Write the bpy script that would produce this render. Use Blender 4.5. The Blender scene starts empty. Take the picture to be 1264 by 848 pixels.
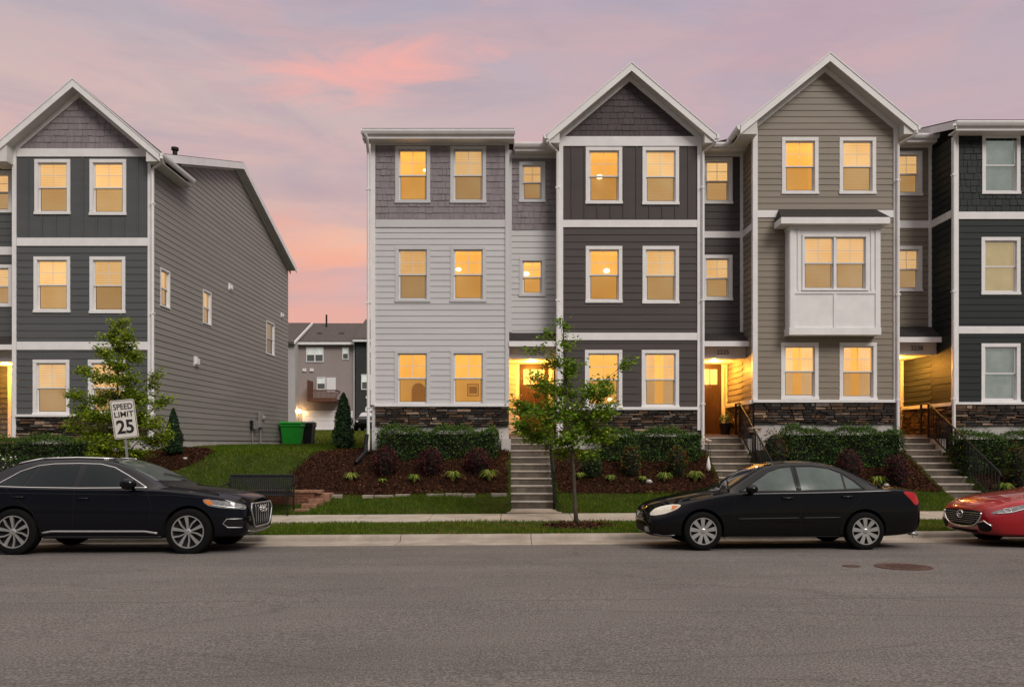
import bpy, bmesh, math, random
import numpy as np
from mathutils import Vector, Matrix
from mathutils.bvhtree import BVHTree

random.seed(7)
rng = np.random.default_rng(7)
C = bpy.context.scene.collection
R = math.radians
F, U0, V0, H = 1000.0, 632.0, 547.0, 1.74        # focal length in photo pixels, vanishing point, eye height

# ------------------------------------------------------------------ camera
cd = bpy.data.cameras.new('camera')
cam = bpy.data.objects.new('camera', cd)
C.objects.link(cam)
cam.location = (0, 0, H)
cam.rotation_euler = (R(90), 0, 0)
cd.sensor_width = 36.0
cd.lens = F / 1264 * 36.0
cd.shift_y = (V0 - 424) / 1264
cd.clip_end = 3000
bpy.context.scene.camera = cam

# ------------------------------------------------------------------ sky, sun, exposure
scn = bpy.context.scene
scn.view_settings.view_transform = 'Standard'
scn.view_settings.look = 'None'
scn.view_settings.exposure = 0.42
scn.view_settings.gamma = 1.0
SUN_EL, SUN_AZ = 40.0, 148.0                      # behind the camera, to the right
world = bpy.data.worlds.new('World')
scn.world = world
world.use_nodes = True
wn, wl = world.node_tree.nodes, world.node_tree.links
wn.clear()


def N(nodes, t, **kw):
    n = nodes.new(t)
    for k, v in kw.items():
        if k.startswith('i_'):
            n.inputs[k[2:].replace('_', ' ')].default_value = v
        elif k.startswith('n_'):
            n.inputs[int(k[2:])].default_value = v
        else:
            setattr(n, k, v)
    return n


def math_node(op, a, b=None, nodes=wn, links=wl):
    m = nodes.new('ShaderNodeMath')
    m.operation = op
    for i, s in enumerate((a, b)):
        if s is None:
            continue
        if isinstance(s, (int, float)):
            m.inputs[i].default_value = s
        else:
            links.new(s, m.inputs[i])
    return m.outputs[0]


def ramp(nodes, pts, interp='LINEAR'):
    r = nodes.new('ShaderNodeValToRGB')
    cr = r.color_ramp
    cr.interpolation = interp
    while len(cr.elements) < len(pts):
        cr.elements.new(0.5)
    for e, (p, c) in zip(cr.elements, pts):
        e.position = p
        e.color = c if len(c) == 4 else (*c, 1)
    return r


def mixc(a, b, f, nodes=wn, links=wl, mode='MIX'):
    m = nodes.new('ShaderNodeMix')
    m.data_type = 'RGBA'
    m.blend_type = mode
    for sock, s in ((m.inputs[0], f), (m.inputs[6], a), (m.inputs[7], b)):
        if isinstance(s, (int, float)):
            sock.default_value = s
        elif isinstance(s, tuple):
            sock.default_value = s if len(s) == 4 else (*s, 1)
        else:
            links.new(s, sock)
    return m.outputs[2]


tc = wn.new('ShaderNodeTexCoord')
sep = wn.new('ShaderNodeSeparateXYZ')
wl.new(tc.outputs['Generated'], sep.inputs[0])
dx, dy, dz = sep.outputs
hlen = math_node('SQRT', math_node('ADD', math_node('MULTIPLY', dx, dx), math_node('MULTIPLY', dy, dy)))
el = math_node('DIVIDE', dz, math_node('MAXIMUM', hlen, 0.001))       # tangent of the elevation
azi = math_node('ARCTAN2', dx, dy)                                     # 0 straight ahead, + to the right
grad = ramp(wn, [(0.0, (0.70, 0.32, 0.23)), (0.15, (0.78, 0.36, 0.27)), (0.24, (0.74, 0.43, 0.345)),
                 (0.40, (0.65, 0.475, 0.43)), (0.48, (0.525, 0.43, 0.455)), (0.56, (0.45, 0.395, 0.475))])
wl.new(el, grad.inputs[0])
grad_r = ramp(wn, [(0.0, (0.62, 0.38, 0.35)), (0.2, (0.60, 0.40, 0.40)), (0.38, (0.555, 0.41, 0.435)),
                   (0.48, (0.49, 0.40, 0.455)), (0.56, (0.43, 0.38, 0.47))])
wl.new(el, grad_r.inputs[0])
side = wn.new('ShaderNodeMapRange')
side.inputs[1].default_value, side.inputs[2].default_value = -0.32, 0.25
wl.new(azi, side.inputs[0])
base = mixc(grad.outputs[0], grad_r.outputs[0], side.outputs[0])
# clouds: layers seen in perspective, long streaks across the sky
comb = wn.new('ShaderNodeCombineXYZ')
wl.new(math_node('MULTIPLY', azi, 1.0), comb.inputs[0])
wl.new(math_node('MULTIPLY', el, 3.6), comb.inputs[1])
n1 = N(wn, 'ShaderNodeTexNoise', i_Scale=2.7, i_Detail=10.0, i_Roughness=0.60, i_Distortion=0.7)
mp = wn.new('ShaderNodeMapping')
mp.inputs['Location'].default_value = (3.1, 1.7, 0.4)
mp.inputs['Rotation'].default_value = (0, 0, R(-12))
wl.new(comb.outputs[0], mp.inputs[0])
wl.new(mp.outputs[0], n1.inputs['Vector'])
cl = ramp(wn, [(0.45, (0, 0, 0)), (0.60, (1, 1, 1))])
wl.new(n1.outputs[0], cl.inputs[0])
n2 = N(wn, 'ShaderNodeTexNoise', i_Scale=5.5, i_Detail=8.0, i_Roughness=0.62, i_Distortion=0.9)
mp2 = wn.new('ShaderNodeMapping')
mp2.inputs['Location'].default_value = (7.3, 4.2, 1.4)
wl.new(comb.outputs[0], mp2.inputs[0])
wl.new(mp2.outputs[0], n2.inputs['Vector'])


def blob(ca, ce, ra, re, tilt=0.0):
    """soft elongated patch of the sky round azimuth ca and elevation ce, broken up by the noise"""
    a = math_node('SUBTRACT', azi, ca)
    e = math_node('SUBTRACT', math_node('SUBTRACT', el, ce), math_node('MULTIPLY', a, tilt))
    a = math_node('DIVIDE', a, ra)
    e = math_node('DIVIDE', e, re)
    d = math_node('ADD', math_node('MULTIPLY', a, a), math_node('MULTIPLY', e, e))
    g = math_node('SUBTRACT', 1.0, d)
    g = math_node('ADD', g, math_node('MULTIPLY', math_node('SUBTRACT', n2.outputs[0], 0.5), 3.4))
    m = wn.new('ShaderNodeMapRange')
    m.inputs[1].default_value, m.inputs[2].default_value = 0.1, 1.35
    wl.new(g, m.inputs[0])
    return m.outputs[0]


sky = mixc(base, (0.70, 0.42, 0.40), math_node('MULTIPLY', cl.outputs[0], 0.50))
n3 = N(wn, 'ShaderNodeTexNoise', i_Scale=3.6, i_Detail=10.0, i_Roughness=0.62, i_Distortion=0.6)
mp3 = wn.new('ShaderNodeMapping')
mp3.inputs['Location'].default_value = (11.2, 6.1, 2.7)
mp3.inputs['Rotation'].default_value = (0, 0, R(14))
wl.new(comb.outputs[0], mp3.inputs[0])
wl.new(mp3.outputs[0], n3.inputs['Vector'])
cl3 = ramp(wn, [(0.47, (0, 0, 0)), (0.66, (1, 1, 1))])
wl.new(n3.outputs[0], cl3.inputs[0])
sky = mixc(sky, (0.445, 0.36, 0.40), math_node('MULTIPLY', cl3.outputs[0], 0.62))
b1 = blob(-0.175, 0.452, 0.155, 0.045, 0.16)
b1b = blob(-0.20, 0.445, 0.20, 0.06, 0.0)
sky = mixc(sky, (0.80, 0.44, 0.40), math_node('MULTIPLY', b1b, 0.55))
sky = mixc(sky, (0.98, 0.43, 0.35), math_node('MULTIPLY', b1, 0.9))
b2 = blob(-0.25, 0.19, 0.12, 0.10, -0.15)
b5 = blob(-0.235, 0.235, 0.10, 0.035, 0.1)
sky = mixc(sky, (1.05, 0.60, 0.34), math_node('MULTIPLY', b5, 0.75))
sky = mixc(sky, (0.92, 0.36, 0.22), math_node('MULTIPLY', b2, 0.8))
b3 = blob(0.36, 0.48, 0.22, 0.06, 0.1)
sky = mixc(sky, (0.60, 0.35, 0.38), math_node('MULTIPLY', b3, 0.4))
b4 = blob(-0.25, 0.30, 0.10, 0.018, 0.05)
sky = mixc(sky, (0.50, 0.33, 0.34), math_node('MULTIPLY', b4, 0.5))
# behind the camera, unseen, the low sky is darkened for dark car reflections
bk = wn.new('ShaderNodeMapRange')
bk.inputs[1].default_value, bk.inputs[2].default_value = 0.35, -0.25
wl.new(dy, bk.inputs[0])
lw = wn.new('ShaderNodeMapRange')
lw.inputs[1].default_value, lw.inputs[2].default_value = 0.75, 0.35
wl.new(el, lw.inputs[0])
# overhead, out of the picture, the sky is brightened as added fill light
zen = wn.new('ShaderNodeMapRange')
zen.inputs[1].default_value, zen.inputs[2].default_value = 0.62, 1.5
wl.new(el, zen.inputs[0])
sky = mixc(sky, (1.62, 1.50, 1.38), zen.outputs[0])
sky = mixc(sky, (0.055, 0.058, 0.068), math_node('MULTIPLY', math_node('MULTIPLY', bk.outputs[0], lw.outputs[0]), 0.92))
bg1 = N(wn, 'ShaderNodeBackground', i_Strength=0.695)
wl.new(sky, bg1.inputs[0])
nish = wn.new('ShaderNodeTexSky')
nish.sky_type = 'NISHITA'
nish.sun_disc = False
nish.sun_elevation = R(SUN_EL)
nish.sun_rotation = R(SUN_AZ)
bg2 = N(wn, 'ShaderNodeBackground', i_Strength=0.012)
wl.new(nish.outputs[0], bg2.inputs[0])
add = wn.new('ShaderNodeAddShader')
wo = wn.new('ShaderNodeOutputWorld')
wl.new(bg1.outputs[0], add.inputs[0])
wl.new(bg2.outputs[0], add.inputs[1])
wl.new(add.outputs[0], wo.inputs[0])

sd = bpy.data.lights.new('sun', 'SUN')
sd.energy = 1.5
sd.angle = R(24)
sd.color = (1.0, 0.94, 0.86)
sun = bpy.data.objects.new('sun', sd)
C.objects.link(sun)
az = R(SUN_AZ)
sdir = Vector((math.sin(az) * math.cos(R(SUN_EL)), math.cos(az) * math.cos(R(SUN_EL)), math.sin(R(SUN_EL))))
sun.rotation_euler = sdir.to_track_quat('Z', 'Y').to_euler()


# ------------------------------------------------------------------ helpers
def X(u, Y): return (u - U0) * Y / F
def Z(v, Y): return H - (v - V0) * Y / F


def tag(o, label=None, cat=None, group=None, kind=None):
    if label: o['label'] = label
    if cat: o['category'] = cat
    if group: o['group'] = group
    if kind: o['kind'] = kind
    return o


def thing(name, label, cat, loc=(0, 0, 0), rot=(0, 0, 0), group=None):
    o = bpy.data.objects.new(name, None)
    o.empty_display_size = 0.2
    C.objects.link(o)
    o.location = loc
    o.rotation_euler = rot
    return tag(o, label, cat, group)


def origin_of(p):
    v = Vector((0, 0, 0))
    while p is not None:
        v += p.location
        p = p.parent
    return v


class MB:
    """collects shapes, then becomes ONE mesh object"""
    def __init__(s):
        s.v, s.f, s.m = [], [], []
        s.smooth = False

    def poly(s, pts, m=0):
        b = len(s.v)
        s.v += [tuple(p) for p in pts]
        s.f.append(tuple(range(b, b + len(pts))))
        s.m.append(m)
        return s

    def box(s, x0, x1, y0, y1, z0, z1, m=0):
        b = len(s.v)
        s.v += [(x0, y0, z0), (x1, y0, z0), (x1, y1, z0), (x0, y1, z0), (x0, y0, z1), (x1, y0, z1), (x1, y1, z1), (x0, y1, z1)]
        for q in ((0, 3, 2, 1), (4, 5, 6, 7), (0, 1, 5, 4), (1, 2, 6, 5), (2, 3, 7, 6), (3, 0, 4, 7)):
            s.f.append(tuple(b + i for i in q))
            s.m.append(m)
        return s

    def prism(s, prof, y0, y1, m=0, axis='y'):
        """prof: outline; extruded along y (prof is x,z) or x (prof is y,z) or z (prof is x,y)"""
        n = len(prof)
        b = len(s.v)
        for t in (y0, y1):
            for a, c in prof:
                s.v.append({'y': (a, t, c), 'x': (t, a, c), 'z': (a, c, t)}[axis])
        s.f.append(tuple(b + i for i in range(n)))
        s.f.append(tuple(b + n + i for i in reversed(range(n))))
        s.m += [m, m]
        for i in range(n):
            j = (i + 1) % n
            s.f.append((b + j, b + i, b + n + i, b + n + j))
            s.m.append(m)
        return s

    def tube(s, pts, r, n=8, m=0, cap=True):
        pts = [Vector(p) for p in pts]
        rs = r if isinstance(r, (list, tuple)) else [r] * len(pts)
        b = len(s.v)
        up = Vector((0, 0, 1))
        ref = None
        for i, p in enumerate(pts):
            d = (pts[min(i + 1, len(pts) - 1)] - pts[max(i - 1, 0)])
            d = d.normalized() if d.length > 1e-9 else Vector((0, 0, 1))
            if ref is None:
                ref = d.cross(up if abs(d.z) < 0.9 else Vector((1, 0, 0))).normalized()
            ref = (ref - d * ref.dot(d)).normalized()
            w = d.cross(ref)
            for k in range(n):
                a = 2 * math.pi * k / n
                s.v.append(tuple(p + (ref * math.cos(a) + w * math.sin(a)) * rs[i]))
        for i in range(len(pts) - 1):
            for k in range(n):
                k2 = (k + 1) % n
                s.f.append((b + i * n + k, b + i * n + k2, b + (i + 1) * n + k2, b + (i + 1) * n + k))
                s.m.append(m)
        if cap:
            s.f.append(tuple(b + k for k in reversed(range(n))))
            s.f.append(tuple(b + (len(pts) - 1) * n + k for k in range(n)))
            s.m += [m, m]
        return s

    def bar(s, p, q, w, h, m=0):
        """rectangular bar from p to q; w across, h in the upright direction"""
        p, q = Vector(p), Vector(q)
        d = (q - p).normalized()
        sx = d.cross(Vector((0, 0, 1)))
        sx = sx.normalized() if sx.length > 1e-6 else Vector((1, 0, 0))
        uz = sx.cross(d)
        b = len(s.v)
        for e in (p, q):
            for a, c in ((-1, -1), (1, -1), (1, 1), (-1, 1)):
                s.v.append(tuple(e + sx * a * w / 2 + uz * c * h / 2))
        for qd in ((0, 1, 2, 3), (7, 6, 5, 4), (0, 4, 5, 1), (1, 5, 6, 2), (2, 6, 7, 3), (3, 7, 4, 0)):
            s.f.append(tuple(b + i for i in qd))
            s.m.append(m)
        return s

    def lathe(s, prof, c=(0, 0, 0), n=24, m=0, axis='z'):
        """prof: (radius, height) points turned about an axis through c"""
        b = len(s.v)
        for r_, h_ in prof:
            for k in range(n):
                a = 2 * math.pi * k / n
                p = (r_ * math.cos(a), r_ * math.sin(a), h_)
                if axis == 'y': p = (p[0], p[2], p[1])
                if axis == 'x': p = (p[2], p[0], p[1])
                s.v.append((p[0] + c[0], p[1] + c[1], p[2] + c[2]))
        for i in range(len(prof) - 1):
            for k in range(n):
                k2 = (k + 1) % n
                s.f.append((b + i * n + k, b + i * n + k2, b + (i + 1) * n + k2, b + (i + 1) * n + k))
                s.m.append(m)
        return s

    def ball(s, c, rx, ry, rz, n=12, k=8, m=0):
        prof = [(math.sin(math.pi * i / k), -math.cos(math.pi * i / k)) for i in range(k + 1)]
        b = len(s.v)
        s.lathe(prof, (0, 0, 0), n, m)
        for i in range(b, len(s.v)):
            p = s.v[i]
            s.v[i] = (c[0] + p[0] * rx, c[1] + p[1] * ry, c[2] + p[2] * rz)
        return s

    def build(s, name, mats, parent=None, local=False, smooth=None, fix=True, bevel=0):
        me = bpy.data.meshes.new(name)
        off = Vector((0, 0, 0)) if (local or parent is None) else origin_of(parent)
        me.from_pydata([(x - off.x, y - off.y, z - off.z) for x, y, z in s.v], [], s.f)
        mats = mats if isinstance(mats, (list, tuple)) else [mats]
        for q in mats:
            me.materials.append(q)
        me.polygons.foreach_set('material_index', s.m)
        if fix:
            bm = bmesh.new()
            bm.from_mesh(me)
            bmesh.ops.remove_doubles(bm, verts=bm.verts, dist=1e-5)
            bmesh.ops.recalc_face_normals(bm, faces=bm.faces)
            if bevel:
                es = [e for e in bm.edges if len(e.link_faces) == 2 and e.calc_face_angle(0) > R(40)]
                bmesh.ops.bevel(bm, geom=es, offset=bevel, segments=2, profile=0.5, affect='EDGES')
            bm.to_mesh(me)
            bm.free()
        sm = s.smooth if smooth is None else smooth
        if sm:
            me.polygons.foreach_set('use_smooth', [True] * len(me.polygons))
            if isinstance(sm, (int, float)) and sm is not True:
                me.set_sharp_from_angle(angle=R(sm))
        o = bpy.data.objects.new(name, me)
        C.objects.link(o)
        if parent is not None:
            o.parent = parent
        return o


def fast_mesh(name, verts, nper, mats, midx=None, parent=None):
    """verts: (n, nper, 3) loose polygons, made quickly"""
    n = verts.shape[0]
    off = origin_of(parent) if parent is not None else Vector((0, 0, 0))
    vv = (verts.reshape(-1, 3) - np.array(off)).astype(np.float32)
    me = bpy.data.meshes.new(name)
    me.vertices.add(len(vv))
    me.vertices.foreach_set('co', vv.ravel())
    me.loops.add(n * nper)
    me.loops.foreach_set('vertex_index', np.arange(n * nper, dtype=np.int32))
    me.polygons.add(n)
    me.polygons.foreach_set('loop_start', np.arange(0, n * nper, nper, dtype=np.int32))
    for q in mats:
        me.materials.append(q)
    if midx is not None:
        me.polygons.foreach_set('material_index', midx.astype(np.int32))
    me.update(calc_edges=True)
    o = bpy.data.objects.new(name, me)
    C.objects.link(o)
    if parent is not None:
        o.parent = parent
    return o


# ------------------------------------------------------------------ materials
MATS = {}


def mat(name, col, rough=0.6, var=0.12, vscale=6.0, bump=0.0, bscale=60.0, metal=0.0, coat=0.0, spec=0.28,
        col2=None, stretch=(1, 1, 1), emit=None, estr=0.0, sheen=0.0, detail=6.0):
    if name in MATS:
        return MATS[name]
    m = bpy.data.materials.new(name)
    m.use_nodes = True
    nt = m.node_tree
    nd, lk = nt.nodes, nt.links
    p = nd['Principled BSDF']
    p.inputs['Roughness'].default_value = rough
    p.inputs['Metallic'].default_value = metal
    p.inputs['Specular IOR Level'].default_value = spec
    p.inputs['Coat Weight'].default_value = coat
    p.inputs['Coat Roughness'].default_value = 0.04
    t = nd.new('ShaderNodeTexCoord')
    mpg = nd.new('ShaderNodeMapping')
    mpg.inputs['Scale'].default_value = stretch
    lk.new(t.outputs['Object'], mpg.inputs[0])
    nz = N(nd, 'ShaderNodeTexNoise', i_Scale=vscale, i_Detail=detail, i_Roughness=0.6)
    lk.new(mpg.outputs[0], nz.inputs['Vector'])
    c2 = col2 if col2 else tuple(min(1, c * (1 + var)) for c in col)
    c1 = col if col2 else tuple(c * (1 - var) for c in col)
    rp = ramp(nd, [(0.3, c1), (0.7, c2)])
    lk.new(nz.outputs[0], rp.inputs[0])
    lk.new(rp.outputs[0], p.inputs['Base Color'])
    if bump:
        nb = N(nd, 'ShaderNodeTexNoise', i_Scale=bscale, i_Detail=4.0)
        lk.new(mpg.outputs[0], nb.inputs['Vector'])
        bp = N(nd, 'ShaderNodeBump', i_Strength=bump, i_Distance=0.01)
        lk.new(nb.outputs[0], bp.inputs['Height'])
        lk.new(bp.outputs[0], p.inputs['Normal'])
    if emit:
        p.inputs['Emission Color'].default_value = (*emit, 1)
        p.inputs['Emission Strength'].default_value = estr
    MATS[name] = m
    return m


def leafmat(name, c1, c2, trans=0.35, vs=3.0):
    m = bpy.data.materials.new(name)
    m.use_nodes = True
    nd, lk = m.node_tree.nodes, m.node_tree.links
    p = nd['Principled BSDF']
    p.inputs['Roughness'].default_value = 0.5
    p.inputs['Specular IOR Level'].default_value = 0.12
    t = nd.new('ShaderNodeTexCoord')
    nz = N(nd, 'ShaderNodeTexNoise', i_Scale=vs * 5, i_Detail=3.0)
    lk.new(t.outputs['Object'], nz.inputs['Vector'])
    rp = ramp(nd, [(0.3, c1), (0.7, c2)])
    lk.new(nz.outputs[0], rp.inputs[0])
    lk.new(rp.outputs[0], p.inputs['Base Color'])
    tr = nd.new('ShaderNodeBsdfTranslucent')
    lk.new(rp.outputs[0], tr.inputs[0])
    mx = nd.new('ShaderNodeMixShader')
    mx.inputs[0].default_value = trans
    lk.new(p.outputs[0], mx.inputs[1])
    lk.new(tr.outputs[0], mx.inputs[2])
    lk.new(mx.outputs[0], nd['Material Output'].inputs[0])
    return m


def glass_mat(name, screen=0.0, tint=(1, 1, 1)):
    """thin pane: mostly clear, mirrors the sky by Fresnel; screen = share of a dark insect mesh"""
    m = bpy.data.materials.new(name)
    m.use_nodes = True
    nd, lk = m.node_tree.nodes, m.node_tree.links
    nd.remove(nd['Principled BSDF'])
    tr = nd.new('ShaderNodeBsdfTransparent')
    tr.inputs[0].default_value = (*tint, 1)
    gl = N(nd, 'ShaderNodeBsdfGlossy', i_Roughness=0.02)
    fr = N(nd, 'ShaderNodeFresnel', i_IOR=1.5)
    mx = nd.new('ShaderNodeMixShader')
    lk.new(fr.outputs[0], mx.inputs[0])
    last = tr.outputs[0]
    if screen:
        df = N(nd, 'ShaderNodeBsdfDiffuse')
        df.inputs[0].default_value = (0.03, 0.028, 0.026, 1)
        ms = nd.new('ShaderNodeMixShader')
        ms.inputs[0].default_value = screen
        lk.new(tr.outputs[0], ms.inputs[1])
        lk.new(df.outputs[0], ms.inputs[2])
        last = ms.outputs[0]
    lk.new(last, mx.inputs[1])
    lk.new(gl.outputs[0], mx.inputs[2])
    lk.new(mx.outputs[0], nd['Material Output'].inputs[0])
    return m


def lit_mat(name, c1, c2, strength, slats=True):
    """blind or room wall glowing from the lamp inside; slats across, soft uneven light"""
    m = bpy.data.materials.new(name)
    m.use_nodes = True
    nd, lk = m.node_tree.nodes, m.node_tree.links
    p = nd['Principled BSDF']
    t = nd.new('ShaderNodeTexCoord')
    oi = nd.new('ShaderNodeObjectInfo')
    vadd = nd.new('ShaderNodeVectorMath')
    vadd.operation = 'ADD'
    lk.new(t.outputs['Object'], vadd.inputs[0])
    lk.new(oi.outputs['Random'], vadd.inputs[1])
    nz = N(nd, 'ShaderNodeTexNoise', i_Scale=1.6, i_Detail=3.0)
    lk.new(vadd.outputs[0], nz.inputs['Vector'])
    rp = ramp(nd, [(0.3, c1), (0.7, c2)])
    lk.new(nz.outputs[0], rp.inputs[0])
    col = rp.outputs[0]
    if slats:
        w = N(nd, 'ShaderNodeTexWave', wave_type='BANDS', bands_direction='Z', i_Scale=4.6)
        lk.new(t.outputs['Object'], w.inputs['Vector'])
        sl = ramp(nd, [(0.0, (0.78, 0.74, 0.70)), (0.35, (1, 1, 1))])
        lk.new(w.outputs[0], sl.inputs[0])
        col = mixc(col, sl.outputs[0], 1.0, nd, lk, 'MULTIPLY')
    jit = nd.new('ShaderNodeMapRange')
    jit.inputs[3].default_value, jit.inputs[4].default_value = 0.76 * strength, 1.20 * strength
    lk.new(oi.outputs['Random'], jit.inputs[0])
    p.inputs['Base Color'].default_value = (0.5, 0.42, 0.3, 1)
    lk.new(col, p.inputs['Emission Color'])
    lk.new(jit.outputs[0], p.inputs['Emission Strength'])
    return m


WHITE = mat('white_trim_paint', (0.76, 0.74, 0.735), 0.45, 0.06, 3.0, 0.05, 40)
LGREY = mat('light_grey_siding_paint', (0.535, 0.525, 0.53), 0.5, 0.06, 1.2, 0.12, 30, stretch=(0.3, 1, 3))
LTRIM = mat('light_grey_trim_paint', (0.56, 0.55, 0.555), 0.5, 0.05, 1.2, 0.05, 30)
SHAKE = mat('mauve_grey_shingle_paint', (0.235, 0.205, 0.215), 0.6, 0.14, 5.0, 0.25, 40, stretch=(1, 1, 0.3))
BROWN = mat('dark_brown_siding_paint', (0.068, 0.057, 0.055), 0.6, 0.08, 1.5, 0.12, 30, stretch=(0.3, 1, 3))
BSHAKE = mat('dark_brown_shingle_paint', (0.070, 0.055, 0.058), 0.6, 0.14, 5.0, 0.25, 40, stretch=(1, 1, 0.3))
TAN = mat('taupe_tan_siding_paint', (0.235, 0.200, 0.158), 0.5, 0.08, 1.5, 0.12, 30, stretch=(0.3, 1, 3))
GREEN = mat('blackish_green_siding_paint', (0.014, 0.019, 0.019), 0.6, 0.1, 1.5, 0.12, 30, stretch=(0.3, 1, 3))
GSHAKE = mat('blackish_green_shingle_paint', (0.013, 0.017, 0.018), 0.6, 0.14, 5.0, 0.25, 40)
SLATE = mat('slate_siding_paint', (0.090, 0.095, 0.097), 0.6, 0.08, 1.5, 0.12, 30, stretch=(0.3, 1, 3))
TAUPE = mat('warm_grey_siding_paint', (0.270, 0.253, 0.232), 0.6, 0.08, 1.0, 0.12, 30, stretch=(1, 0.3, 3))
SOFFIT = mat('soffit_paint', (0.66, 0.64, 0.61), 0.6, 0.05, 2.0)
SHINGLE = mat('roof_shingles', (0.035, 0.030, 0.029), 0.85, 0.5, 18.0, 0.8, 50, stretch=(1, 1, 2.5))
STONE = [mat('ledge_stone_%s' % n, c, 0.85, 0.35, 9.0, 0.9, 28) for n, c in
         (('dark', (0.032, 0.025, 0.021)), ('brown', (0.105, 0.062, 0.038)), ('grey', (0.12, 0.095, 0.080)), ('buff', (0.32, 0.225, 0.155)))]
GROUT = mat('stone_joint_mortar', (0.02, 0.017, 0.016), 0.95, 0.2)
CONC = mat('weathered_concrete', (0.30, 0.265, 0.225), 0.85, 0.28, 2.5, 0.35, 70)
FOUND = mat('painted_foundation', (0.48, 0.45, 0.43), 0.8, 0.12, 2.0, 0.2, 50)
BLACKM = mat('black_metal', (0.009, 0.009, 0.0095), 0.5, 0.2, 8.0, 0.0, spec=0.3)
VINYL = mat('white_vinyl_sash', (0.70, 0.69, 0.68), 0.35, 0.03, 2.0)
PANE = glass_mat('window_glass')
PANE_S = glass_mat('window_glass_with_insect_screen', 0.46)
LIT_B = lit_mat('lit_blind', (0.92, 0.50, 0.155), (1.0, 0.63, 0.26), 0.56)
LIT_R = lit_mat('lit_room_wall', (0.88, 0.40, 0.055), (1.0, 0.53, 0.12), 0.58, False)
LIT_C = lit_mat('lit_pale_blind', (0.92, 0.52, 0.19), (1.0, 0.66, 0.33), 0.50)
LIT_D = lit_mat('faintly_lit_blind', (0.36, 0.27, 0.12), (0.45, 0.36, 0.18), 0.40)
DIM_B = mat('faintly_glowing_blind', (0.72, 0.77, 0.72), 0.7, 0.2, 2.5, emit=(.40, .46, .42), estr=.16)  # faint glow added so the recessed blinds read pale
CREAM_B = mat('cream_faintly_lit_blind', (0.80, 0.70, 0.48), 0.7, 0.12, 2.5, emit=(.55, .45, .26), estr=.30)
LAMP = mat('glowing_lamp_glass', (1, 0.9, 0.7), 0.4, 0.0, emit=(1.0, 0.78, 0.45), estr=2.6)
DOORM = mat('brown_door_stain', (0.060, 0.032, 0.018), 0.4, 0.25, 7.0, 0.1, 40, stretch=(4, 1, 0.4))
BRASS = mat('brushed_metal', (0.35, 0.32, 0.28), 0.35, 0.1, 5, metal=1.0)
BRICK = mat('red_brown_brick', (0.17, 0.075, 0.045), 0.85, 0.35, 12.0, 0.5, 50)
PORCHFLOOR = mat('brick_porch_edge', (0.19, 0.105, 0.065), 0.85, 0.25, 8.0, 0.4, 50)


# ------------------------------------------------------------------ walls, windows, roofs
def front_at(Y):
    return lambda a, d, z: (a, Y - d, z)               # d counts outwards, towards the street


def east_at(Xc):
    return lambda a, d, z: (Xc + d, a, z)              # faces +x, a runs along y


def west_at(Xc):
    return lambda a, d, z: (Xc - d, a, z)              # faces -x


def pbox(mb, P, a0, a1, d0, d1, z0, z1, m=0):
    c = [P(a, d, z) for a in (a0, a1) for d in (d0, d1) for z in (z0, z1)]
    xs, ys, zs = zip(*c)
    mb.box(min(xs), max(xs), min(ys), max(ys), min(zs), max(zs), m)


def spans(lo, hi, holes, z):
    cuts = sorted((h[0], h[2]) for h in holes if h[1] < z < h[3])
    out, c = [], lo
    for a, b in cuts:
        if a > c:
            out.append((c, min(a, hi)))
        c = max(c, b)
    if c < hi:
        out.append((c, hi))
    return [s for s in out if s[1] - s[0] > 1e-3]


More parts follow.
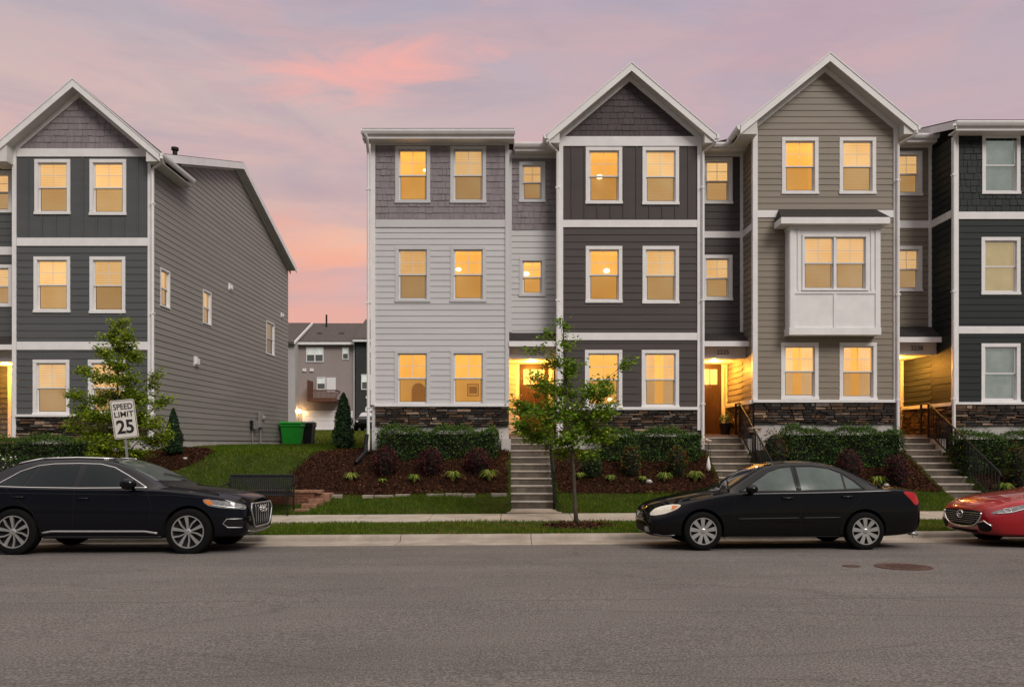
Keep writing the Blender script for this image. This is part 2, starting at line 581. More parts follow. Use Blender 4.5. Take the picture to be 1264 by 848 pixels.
def siding(root, name, P, kind, a0, a1, z0, z1, holes, m, expo=0.19, lo=None, hi=None, seed=0):
    """kind: lap, batten or shake; lo/hi narrow the wall with height (gables)"""
    lo = lo or (lambda z: a0)
    hi = hi or (lambda z: a1)
    r = random.Random(seed + int(a0 * 100))
    mb = MB()
    zs = {z0, z1}
    for h in holes:
        for z in (h[1], h[3]):
            if z0 < z < z1:
                zs.add(z)
    n = max(1, round((z1 - z0) / expo)) if kind != 'batten' else 1
    e = (z1 - z0) / n
    for i in range(n):
        zs.add(z0 + i * e)
    if kind == 'lap2':
        pass
    zs = sorted(zs)
    zz = [zs[0]]
    for z in zs[1:]:
        if z - zz[-1] > 2e-4:
            zz.append(z)
    for za, zb in zip(zz[:-1], zz[1:]):
        zm = (za + zb) / 2
        l, h = lo(zm), hi(zm)
        if h - l < 0.01:
            continue
        k = math.floor((zm - z0) / e)
        cz = z0 + k * e
        if kind == 'lap':
            dd = lambda z: 0.003 + (0.013 if expo > .155 else .026) * (1 - (z - cz) / e)
        else:
            dd = lambda z: 0.003
        for s0, s1 in spans(l, h, holes, zm):
            sl = s0 <= l + 1e-6
            sh = s1 >= h - 1e-6
            A0, A1 = (lo(za) if sl else s0), (hi(za) if sh else s1)
            B0, B1 = (lo(zb) if sl else s0), (hi(zb) if sh else s1)
            mb.poly([P(A0, dd(za), za), P(A1, dd(za), za), P(B1, dd(zb), zb), P(B0, dd(zb), zb)])
            if kind == 'lap' and abs(za - cz) < 1e-4:
                mb.poly([P(A0, dd(za), za), P(A1, dd(za), za), P(A1, 0.0, za + 0.001), P(A0, 0.0, za + 0.001)])
    if kind == 'batten':
        nb = max(2, round((a1 - a0) / 0.36))
        for i in range(1, nb):
            a = a0 + (a1 - a0) * i / nb
            segs, c = [], z0
            for h in sorted((h for h in holes if h[0] - 0.1 < a < h[2] + 0.1 and h[3] > z0 and h[1] < z1), key=lambda q: q[1]):
                segs.append((c, h[1] - 0.1))
                c = h[3] + 0.1
            segs.append((c, z1))
            for p, q in segs:
                if q - p > 0.02:
                    pbox(mb, P, a - 0.022, a + 0.022, 0.002, 0.024, p, q)
    if kind == 'shake':
        for i in range(n):
            za, zb = z0 + i * e, z0 + (i + 1) * e
            zm = (za + zb) / 2
            l, h = lo(zb), hi(zb)
            if h - l < 0.08:
                continue
            for s0, s1 in spans(l, h, holes, zm):
                a = s0
                while a < s1 - 1e-3:
                    b = min(s1, a + r.choice((0.11, 0.15, 0.19, 0.23)))
                    if s1 - b < 0.05:
                        b = s1
                    t = r.uniform(0.014, 0.026)
                    jz = r.uniform(-0.008, 0.008)
                    g = 0.006
                    q0, q1 = P(a + g, t, za + jz), P(b - g, t, za + jz)
                    mb.poly([q0, q1, P(b - g, 0.006, zb + 0.01), P(a + g, 0.006, zb + 0.01)])
                    mb.poly([q0, q1, P(b - g, 0.001, za + jz), P(a + g, 0.001, za + jz)])
                    mb.poly([q0, P(a + g, 0.006, zb + 0.01), P(a + g, 0.0, zb), P(a + g, 0.0, za)])
                    mb.poly([q1, P(b - g, 0.006, zb + 0.01), P(b - g, 0.0, zb), P(b - g, 0.0, za)])
                    a = b
    return mb.build(name, m, root, fix=False)


def stone(root, P, a0, a1, z0, z1, seed, d=0.05):
    r = random.Random(seed)
    mb = MB()
    pbox(mb, P, a0, a1, -0.02, d * 0.4, z0, z1, 4)
    z = z0
    while z < z1 - 0.02:
        h = r.uniform(0.035, 0.09)
        if z1 - z - h < 0.04:
            h = z1 - z
        a = a0
        while a < a1 - 0.005:
            w = r.uniform(0.10, 0.42)
            if a1 - a - w < 0.08:
                w = a1 - a
            dep = d * r.uniform(0.7, 1.5)
            hh = h * r.uniform(0.86, 0.97)
            mi = r.choices((0, 1, 2, 3), (6, 4, 2.4, .9))[0]
            g = 0.006
            b = len(mb.v)
            A, B, z2 = a + g, a + w - g, z + hh
            j = lambda s: r.uniform(-s, s)
            back = [(A, 0, z), (B, 0, z), (B, 0, z2), (A, 0, z2)]
            fr = [(A + 0.008 + j(.006), dep + j(.012), z + .008 + j(.006)), (B - 0.008 + j(.006), dep + j(.012), z + .008 + j(.006)),
                  (B - 0.008 + j(.006), dep + j(.012), z2 - .008 + j(.006)), (A + 0.008 + j(.006), dep + j(.012), z2 - .008 + j(.006))]
            mb.v += [P(*q) for q in back + fr]
            for q in ((4, 5, 6, 7), (0, 1, 5, 4), (1, 2, 6, 5), (2, 3, 7, 6), (3, 0, 4, 7)):
                mb.f.append(tuple(b + i for i in q))
                mb.m.append(mi)
            a += w
        z += h
    return mb.build('stone_base', STONE + [GROUT], root)


def window(root, P, a0, z0, a1, z1, mode='blind', trim=None, tw=0.09, cols=2, lamp=None, grid=True, th=0.028, double=False):
    """double-hung window; returns the hole it needs in the wall"""
    t = MB()
    ia0, ia1, iz0, iz1 = a0 + tw, a1 - tw, z0 + tw * 0.8, z1 - tw
    pbox(t, P, a0, a1, -0.01, th, iz1, z1)
    pbox(t, P, a0 - 0.012, a1 + 0.012, -0.01, th + 0.012, z0, iz0)
    pbox(t, P, a0, ia0, -0.01, th - 0.003, iz0, iz1)
    pbox(t, P, ia1, a1, -0.01, th - 0.003, iz0, iz1)
    for q0, q1 in ((ia0 - 0.012, ia0), (ia1, ia1 + 0.012)):          # jamb lining
        pbox(t, P, q0, q1, -0.13, -0.011, iz0 - 0.012, iz1 + 0.012)
    pbox(t, P, ia0, ia1, -0.13, -0.011, iz1, iz1 + 0.012)
    pbox(t, P, ia0, ia1, -0.13, -0.011, iz0 - 0.012, iz0)
    w = t.build('window', trim or WHITE, root)
    units = [(ia0, ia1)] if not double else [(ia0, (ia0 + ia1) / 2 - 0.03), ((ia0 + ia1) / 2 + 0.03, ia1)]
    if double:
        mu = MB()
        pbox(mu, P, units[0][1], units[1][0], -0.12, 0.012, iz0, iz1)
        mu.build('mullion', trim or WHITE, w)
    for b0, b1 in units:
        s = 0.042
        zm = iz0 + (iz1 - iz0) * 0.5
        for nm, q0, q1, d in (('upper_sash', zm - 0.015, iz1, -0.03), ('lower_sash', iz0, zm + 0.018, -0.058)):
            sa = MB()
            pbox(sa, P, b0, b0 + s, d - 0.026, d, q0, q1)
            pbox(sa, P, b1 - s, b1, d - 0.026, d, q0, q1)
            pbox(sa, P, b0 + s, b1 - s, d - 0.026, d, q0, q0 + (s if nm[0] == 'l' else 0.034))
            pbox(sa, P, b0 + s, b1 - s, d - 0.026, d, q1 - (s if nm[0] == 'u' else 0.034), q1)
            if nm[0] == 'u' and grid:
                for k in range(1, cols):
                    am = b0 + s + (b1 - b0 - 2 * s) * k / cols
                    pbox(sa, P, am - 0.006, am + 0.006, d - 0.016, d - 0.006, q0 + 0.034, q1 - s)
                zq = (q0 + q1) / 2
                pbox(sa, P, b0 + s, b1 - s, d - 0.0165, d - 0.0065, zq - 0.006, zq + 0.006)
            sa.build(nm, VINYL, w)
            if nm[0] == 'l' and mode not in ('dim', 'cream'):
                sf = MB()
                f0, f1, g0, g1 = b0 + s - .004, b1 - s + .004, q0 + s - .004, q1 - .034 + .004
                for r0, r1, t0, t1 in ((f0, f0 + .016, g0, g1), (f1 - .016, f1, g0, g1), (f0 + .016, f1 - .016, g0, g0 + .016), (f0 + .016, f1 - .016, g1 - .016, g1)):
                    pbox(sf, P, r0, r1, d - .010, d - .001, t0, t1)
                sf.build('screen_frame', SCRF, w)
            gl = MB()
            dq = d - 0.019
            gl.poly([P(b0 + s, dq, q0 + 0.03), P(b1 - s, dq, q0 + 0.03), P(b1 - s, dq, q1 - 0.03), P(b0 + s, dq, q1 - 0.03)])
            gl.build('pane', PANE_S if nm[0] == 'l' and mode not in ('dim', 'cream') else PANE, w, fix=False)
    bl = MB()
    g = 0.02
    if mode in ('room', 'lamp', 'curtain'):
        D = 0.75
        bl.poly([P(ia0 - .1, -D, iz0 - g), P(ia1 + .1, -D, iz0 - g), P(ia1 + .1, -D, iz1 + g), P(ia0 - .1, -D, iz1 + g)])
        bl.poly([P(ia0 - .01, -.12, iz0 - g), P(ia0 - .1, -D, iz0 - g), P(ia0 - .1, -D, iz1 + g), P(ia0 - .01, -.12, iz1 + g)])
        bl.poly([P(ia1 + .01, -.12, iz0 - g), P(ia1 + .1, -D, iz0 - g), P(ia1 + .1, -D, iz1 + g), P(ia1 + .01, -.12, iz1 + g)])
        bl.poly([P(ia0 - .1, -D, iz1 + g), P(ia1 + .1, -D, iz1 + g), P(ia1 + .01, -.12, iz1 + g), P(ia0 - .01, -.12, iz1 + g)])
        bl.poly([P(ia0 - .1, -D, iz0 - g), P(ia1 + .1, -D, iz0 - g), P(ia1 + .01, -.12, iz0 - g), P(ia0 - .01, -.12, iz0 - g)])
        bl.build('lit_room', LIT_R, w, fix=False)
        if mode == 'room':                                            # furniture seen through the glass
            fu = MB()
            am = ia0 + (ia1 - ia0) * 0.62
            if a0 < -2.2:                                             # round backed chair with slats
                hc = iz0 + (iz1 - iz0) * .44
                arc = [(am - .19, iz0 - .01), (am + .19, iz0 - .01)] + [(am + .19 * math.cos(R(q)), hc - .2 + .2 * math.sin(R(q))) for q in range(0, 181, 20)]
                b_ = len(fu.v)
                fu.prism(arc, 0, 1)
                fu.v[b_:] = [P(x, -.62 - .05 * y, z) for x, y, z in fu.v[b_:]]
                for q in range(5):
                    pbox(fu, P, am - .17, am + .17, -.619, -.60, iz0 + .05 + q * .07, iz0 + .07 + q * .07)
            else:                                                     # framed picture low on the far wall and a sideboard
                zq = iz0 + (iz1 - iz0) * .30
                for q in ((am - .16, am + .16, zq - .17, zq - .14), (am - .16, am + .16, zq + .14, zq + .17), (am - .16, am - .13, zq - .14, zq + .14), (am + .13, am + .16, zq - .14, zq + .14)):
                    pbox(fu, P, q[0], q[1], -.74, -.70, q[2], q[3])
                pbox(fu, P, am - .11, am + .11, -.745, -.72, zq - .10, zq + .10)
                pbox(fu, P, ia0, ia1, -.7, -.5, iz0 - .01, iz0 + .06)
            fu.build('furniture', FURN, w)
        if mode == 'curtain':
            cu = MB()
            for sgn, e0 in ((1, ia0), (-1, ia1)):
                nseg = 14
                for i in range(nseg):
                    p = e0 + sgn * (ia1 - ia0) * 0.36 * i / nseg
                    q = e0 + sgn * (ia1 - ia0) * 0.36 * (i + 1) / nseg
                    dp, dq = -0.2 - 0.03 * (i % 2), -0.2 - 0.03 * ((i + 1) % 2)
                    cu.poly([P(p, dp, iz0 - g), P(q, dq, iz0 - g), P(q, dq, iz1), P(p, dp, iz1)])
            cu.build('curtain', LIT_C, w, fix=False)
        if lamp:
            la = MB()
            c = P(ia0 + (ia1 - ia0) * lamp[0], -0.5, iz0 + (iz1 - iz0) * lamp[1])
            k = lamp[2] if len(lamp) > 2 else 0.06
            la.ball(c, k * 1.5, k * 1.5, k, 12, 8)
            la.build('ceiling_lamp', LAMP, w, smooth=True)
    else:
        bm_ = {'blind': LIT_B, 'pale': LIT_C, 'dim': DIM_B, 'cream': CREAM_B, 'faint': LIT_D}[mode]
        if mode == 'dim' or mode == 'cream':
            zt, nsl = iz1, int((iz1 - iz0) / 0.05)
            for i in range(nsl):
                z = iz0 + (iz1 - iz0) * i / nsl
                bl.poly([P(ia0, -0.115, z), P(ia1, -0.115, z), P(ia1, -0.125, z + 0.056), P(ia0, -0.125, z + 0.056)])
        else:
            bl.poly([P(ia0 - .01, -.125, iz0 - g), P(ia1 + .01, -.125, iz0 - g), P(ia1 + .01, -.125, iz1 + g), P(ia0 - .01, -.125, iz1 + g)])
        bl.build('blind', bm_, w, fix=False)
    return (ia0 - 0.01, iz0 - 0.01, ia1 + 0.01, iz1 + 0.01)


SCRF = mat('bronze_screen_frame', (.06, .045, .035), .5, .1)
FURN = mat('lamp_lit_furniture', (0.25, 0.13, 0.05), 0.6, 0.3, 6.0, emit=(0.50, 0.22, 0.04), estr=0.45)


def band(root, P, a0, a1, z0, z1, m=None, th=0.032, name='trim_band'):
    mb = MB()
    pbox(mb, P, a0, a1, -0.004, th, z0, z1)
    return mb.build(name, m or WHITE, root, bevel=0.004)


def downspout(root, pts, m=None, name='downspout'):
    mb = MB()
    mb.tube(pts, 0.043, 8)
    for p in pts[1:-1]:
        pass
    top, bot = Vector(pts[-2]), Vector(pts[-1])
    for f in (0.12, 0.5, 0.85):
        p = top.lerp(bot, f)
        mb.box(p.x - 0.055, p.x + 0.055, p.y - 0.046, p.y + 0.06, p.z - 0.02, p.z + 0.02)
    return mb.build(name, m or WHITE, root, smooth=40)


def roof_main(root, x0, x1, Ye, Ze, ridge_y=28.7, back=35.8, th=0.16, slope=0.31):
    zr = Ze + (ridge_y - Ye) * slope
    zb = zr - (back - ridge_y) * slope
    mb = MB()
    mb.prism([(Ye, Ze - th), (Ye, Ze), (ridge_y, zr), (back, zb), (back, zb - th), (ridge_y, zr - th)], x0, x1, axis='x')
    r = mb.build('roof', SHINGLE, root)
    return r


def eave(root, x0, x1, Yw, Ye, Ze, Zs):
    """soffit from the wall Yw out to the eave line Ye, fascia board and gutter"""
    s = MB()
    s.box(x0, x1, Ye + 0.02, Yw + 0.02, Zs - 0.03, Zs)
    s.build('soffit', SOFFIT, root)
    f = MB()
    f.box(x0, x1, Ye - 0.005, Ye + 0.02, Zs - 0.03, Ze - 0.02)
    f.build('fascia', WHITE, root)
    g = MB()
    g.prism([(Ye - 0.006, Ze - 0.01), (Ye - 0.105, Ze - 0.01), (Ye - 0.115, Ze - 0.03), (Ye - 0.105, Ze - 0.07), (Ye - 0.075, Ze - 0.12), (Ye - 0.006, Ze - 0.12)], x0 - 0.02, x1 + 0.02, axis='x')
    g.build('gutter', WHITE, root)


def gable(root, xc, za, xl, xr, ze, Yf, yb_eave_l, yb_eave_r, ridge_y, wall_y, wxl, wxr, zwall, wallmat, kind, seed, tri_apex):
    """steep front gable: two roof slopes, rake boards, boxed eaves, soffits, shingled triangle"""
    th = 0.14
    rf = MB()
    for x, yb in ((xl, yb_eave_l), (xr, yb_eave_r)):
        t = [(x, Yf, ze), (xc, Yf, za), (xc, ridge_y, za), (x, yb, ze)]
        b = [(px, py, pz - th) for px, py, pz in t]
        rf.poly(t)
        rf.poly(b[::-1])
        for i in range(4):
            j = (i + 1) % 4
            rf.poly([t[i], b[i], b[j], t[j]])
    roof = rf.build('gable_roof', SHINGLE, root)
    # rake boards on the front edge of each slope
    rk = MB()
    for x in (xl, xr):
        s = 1 if x > xc else -1
        sl = (za - ze) / (abs(x - xc))
        ex = x + s * 0.02
        zz = lambda q: za - abs(q - xc) * sl
        o1, o2 = -0.035, -0.235
        rk.prism([(xc, za + o1), (ex, zz(ex) + o1), (ex, zz(ex) + o2), (xc, za + o2)], Yf - 0.03, Yf + 0.012)
        rk.prism([(xc, za + 0.0), (ex, zz(ex) + 0.0), (ex, zz(ex) - 0.034), (xc, za - 0.034)], Yf - 0.045, Yf + 0.0, 0)
    rk.build('rake_board', WHITE, root)
    # sloping soffit between rake board and wall, and the frieze board on the wall below it
    so = MB()
    fz = MB()
    for x in (xl, xr):
        s = 1 if x > xc else -1
        sl = (za - ze) / (abs(x - xc))
        zz = lambda q: za - abs(q - xc) * sl
        ex = x - s * 0.01
        so.poly([(xc, Yf + 0.013, za - 0.20), (ex, Yf + 0.013, zz(ex) - 0.20), (ex, wall_y, zz(ex) - 0.20), (xc, wall_y, za - 0.20)])
        so.poly([(xc, Yf + 0.013, za - 0.17), (ex, Yf + 0.013, zz(ex) - 0.17), (ex, wall_y, zz(ex) - 0.17), (xc, wall_y, za - 0.17)])
        wx = wxr if s > 0 else wxl
        fz.prism([(xc, za - 0.205), (wx, zz(wx) - 0.205), (wx, zz(wx) - 0.36), (xc, za - 0.36)], wall_y - 0.034, wall_y)
    so.build('soffit', SOFFIT, root, fix=False)
    fz.build('frieze_board', WHITE, root)
    # boxed eave ends and the eave soffit running back along each side
    for x, wx, yb in ((xl, wxl, yb_eave_l), (xr, wxr, yb_eave_r)):
        bx = MB()
        s = 1 if x > xc else -1
        sl = (za - ze) / (abs(x - xc))
        e = x
        w = wx + s * 0.004
        zt = za - abs(w - xc) * sl - th - 0.01
        zb = ze - th - 0.10
        bx.prism([(e, ze - 0.06), (e, zb), (w, zb), (w, max(zt, zb + 0.02))], Yf + 0.014, wall_y + 0.02)
        bx.box(min(e, w), max(e, w), wall_y + 0.02, yb, zb, zb + 0.03)
        bx.build('boxed_eave', SOFFIT, root)
    for x, yb in ((xl, yb_eave_l), (xr, yb_eave_r)):
        gt = MB()
        s = 1 if x > xc else -1
        gt.prism([(x + s * 0.005, ze - 0.03), (x + s * 0.11, ze - 0.03), (x + s * 0.10, ze - 0.09), (x + s * 0.07, ze - 0.14), (x + s * 0.005, ze - 0.14)], Yf - 0.03, yb)
        gt.build('gutter', WHITE, root)
    # triangle of wall
    P = front_at(wall_y)
    half_l, half_r = xc - wxl, wxr - xc
    sl = (za - ze) / (xr - xc)
    zt = za - 0.20
    lo = lambda z: max(wxl, xc - (zt - z) / sl)
    hi = lambda z: min(wxr, xc + (zt - z) / sl)
    siding(root, 'gable_wall', P, kind, wxl, wxr, zwall, zt - 0.005, [], wallmat, 0.165 if kind == 'shake' else 0.163, lo, hi, seed)


def door(root, P, a0, a1, z0, z1, m=None, d0=0.0):
    tr = MB()
    w = 0.11
    pbox(tr, P, a0 - w, a0, 0.0, 0.03, z0, z1 + w)
    pbox(tr, P, a1, a1 + w, 0.0, 0.03, z0, z1 + w)
    pbox(tr, P, a0, a1, 0.0, 0.033, z1, z1 + w)
    tr.build('door_frame', WHITE, root, bevel=0.004)
    mb = MB()
    W, Hh = a1 - a0, z1 - z0
    pbox(mb, P, a0, a1, -0.03, 0.002, z0 + 0.01, z1)
    st = 0.11
    zl0, zl1 = z0 + Hh * 0.70, z0 + Hh * 0.93
    for q0, q1, r0, r1 in ((a0, a0 + st, z0 + .01, z1), (a1 - st, a1, z0 + .01, z1), (a0 + st, a1 - st, z1 - .1, z1),
                           (a0 + st, a1 - st, z0 + .01, z0 + .22), (a0 + st, a1 - st, zl0 - .12, zl0), ((a0 + a1) / 2 - .04, (a0 + a1) / 2 + .04, z0 + .22, zl0 - .12)):
        pbox(mb, P, q0, q1, 0.0021, 0.014, r0, r1)
    d = mb.build('door', m or DOORM, root)
    li = MB()
    n = 3
    for i in range(n):
        p = a0 + st + (W - 2 * st) * (i + 0.06) / n
        q = a0 + st + (W - 2 * st) * (i + 0.94) / n
        pbox(li, P, p, q, 0.0022, 0.008, zl0 + 0.02, zl1)
    li.build('door_light', LIT_C, d)
    h = MB()
    c = P(a0 + 0.07, 0.05, z0 + Hh * 0.47)
    h.tube([P(a0 + 0.06, 0.014, z0 + Hh * .47), P(a0 + 0.06, 0.06, z0 + Hh * .47)], 0.016)
    h.ball(P(a0 + 0.06, 0.07, z0 + Hh * .47), 0.03, 0.03, 0.03)
    h.ball(P(a0 + 0.06, 0.02, z0 + Hh * .55), 0.028, 0.012, 0.028)
    h.build('handle', BRASS, d, smooth=True)
    th = MB()
    pbox(th, P, a0 - w, a1 + w, 0.0, 0.09, z0 - 0.05, z0)
    th.build('threshold', PORCHFLOOR, root)


def text_mesh(name, body, size, m, parent, loc, rot, depth=0.004, align='CENTER', sx=1.0, bold=0.0):
    cu = bpy.data.curves.new(name, 'FONT')
    cu.body = body
    cu.size = size
    cu.align_x = align
    cu.align_y = 'CENTER'
    cu.extrude = depth
    cu.offset = bold
    o = bpy.data.objects.new(name + '_tmp', cu)
    C.objects.link(o)
    dg = bpy.context.evaluated_depsgraph_get()
    me = bpy.data.meshes.new_from_object(o.evaluated_get(dg))
    bpy.data.objects.remove(o)
    me.materials.clear()
    me.materials.append(m)
    me.transform(Matrix.Translation(loc) @ Matrix(rot).to_4x4() @ Matrix.Diagonal((sx, 1, 1, 1)))
    if parent is not None:
        off = origin_of(parent)
        me.transform(Matrix.Translation(-off))
    t = bpy.data.objects.new(name, me)
    C.objects.link(t)
    if parent is not None:
        t.parent = parent
    return t


FACE_STREET = ((1, 0, 0), (0, 0, -1), (0, 1, 0))     # text reads from the street (columns: right, up, normal)
FACE_STREET = Matrix(((1, 0, 0), (0, 0, -1), (0, 1, 0)))

PORCH_LIGHT = 105.0


def porch(root, x0, x1, wallmat, zf, yr=22.25, yp=23.8, zc=4.05, dr=None, right_wall=None, number=None, zt=4.77,
          fascia_x=None, trimmat=None, stone_right=True, seed=1, numx=None):
    """recessed entry: back wall with door, ceiling with lamp, header beam, little shed roof over it"""
    Pb = front_at(yp)
    d0, d1 = dr
    holes = [(d0, zf, d1, zf + 2.03)]
    siding(root, 'porch_wall', Pb, 'lap', x0, x1, zf, zc, holes, wallmat, 0.15)
    door(root, Pb, d0, d1, zf, zf + 2.03)
    c = MB()
    c.box(x0, x1, yr - 0.02, yp, zc, zc + 0.03)
    c.build('porch_ceiling', SOFFIT, root)
    hb = MB()
    hb.box(x0, x1, yr - 0.28, yr + 0.02, zc - 0.02, zc + 0.30)
    hb.build('porch_header', trimmat or LTRIM, root, bevel=0.004)
    fx0, fx1 = fascia_x or (x0, x1)
    yo = yr - 0.55
    rf = MB()
    rf.prism([(yo, zc + 0.38), (yo, zc + 0.43), (yr, zt), (yr, zt - 0.06)], fx0, fx1, axis='x')
    rf.build('porch_roof', SHINGLE, root)
    fa = MB()
    fa.box(fx0, fx1, yo - 0.022, yo - 0.002, zc + 0.28, zc + 0.42)
    fa.box(fx0, fx1, yo - 0.001, yr, zc + 0.305, zc + 0.34)
    fa.build('porch_fascia', WHITE, root)
    lx, ly = (x0 + x1) / 2, (yr + yp) / 2 - 0.1
    fl = MB()
    fl.lathe([(0.0, zc - 0.012), (0.09, zc - 0.012), (0.10, zc - 0.006), (0.10, zc)], (lx, ly, 0), 20)
    lamp = fl.build('porch_lamp', LAMP, root, smooth=40)
    ld = bpy.data.lights.new('porch_light', 'POINT')
    ld.energy = PORCH_LIGHT
    ld.color = (1.0, 0.42, 0.055)
    ld.shadow_soft_size = 0.08
    lo_ = bpy.data.objects.new('porch_light', ld)
    C.objects.link(lo_)
    lo_.location = (lx, ly, zc - 0.16)
    if number:
        text_mesh('house_number', number, 0.17, BLACKM, root, ((numx or lx), yr - 0.286, zc + 0.15), FACE_STREET, 0.005)
    fl = MB()
    fl.box(x0, x1, yr - 0.35, yp, zf - 0.13, zf - 0.051)
    fl.box(x0, x1, yr - 0.32, yp, zf - 0.6, zf - 0.13)
    fl.build('porch_floor', PORCHFLOOR, root)


# ------------------------------------------------------------------ the row of houses on the right
YL, YB, YT, YD, YR, YP = 21.75, 21.70, 21.30, 21.10, 22.25, 23.80
ZF = 2.02                                                            # porch floor


def wins(root, Y, lst, trim=None):
    P = front_at(Y)
    out = []
    for w in lst:
        u0, v0, u1, v1 = w[:4]
        kw = w[4] if len(w) > 4 else {}
        out.append(window(root, P, X(u0, Y), Z(v1, Y), X(u1, Y), Z(v0, Y), trim=trim, **kw))
    return out


def lampk(a, b, k=0.055):
    return dict(mode='lamp', lamp=(a, b, k))


ROOM, BL = dict(mode='room'), dict(mode='blind')

# --- light grey house
h = thing('townhouse', 'light grey townhouse with mauve shingled top storey, end of the row beside the grass gap', 'townhouse', (X(543, YL), YL, 1.4))
P = front_at(YL)
xl, xr = X(459, YL), X(628, YL)
holes = wins(h, YL, [(488, 181, 531, 251, lampk(.85, .72, .03)), (556, 181, 600, 251, BL), (488, 304, 531, 373, dict(mode='blind')), (556, 304, 600, 373, lampk(.12, .68, .05)),
                     (487, 432, 531, 501, ROOM), (556, 432, 600, 501, ROOM)], LTRIM)
siding(h, 'shingle_wall', P, 'shake', xl, xr, Z(271, YL), Z(178, YL), holes, SHAKE, 0.165)
siding(h, 'siding_wall', P, 'lap', xl, xr, Z(500, YL), Z(280, YL), holes, LGREY, .161)
band(h, P, xl + .1, xr - .1, Z(281, YL), Z(271.5, YL), LTRIM)
band(h, P, xl + .1, xr - .1, Z(180, YL), Z(173, YL), LTRIM, name='frieze_board')
for a, b in ((xl - .03, xl + .095), (xr - .095, xr + .01)):
    band(h, P, a, b, Z(500, YL), Z(173, YL), WHITE if a < -3 else LTRIM, 0.04, 'corner_board')
band(h, P, xl + 0.08, xr, Z(502, YL), Z(499, YL), WHITE, 0.09, 'ledge')
stone(h, P, xl + 0.1, xr, Z(526, YL), Z(502, YL), 3)
fo = MB(); fo.box(xl, xr, YL + 0.02, YL + 0.2, 0.9, Z(526, YL) - 0.003)
fo.build('foundation', FOUND, h)
eave(h, X(447, 21.4), xr + 0.15, YL, 21.4, Z(160, 21.35), Z(170, 21.4))
roof_main(h, X(447, 21.4), xr + 0.15, 21.4, Z(159.5, 21.4) + .02)
wb = MB(); wb.box(xl, xl + 0.12, YL + 0.005, 35.2, 1.0, 9.75); wb.build('inner_wall', LGREY, h)
wb = MB(); wb.box(xl + .12, xr, 35.0, 35.2, 1.0, 9.75); wb.build('inner_wall', LGREY, h)
wb = MB(); wb.box(xr - 0.12, xr - 0.002, YL + 0.12, 24.2, 1.0, 9.75); wb.build('inner_wall', LGREY, h)

siding(h, 'side_wall', west_at(xl), 'lap', YL + .02, 35.2, 1.4, 9.78, [], LGREY)
downspout(h, [(X(451, 21.3), 21.33, Z(165, 21.3)), (X(453, 21.4), 21.4, Z(172, 21.4)), (xl - 0.09, YL - 0.02, Z(190, YL)), (xl - 0.09, YL - 0.02, 1.5)])
# recess with the entry
P = front_at(YR)
x0, x1 = xr + 0.002, X(687, YR)
holes = wins(h, YR, [(641, 200, 673, 250, BL), (641, 318, 673, 366, lampk(.2, .72, .06))], LTRIM)
siding(h, 'shingle_wall', P, 'shake', x0, x1, Z(284, YR), Z(186, YR), holes, SHAKE, 0.165)
siding(h, 'siding_wall', P, 'lap', x0, x1, 4.35, Z(284, YR), holes, LGREY, .161)
band(h, P, x0, x0 + .08, 4.78, Z(186, YR), LTRIM, .03, 'corner_board')
band(h, P, x0 + .08, x1, Z(196, YR), Z(186, YR), LTRIM, name='frieze_board')
eave(h, x0 + .16, x1 + .1, YR, 21.95, Z(177, 21.95), Z(185, 21.95))
roof_main(h, x0 + .15, x1, 21.95, Z(177, 21.95))
porch(h, x0, x1, LGREY, ZF, dr=(X(641, YP), X(641, YP) + 0.86), seed=2)

# --- dark brown house
h = thing('townhouse', 'dark brown townhouse with a pointed shingled gable, between the light grey and the tan one', 'townhouse', (X(778, YB), YB, 1.4))
P = front_at(YB)
xl, xr = X(690, YB), X(866, YB)
holes = wins(h, YB, [(723, 182, 768, 252, lampk(.42, .60, .06)), (793, 182, 838, 253, BL), (723, 304, 768, 374, lampk(.66, .66, .06)), (793, 304, 838, 375, BL),
                     (722, 432, 768, 504, dict(mode='lamp', lamp=(.78, .14, .045))), (792, 432, 838, 504, dict(mode='curtain'))])
zc0, zc1 = Z(181, YB), Z(272, YB)
siding(h, 'board_and_batten_wall', P, 'batten', xl, xr, zc1, zc0, holes, BROWN)
siding(h, 'siding_wall', P, 'lap', xl, xr, Z(504, YB), Z(281, YB), holes, BROWN)
band(h, P, xl + .1, xr - .1, Z(181, YB), Z(169, YB))
band(h, P, xl + .1, xr - .1, Z(281, YB), Z(272, YB))
band(h, P, xl + .1, xr - .1, Z(420, YB), Z(411, YB))
for a, b in ((xl, xl + .11), (xr - .12, xr)):
    band(h, P, a, b, Z(531, YB), Z(169, YB), WHITE, 0.04, 'corner_board')
band(h, P, xl + .1, xr - .1, Z(506, YB), Z(502.5, YB), WHITE, 0.09, 'ledge')
stone(h, P, xl + .11, xr - .12, Z(532, YB), Z(506, YB), 5)
fo = MB(); fo.box(xl, xr, YB + .02, YB + .2, 0.9, Z(532, YB) - .003)
fo.build('foundation', FOUND, h)
gable(h, 3.15, Z(77, 21.35), 0.93, 5.37, Z(165, 21.35), 21.35, 22.1, 22.1, 28.4, YB, xl, xr, Z(169, YB), BSHAKE, 'shake', 4, None)
wb = MB(); wb.box(xl, xl + .1, YB + .005, YR + .05, 4.3, 9.7); wb.build('inner_wall', BROWN, h)
wb = MB(); wb.box(xr - .1, xr, YB + .005, YP, 1.0, 9.7); wb.build('inner_wall', BROWN, h)
wb = MB(); wb.box(xl, xl + .1, YR + .05, YP, 1.0, 4.3); wb.build('inner_wall', BROWN, h)
wb = MB(); wb.box(xl, X(917, YR), 35.0, 35.2, 1.0, 9.75); wb.build('inner_wall', BROWN, h)

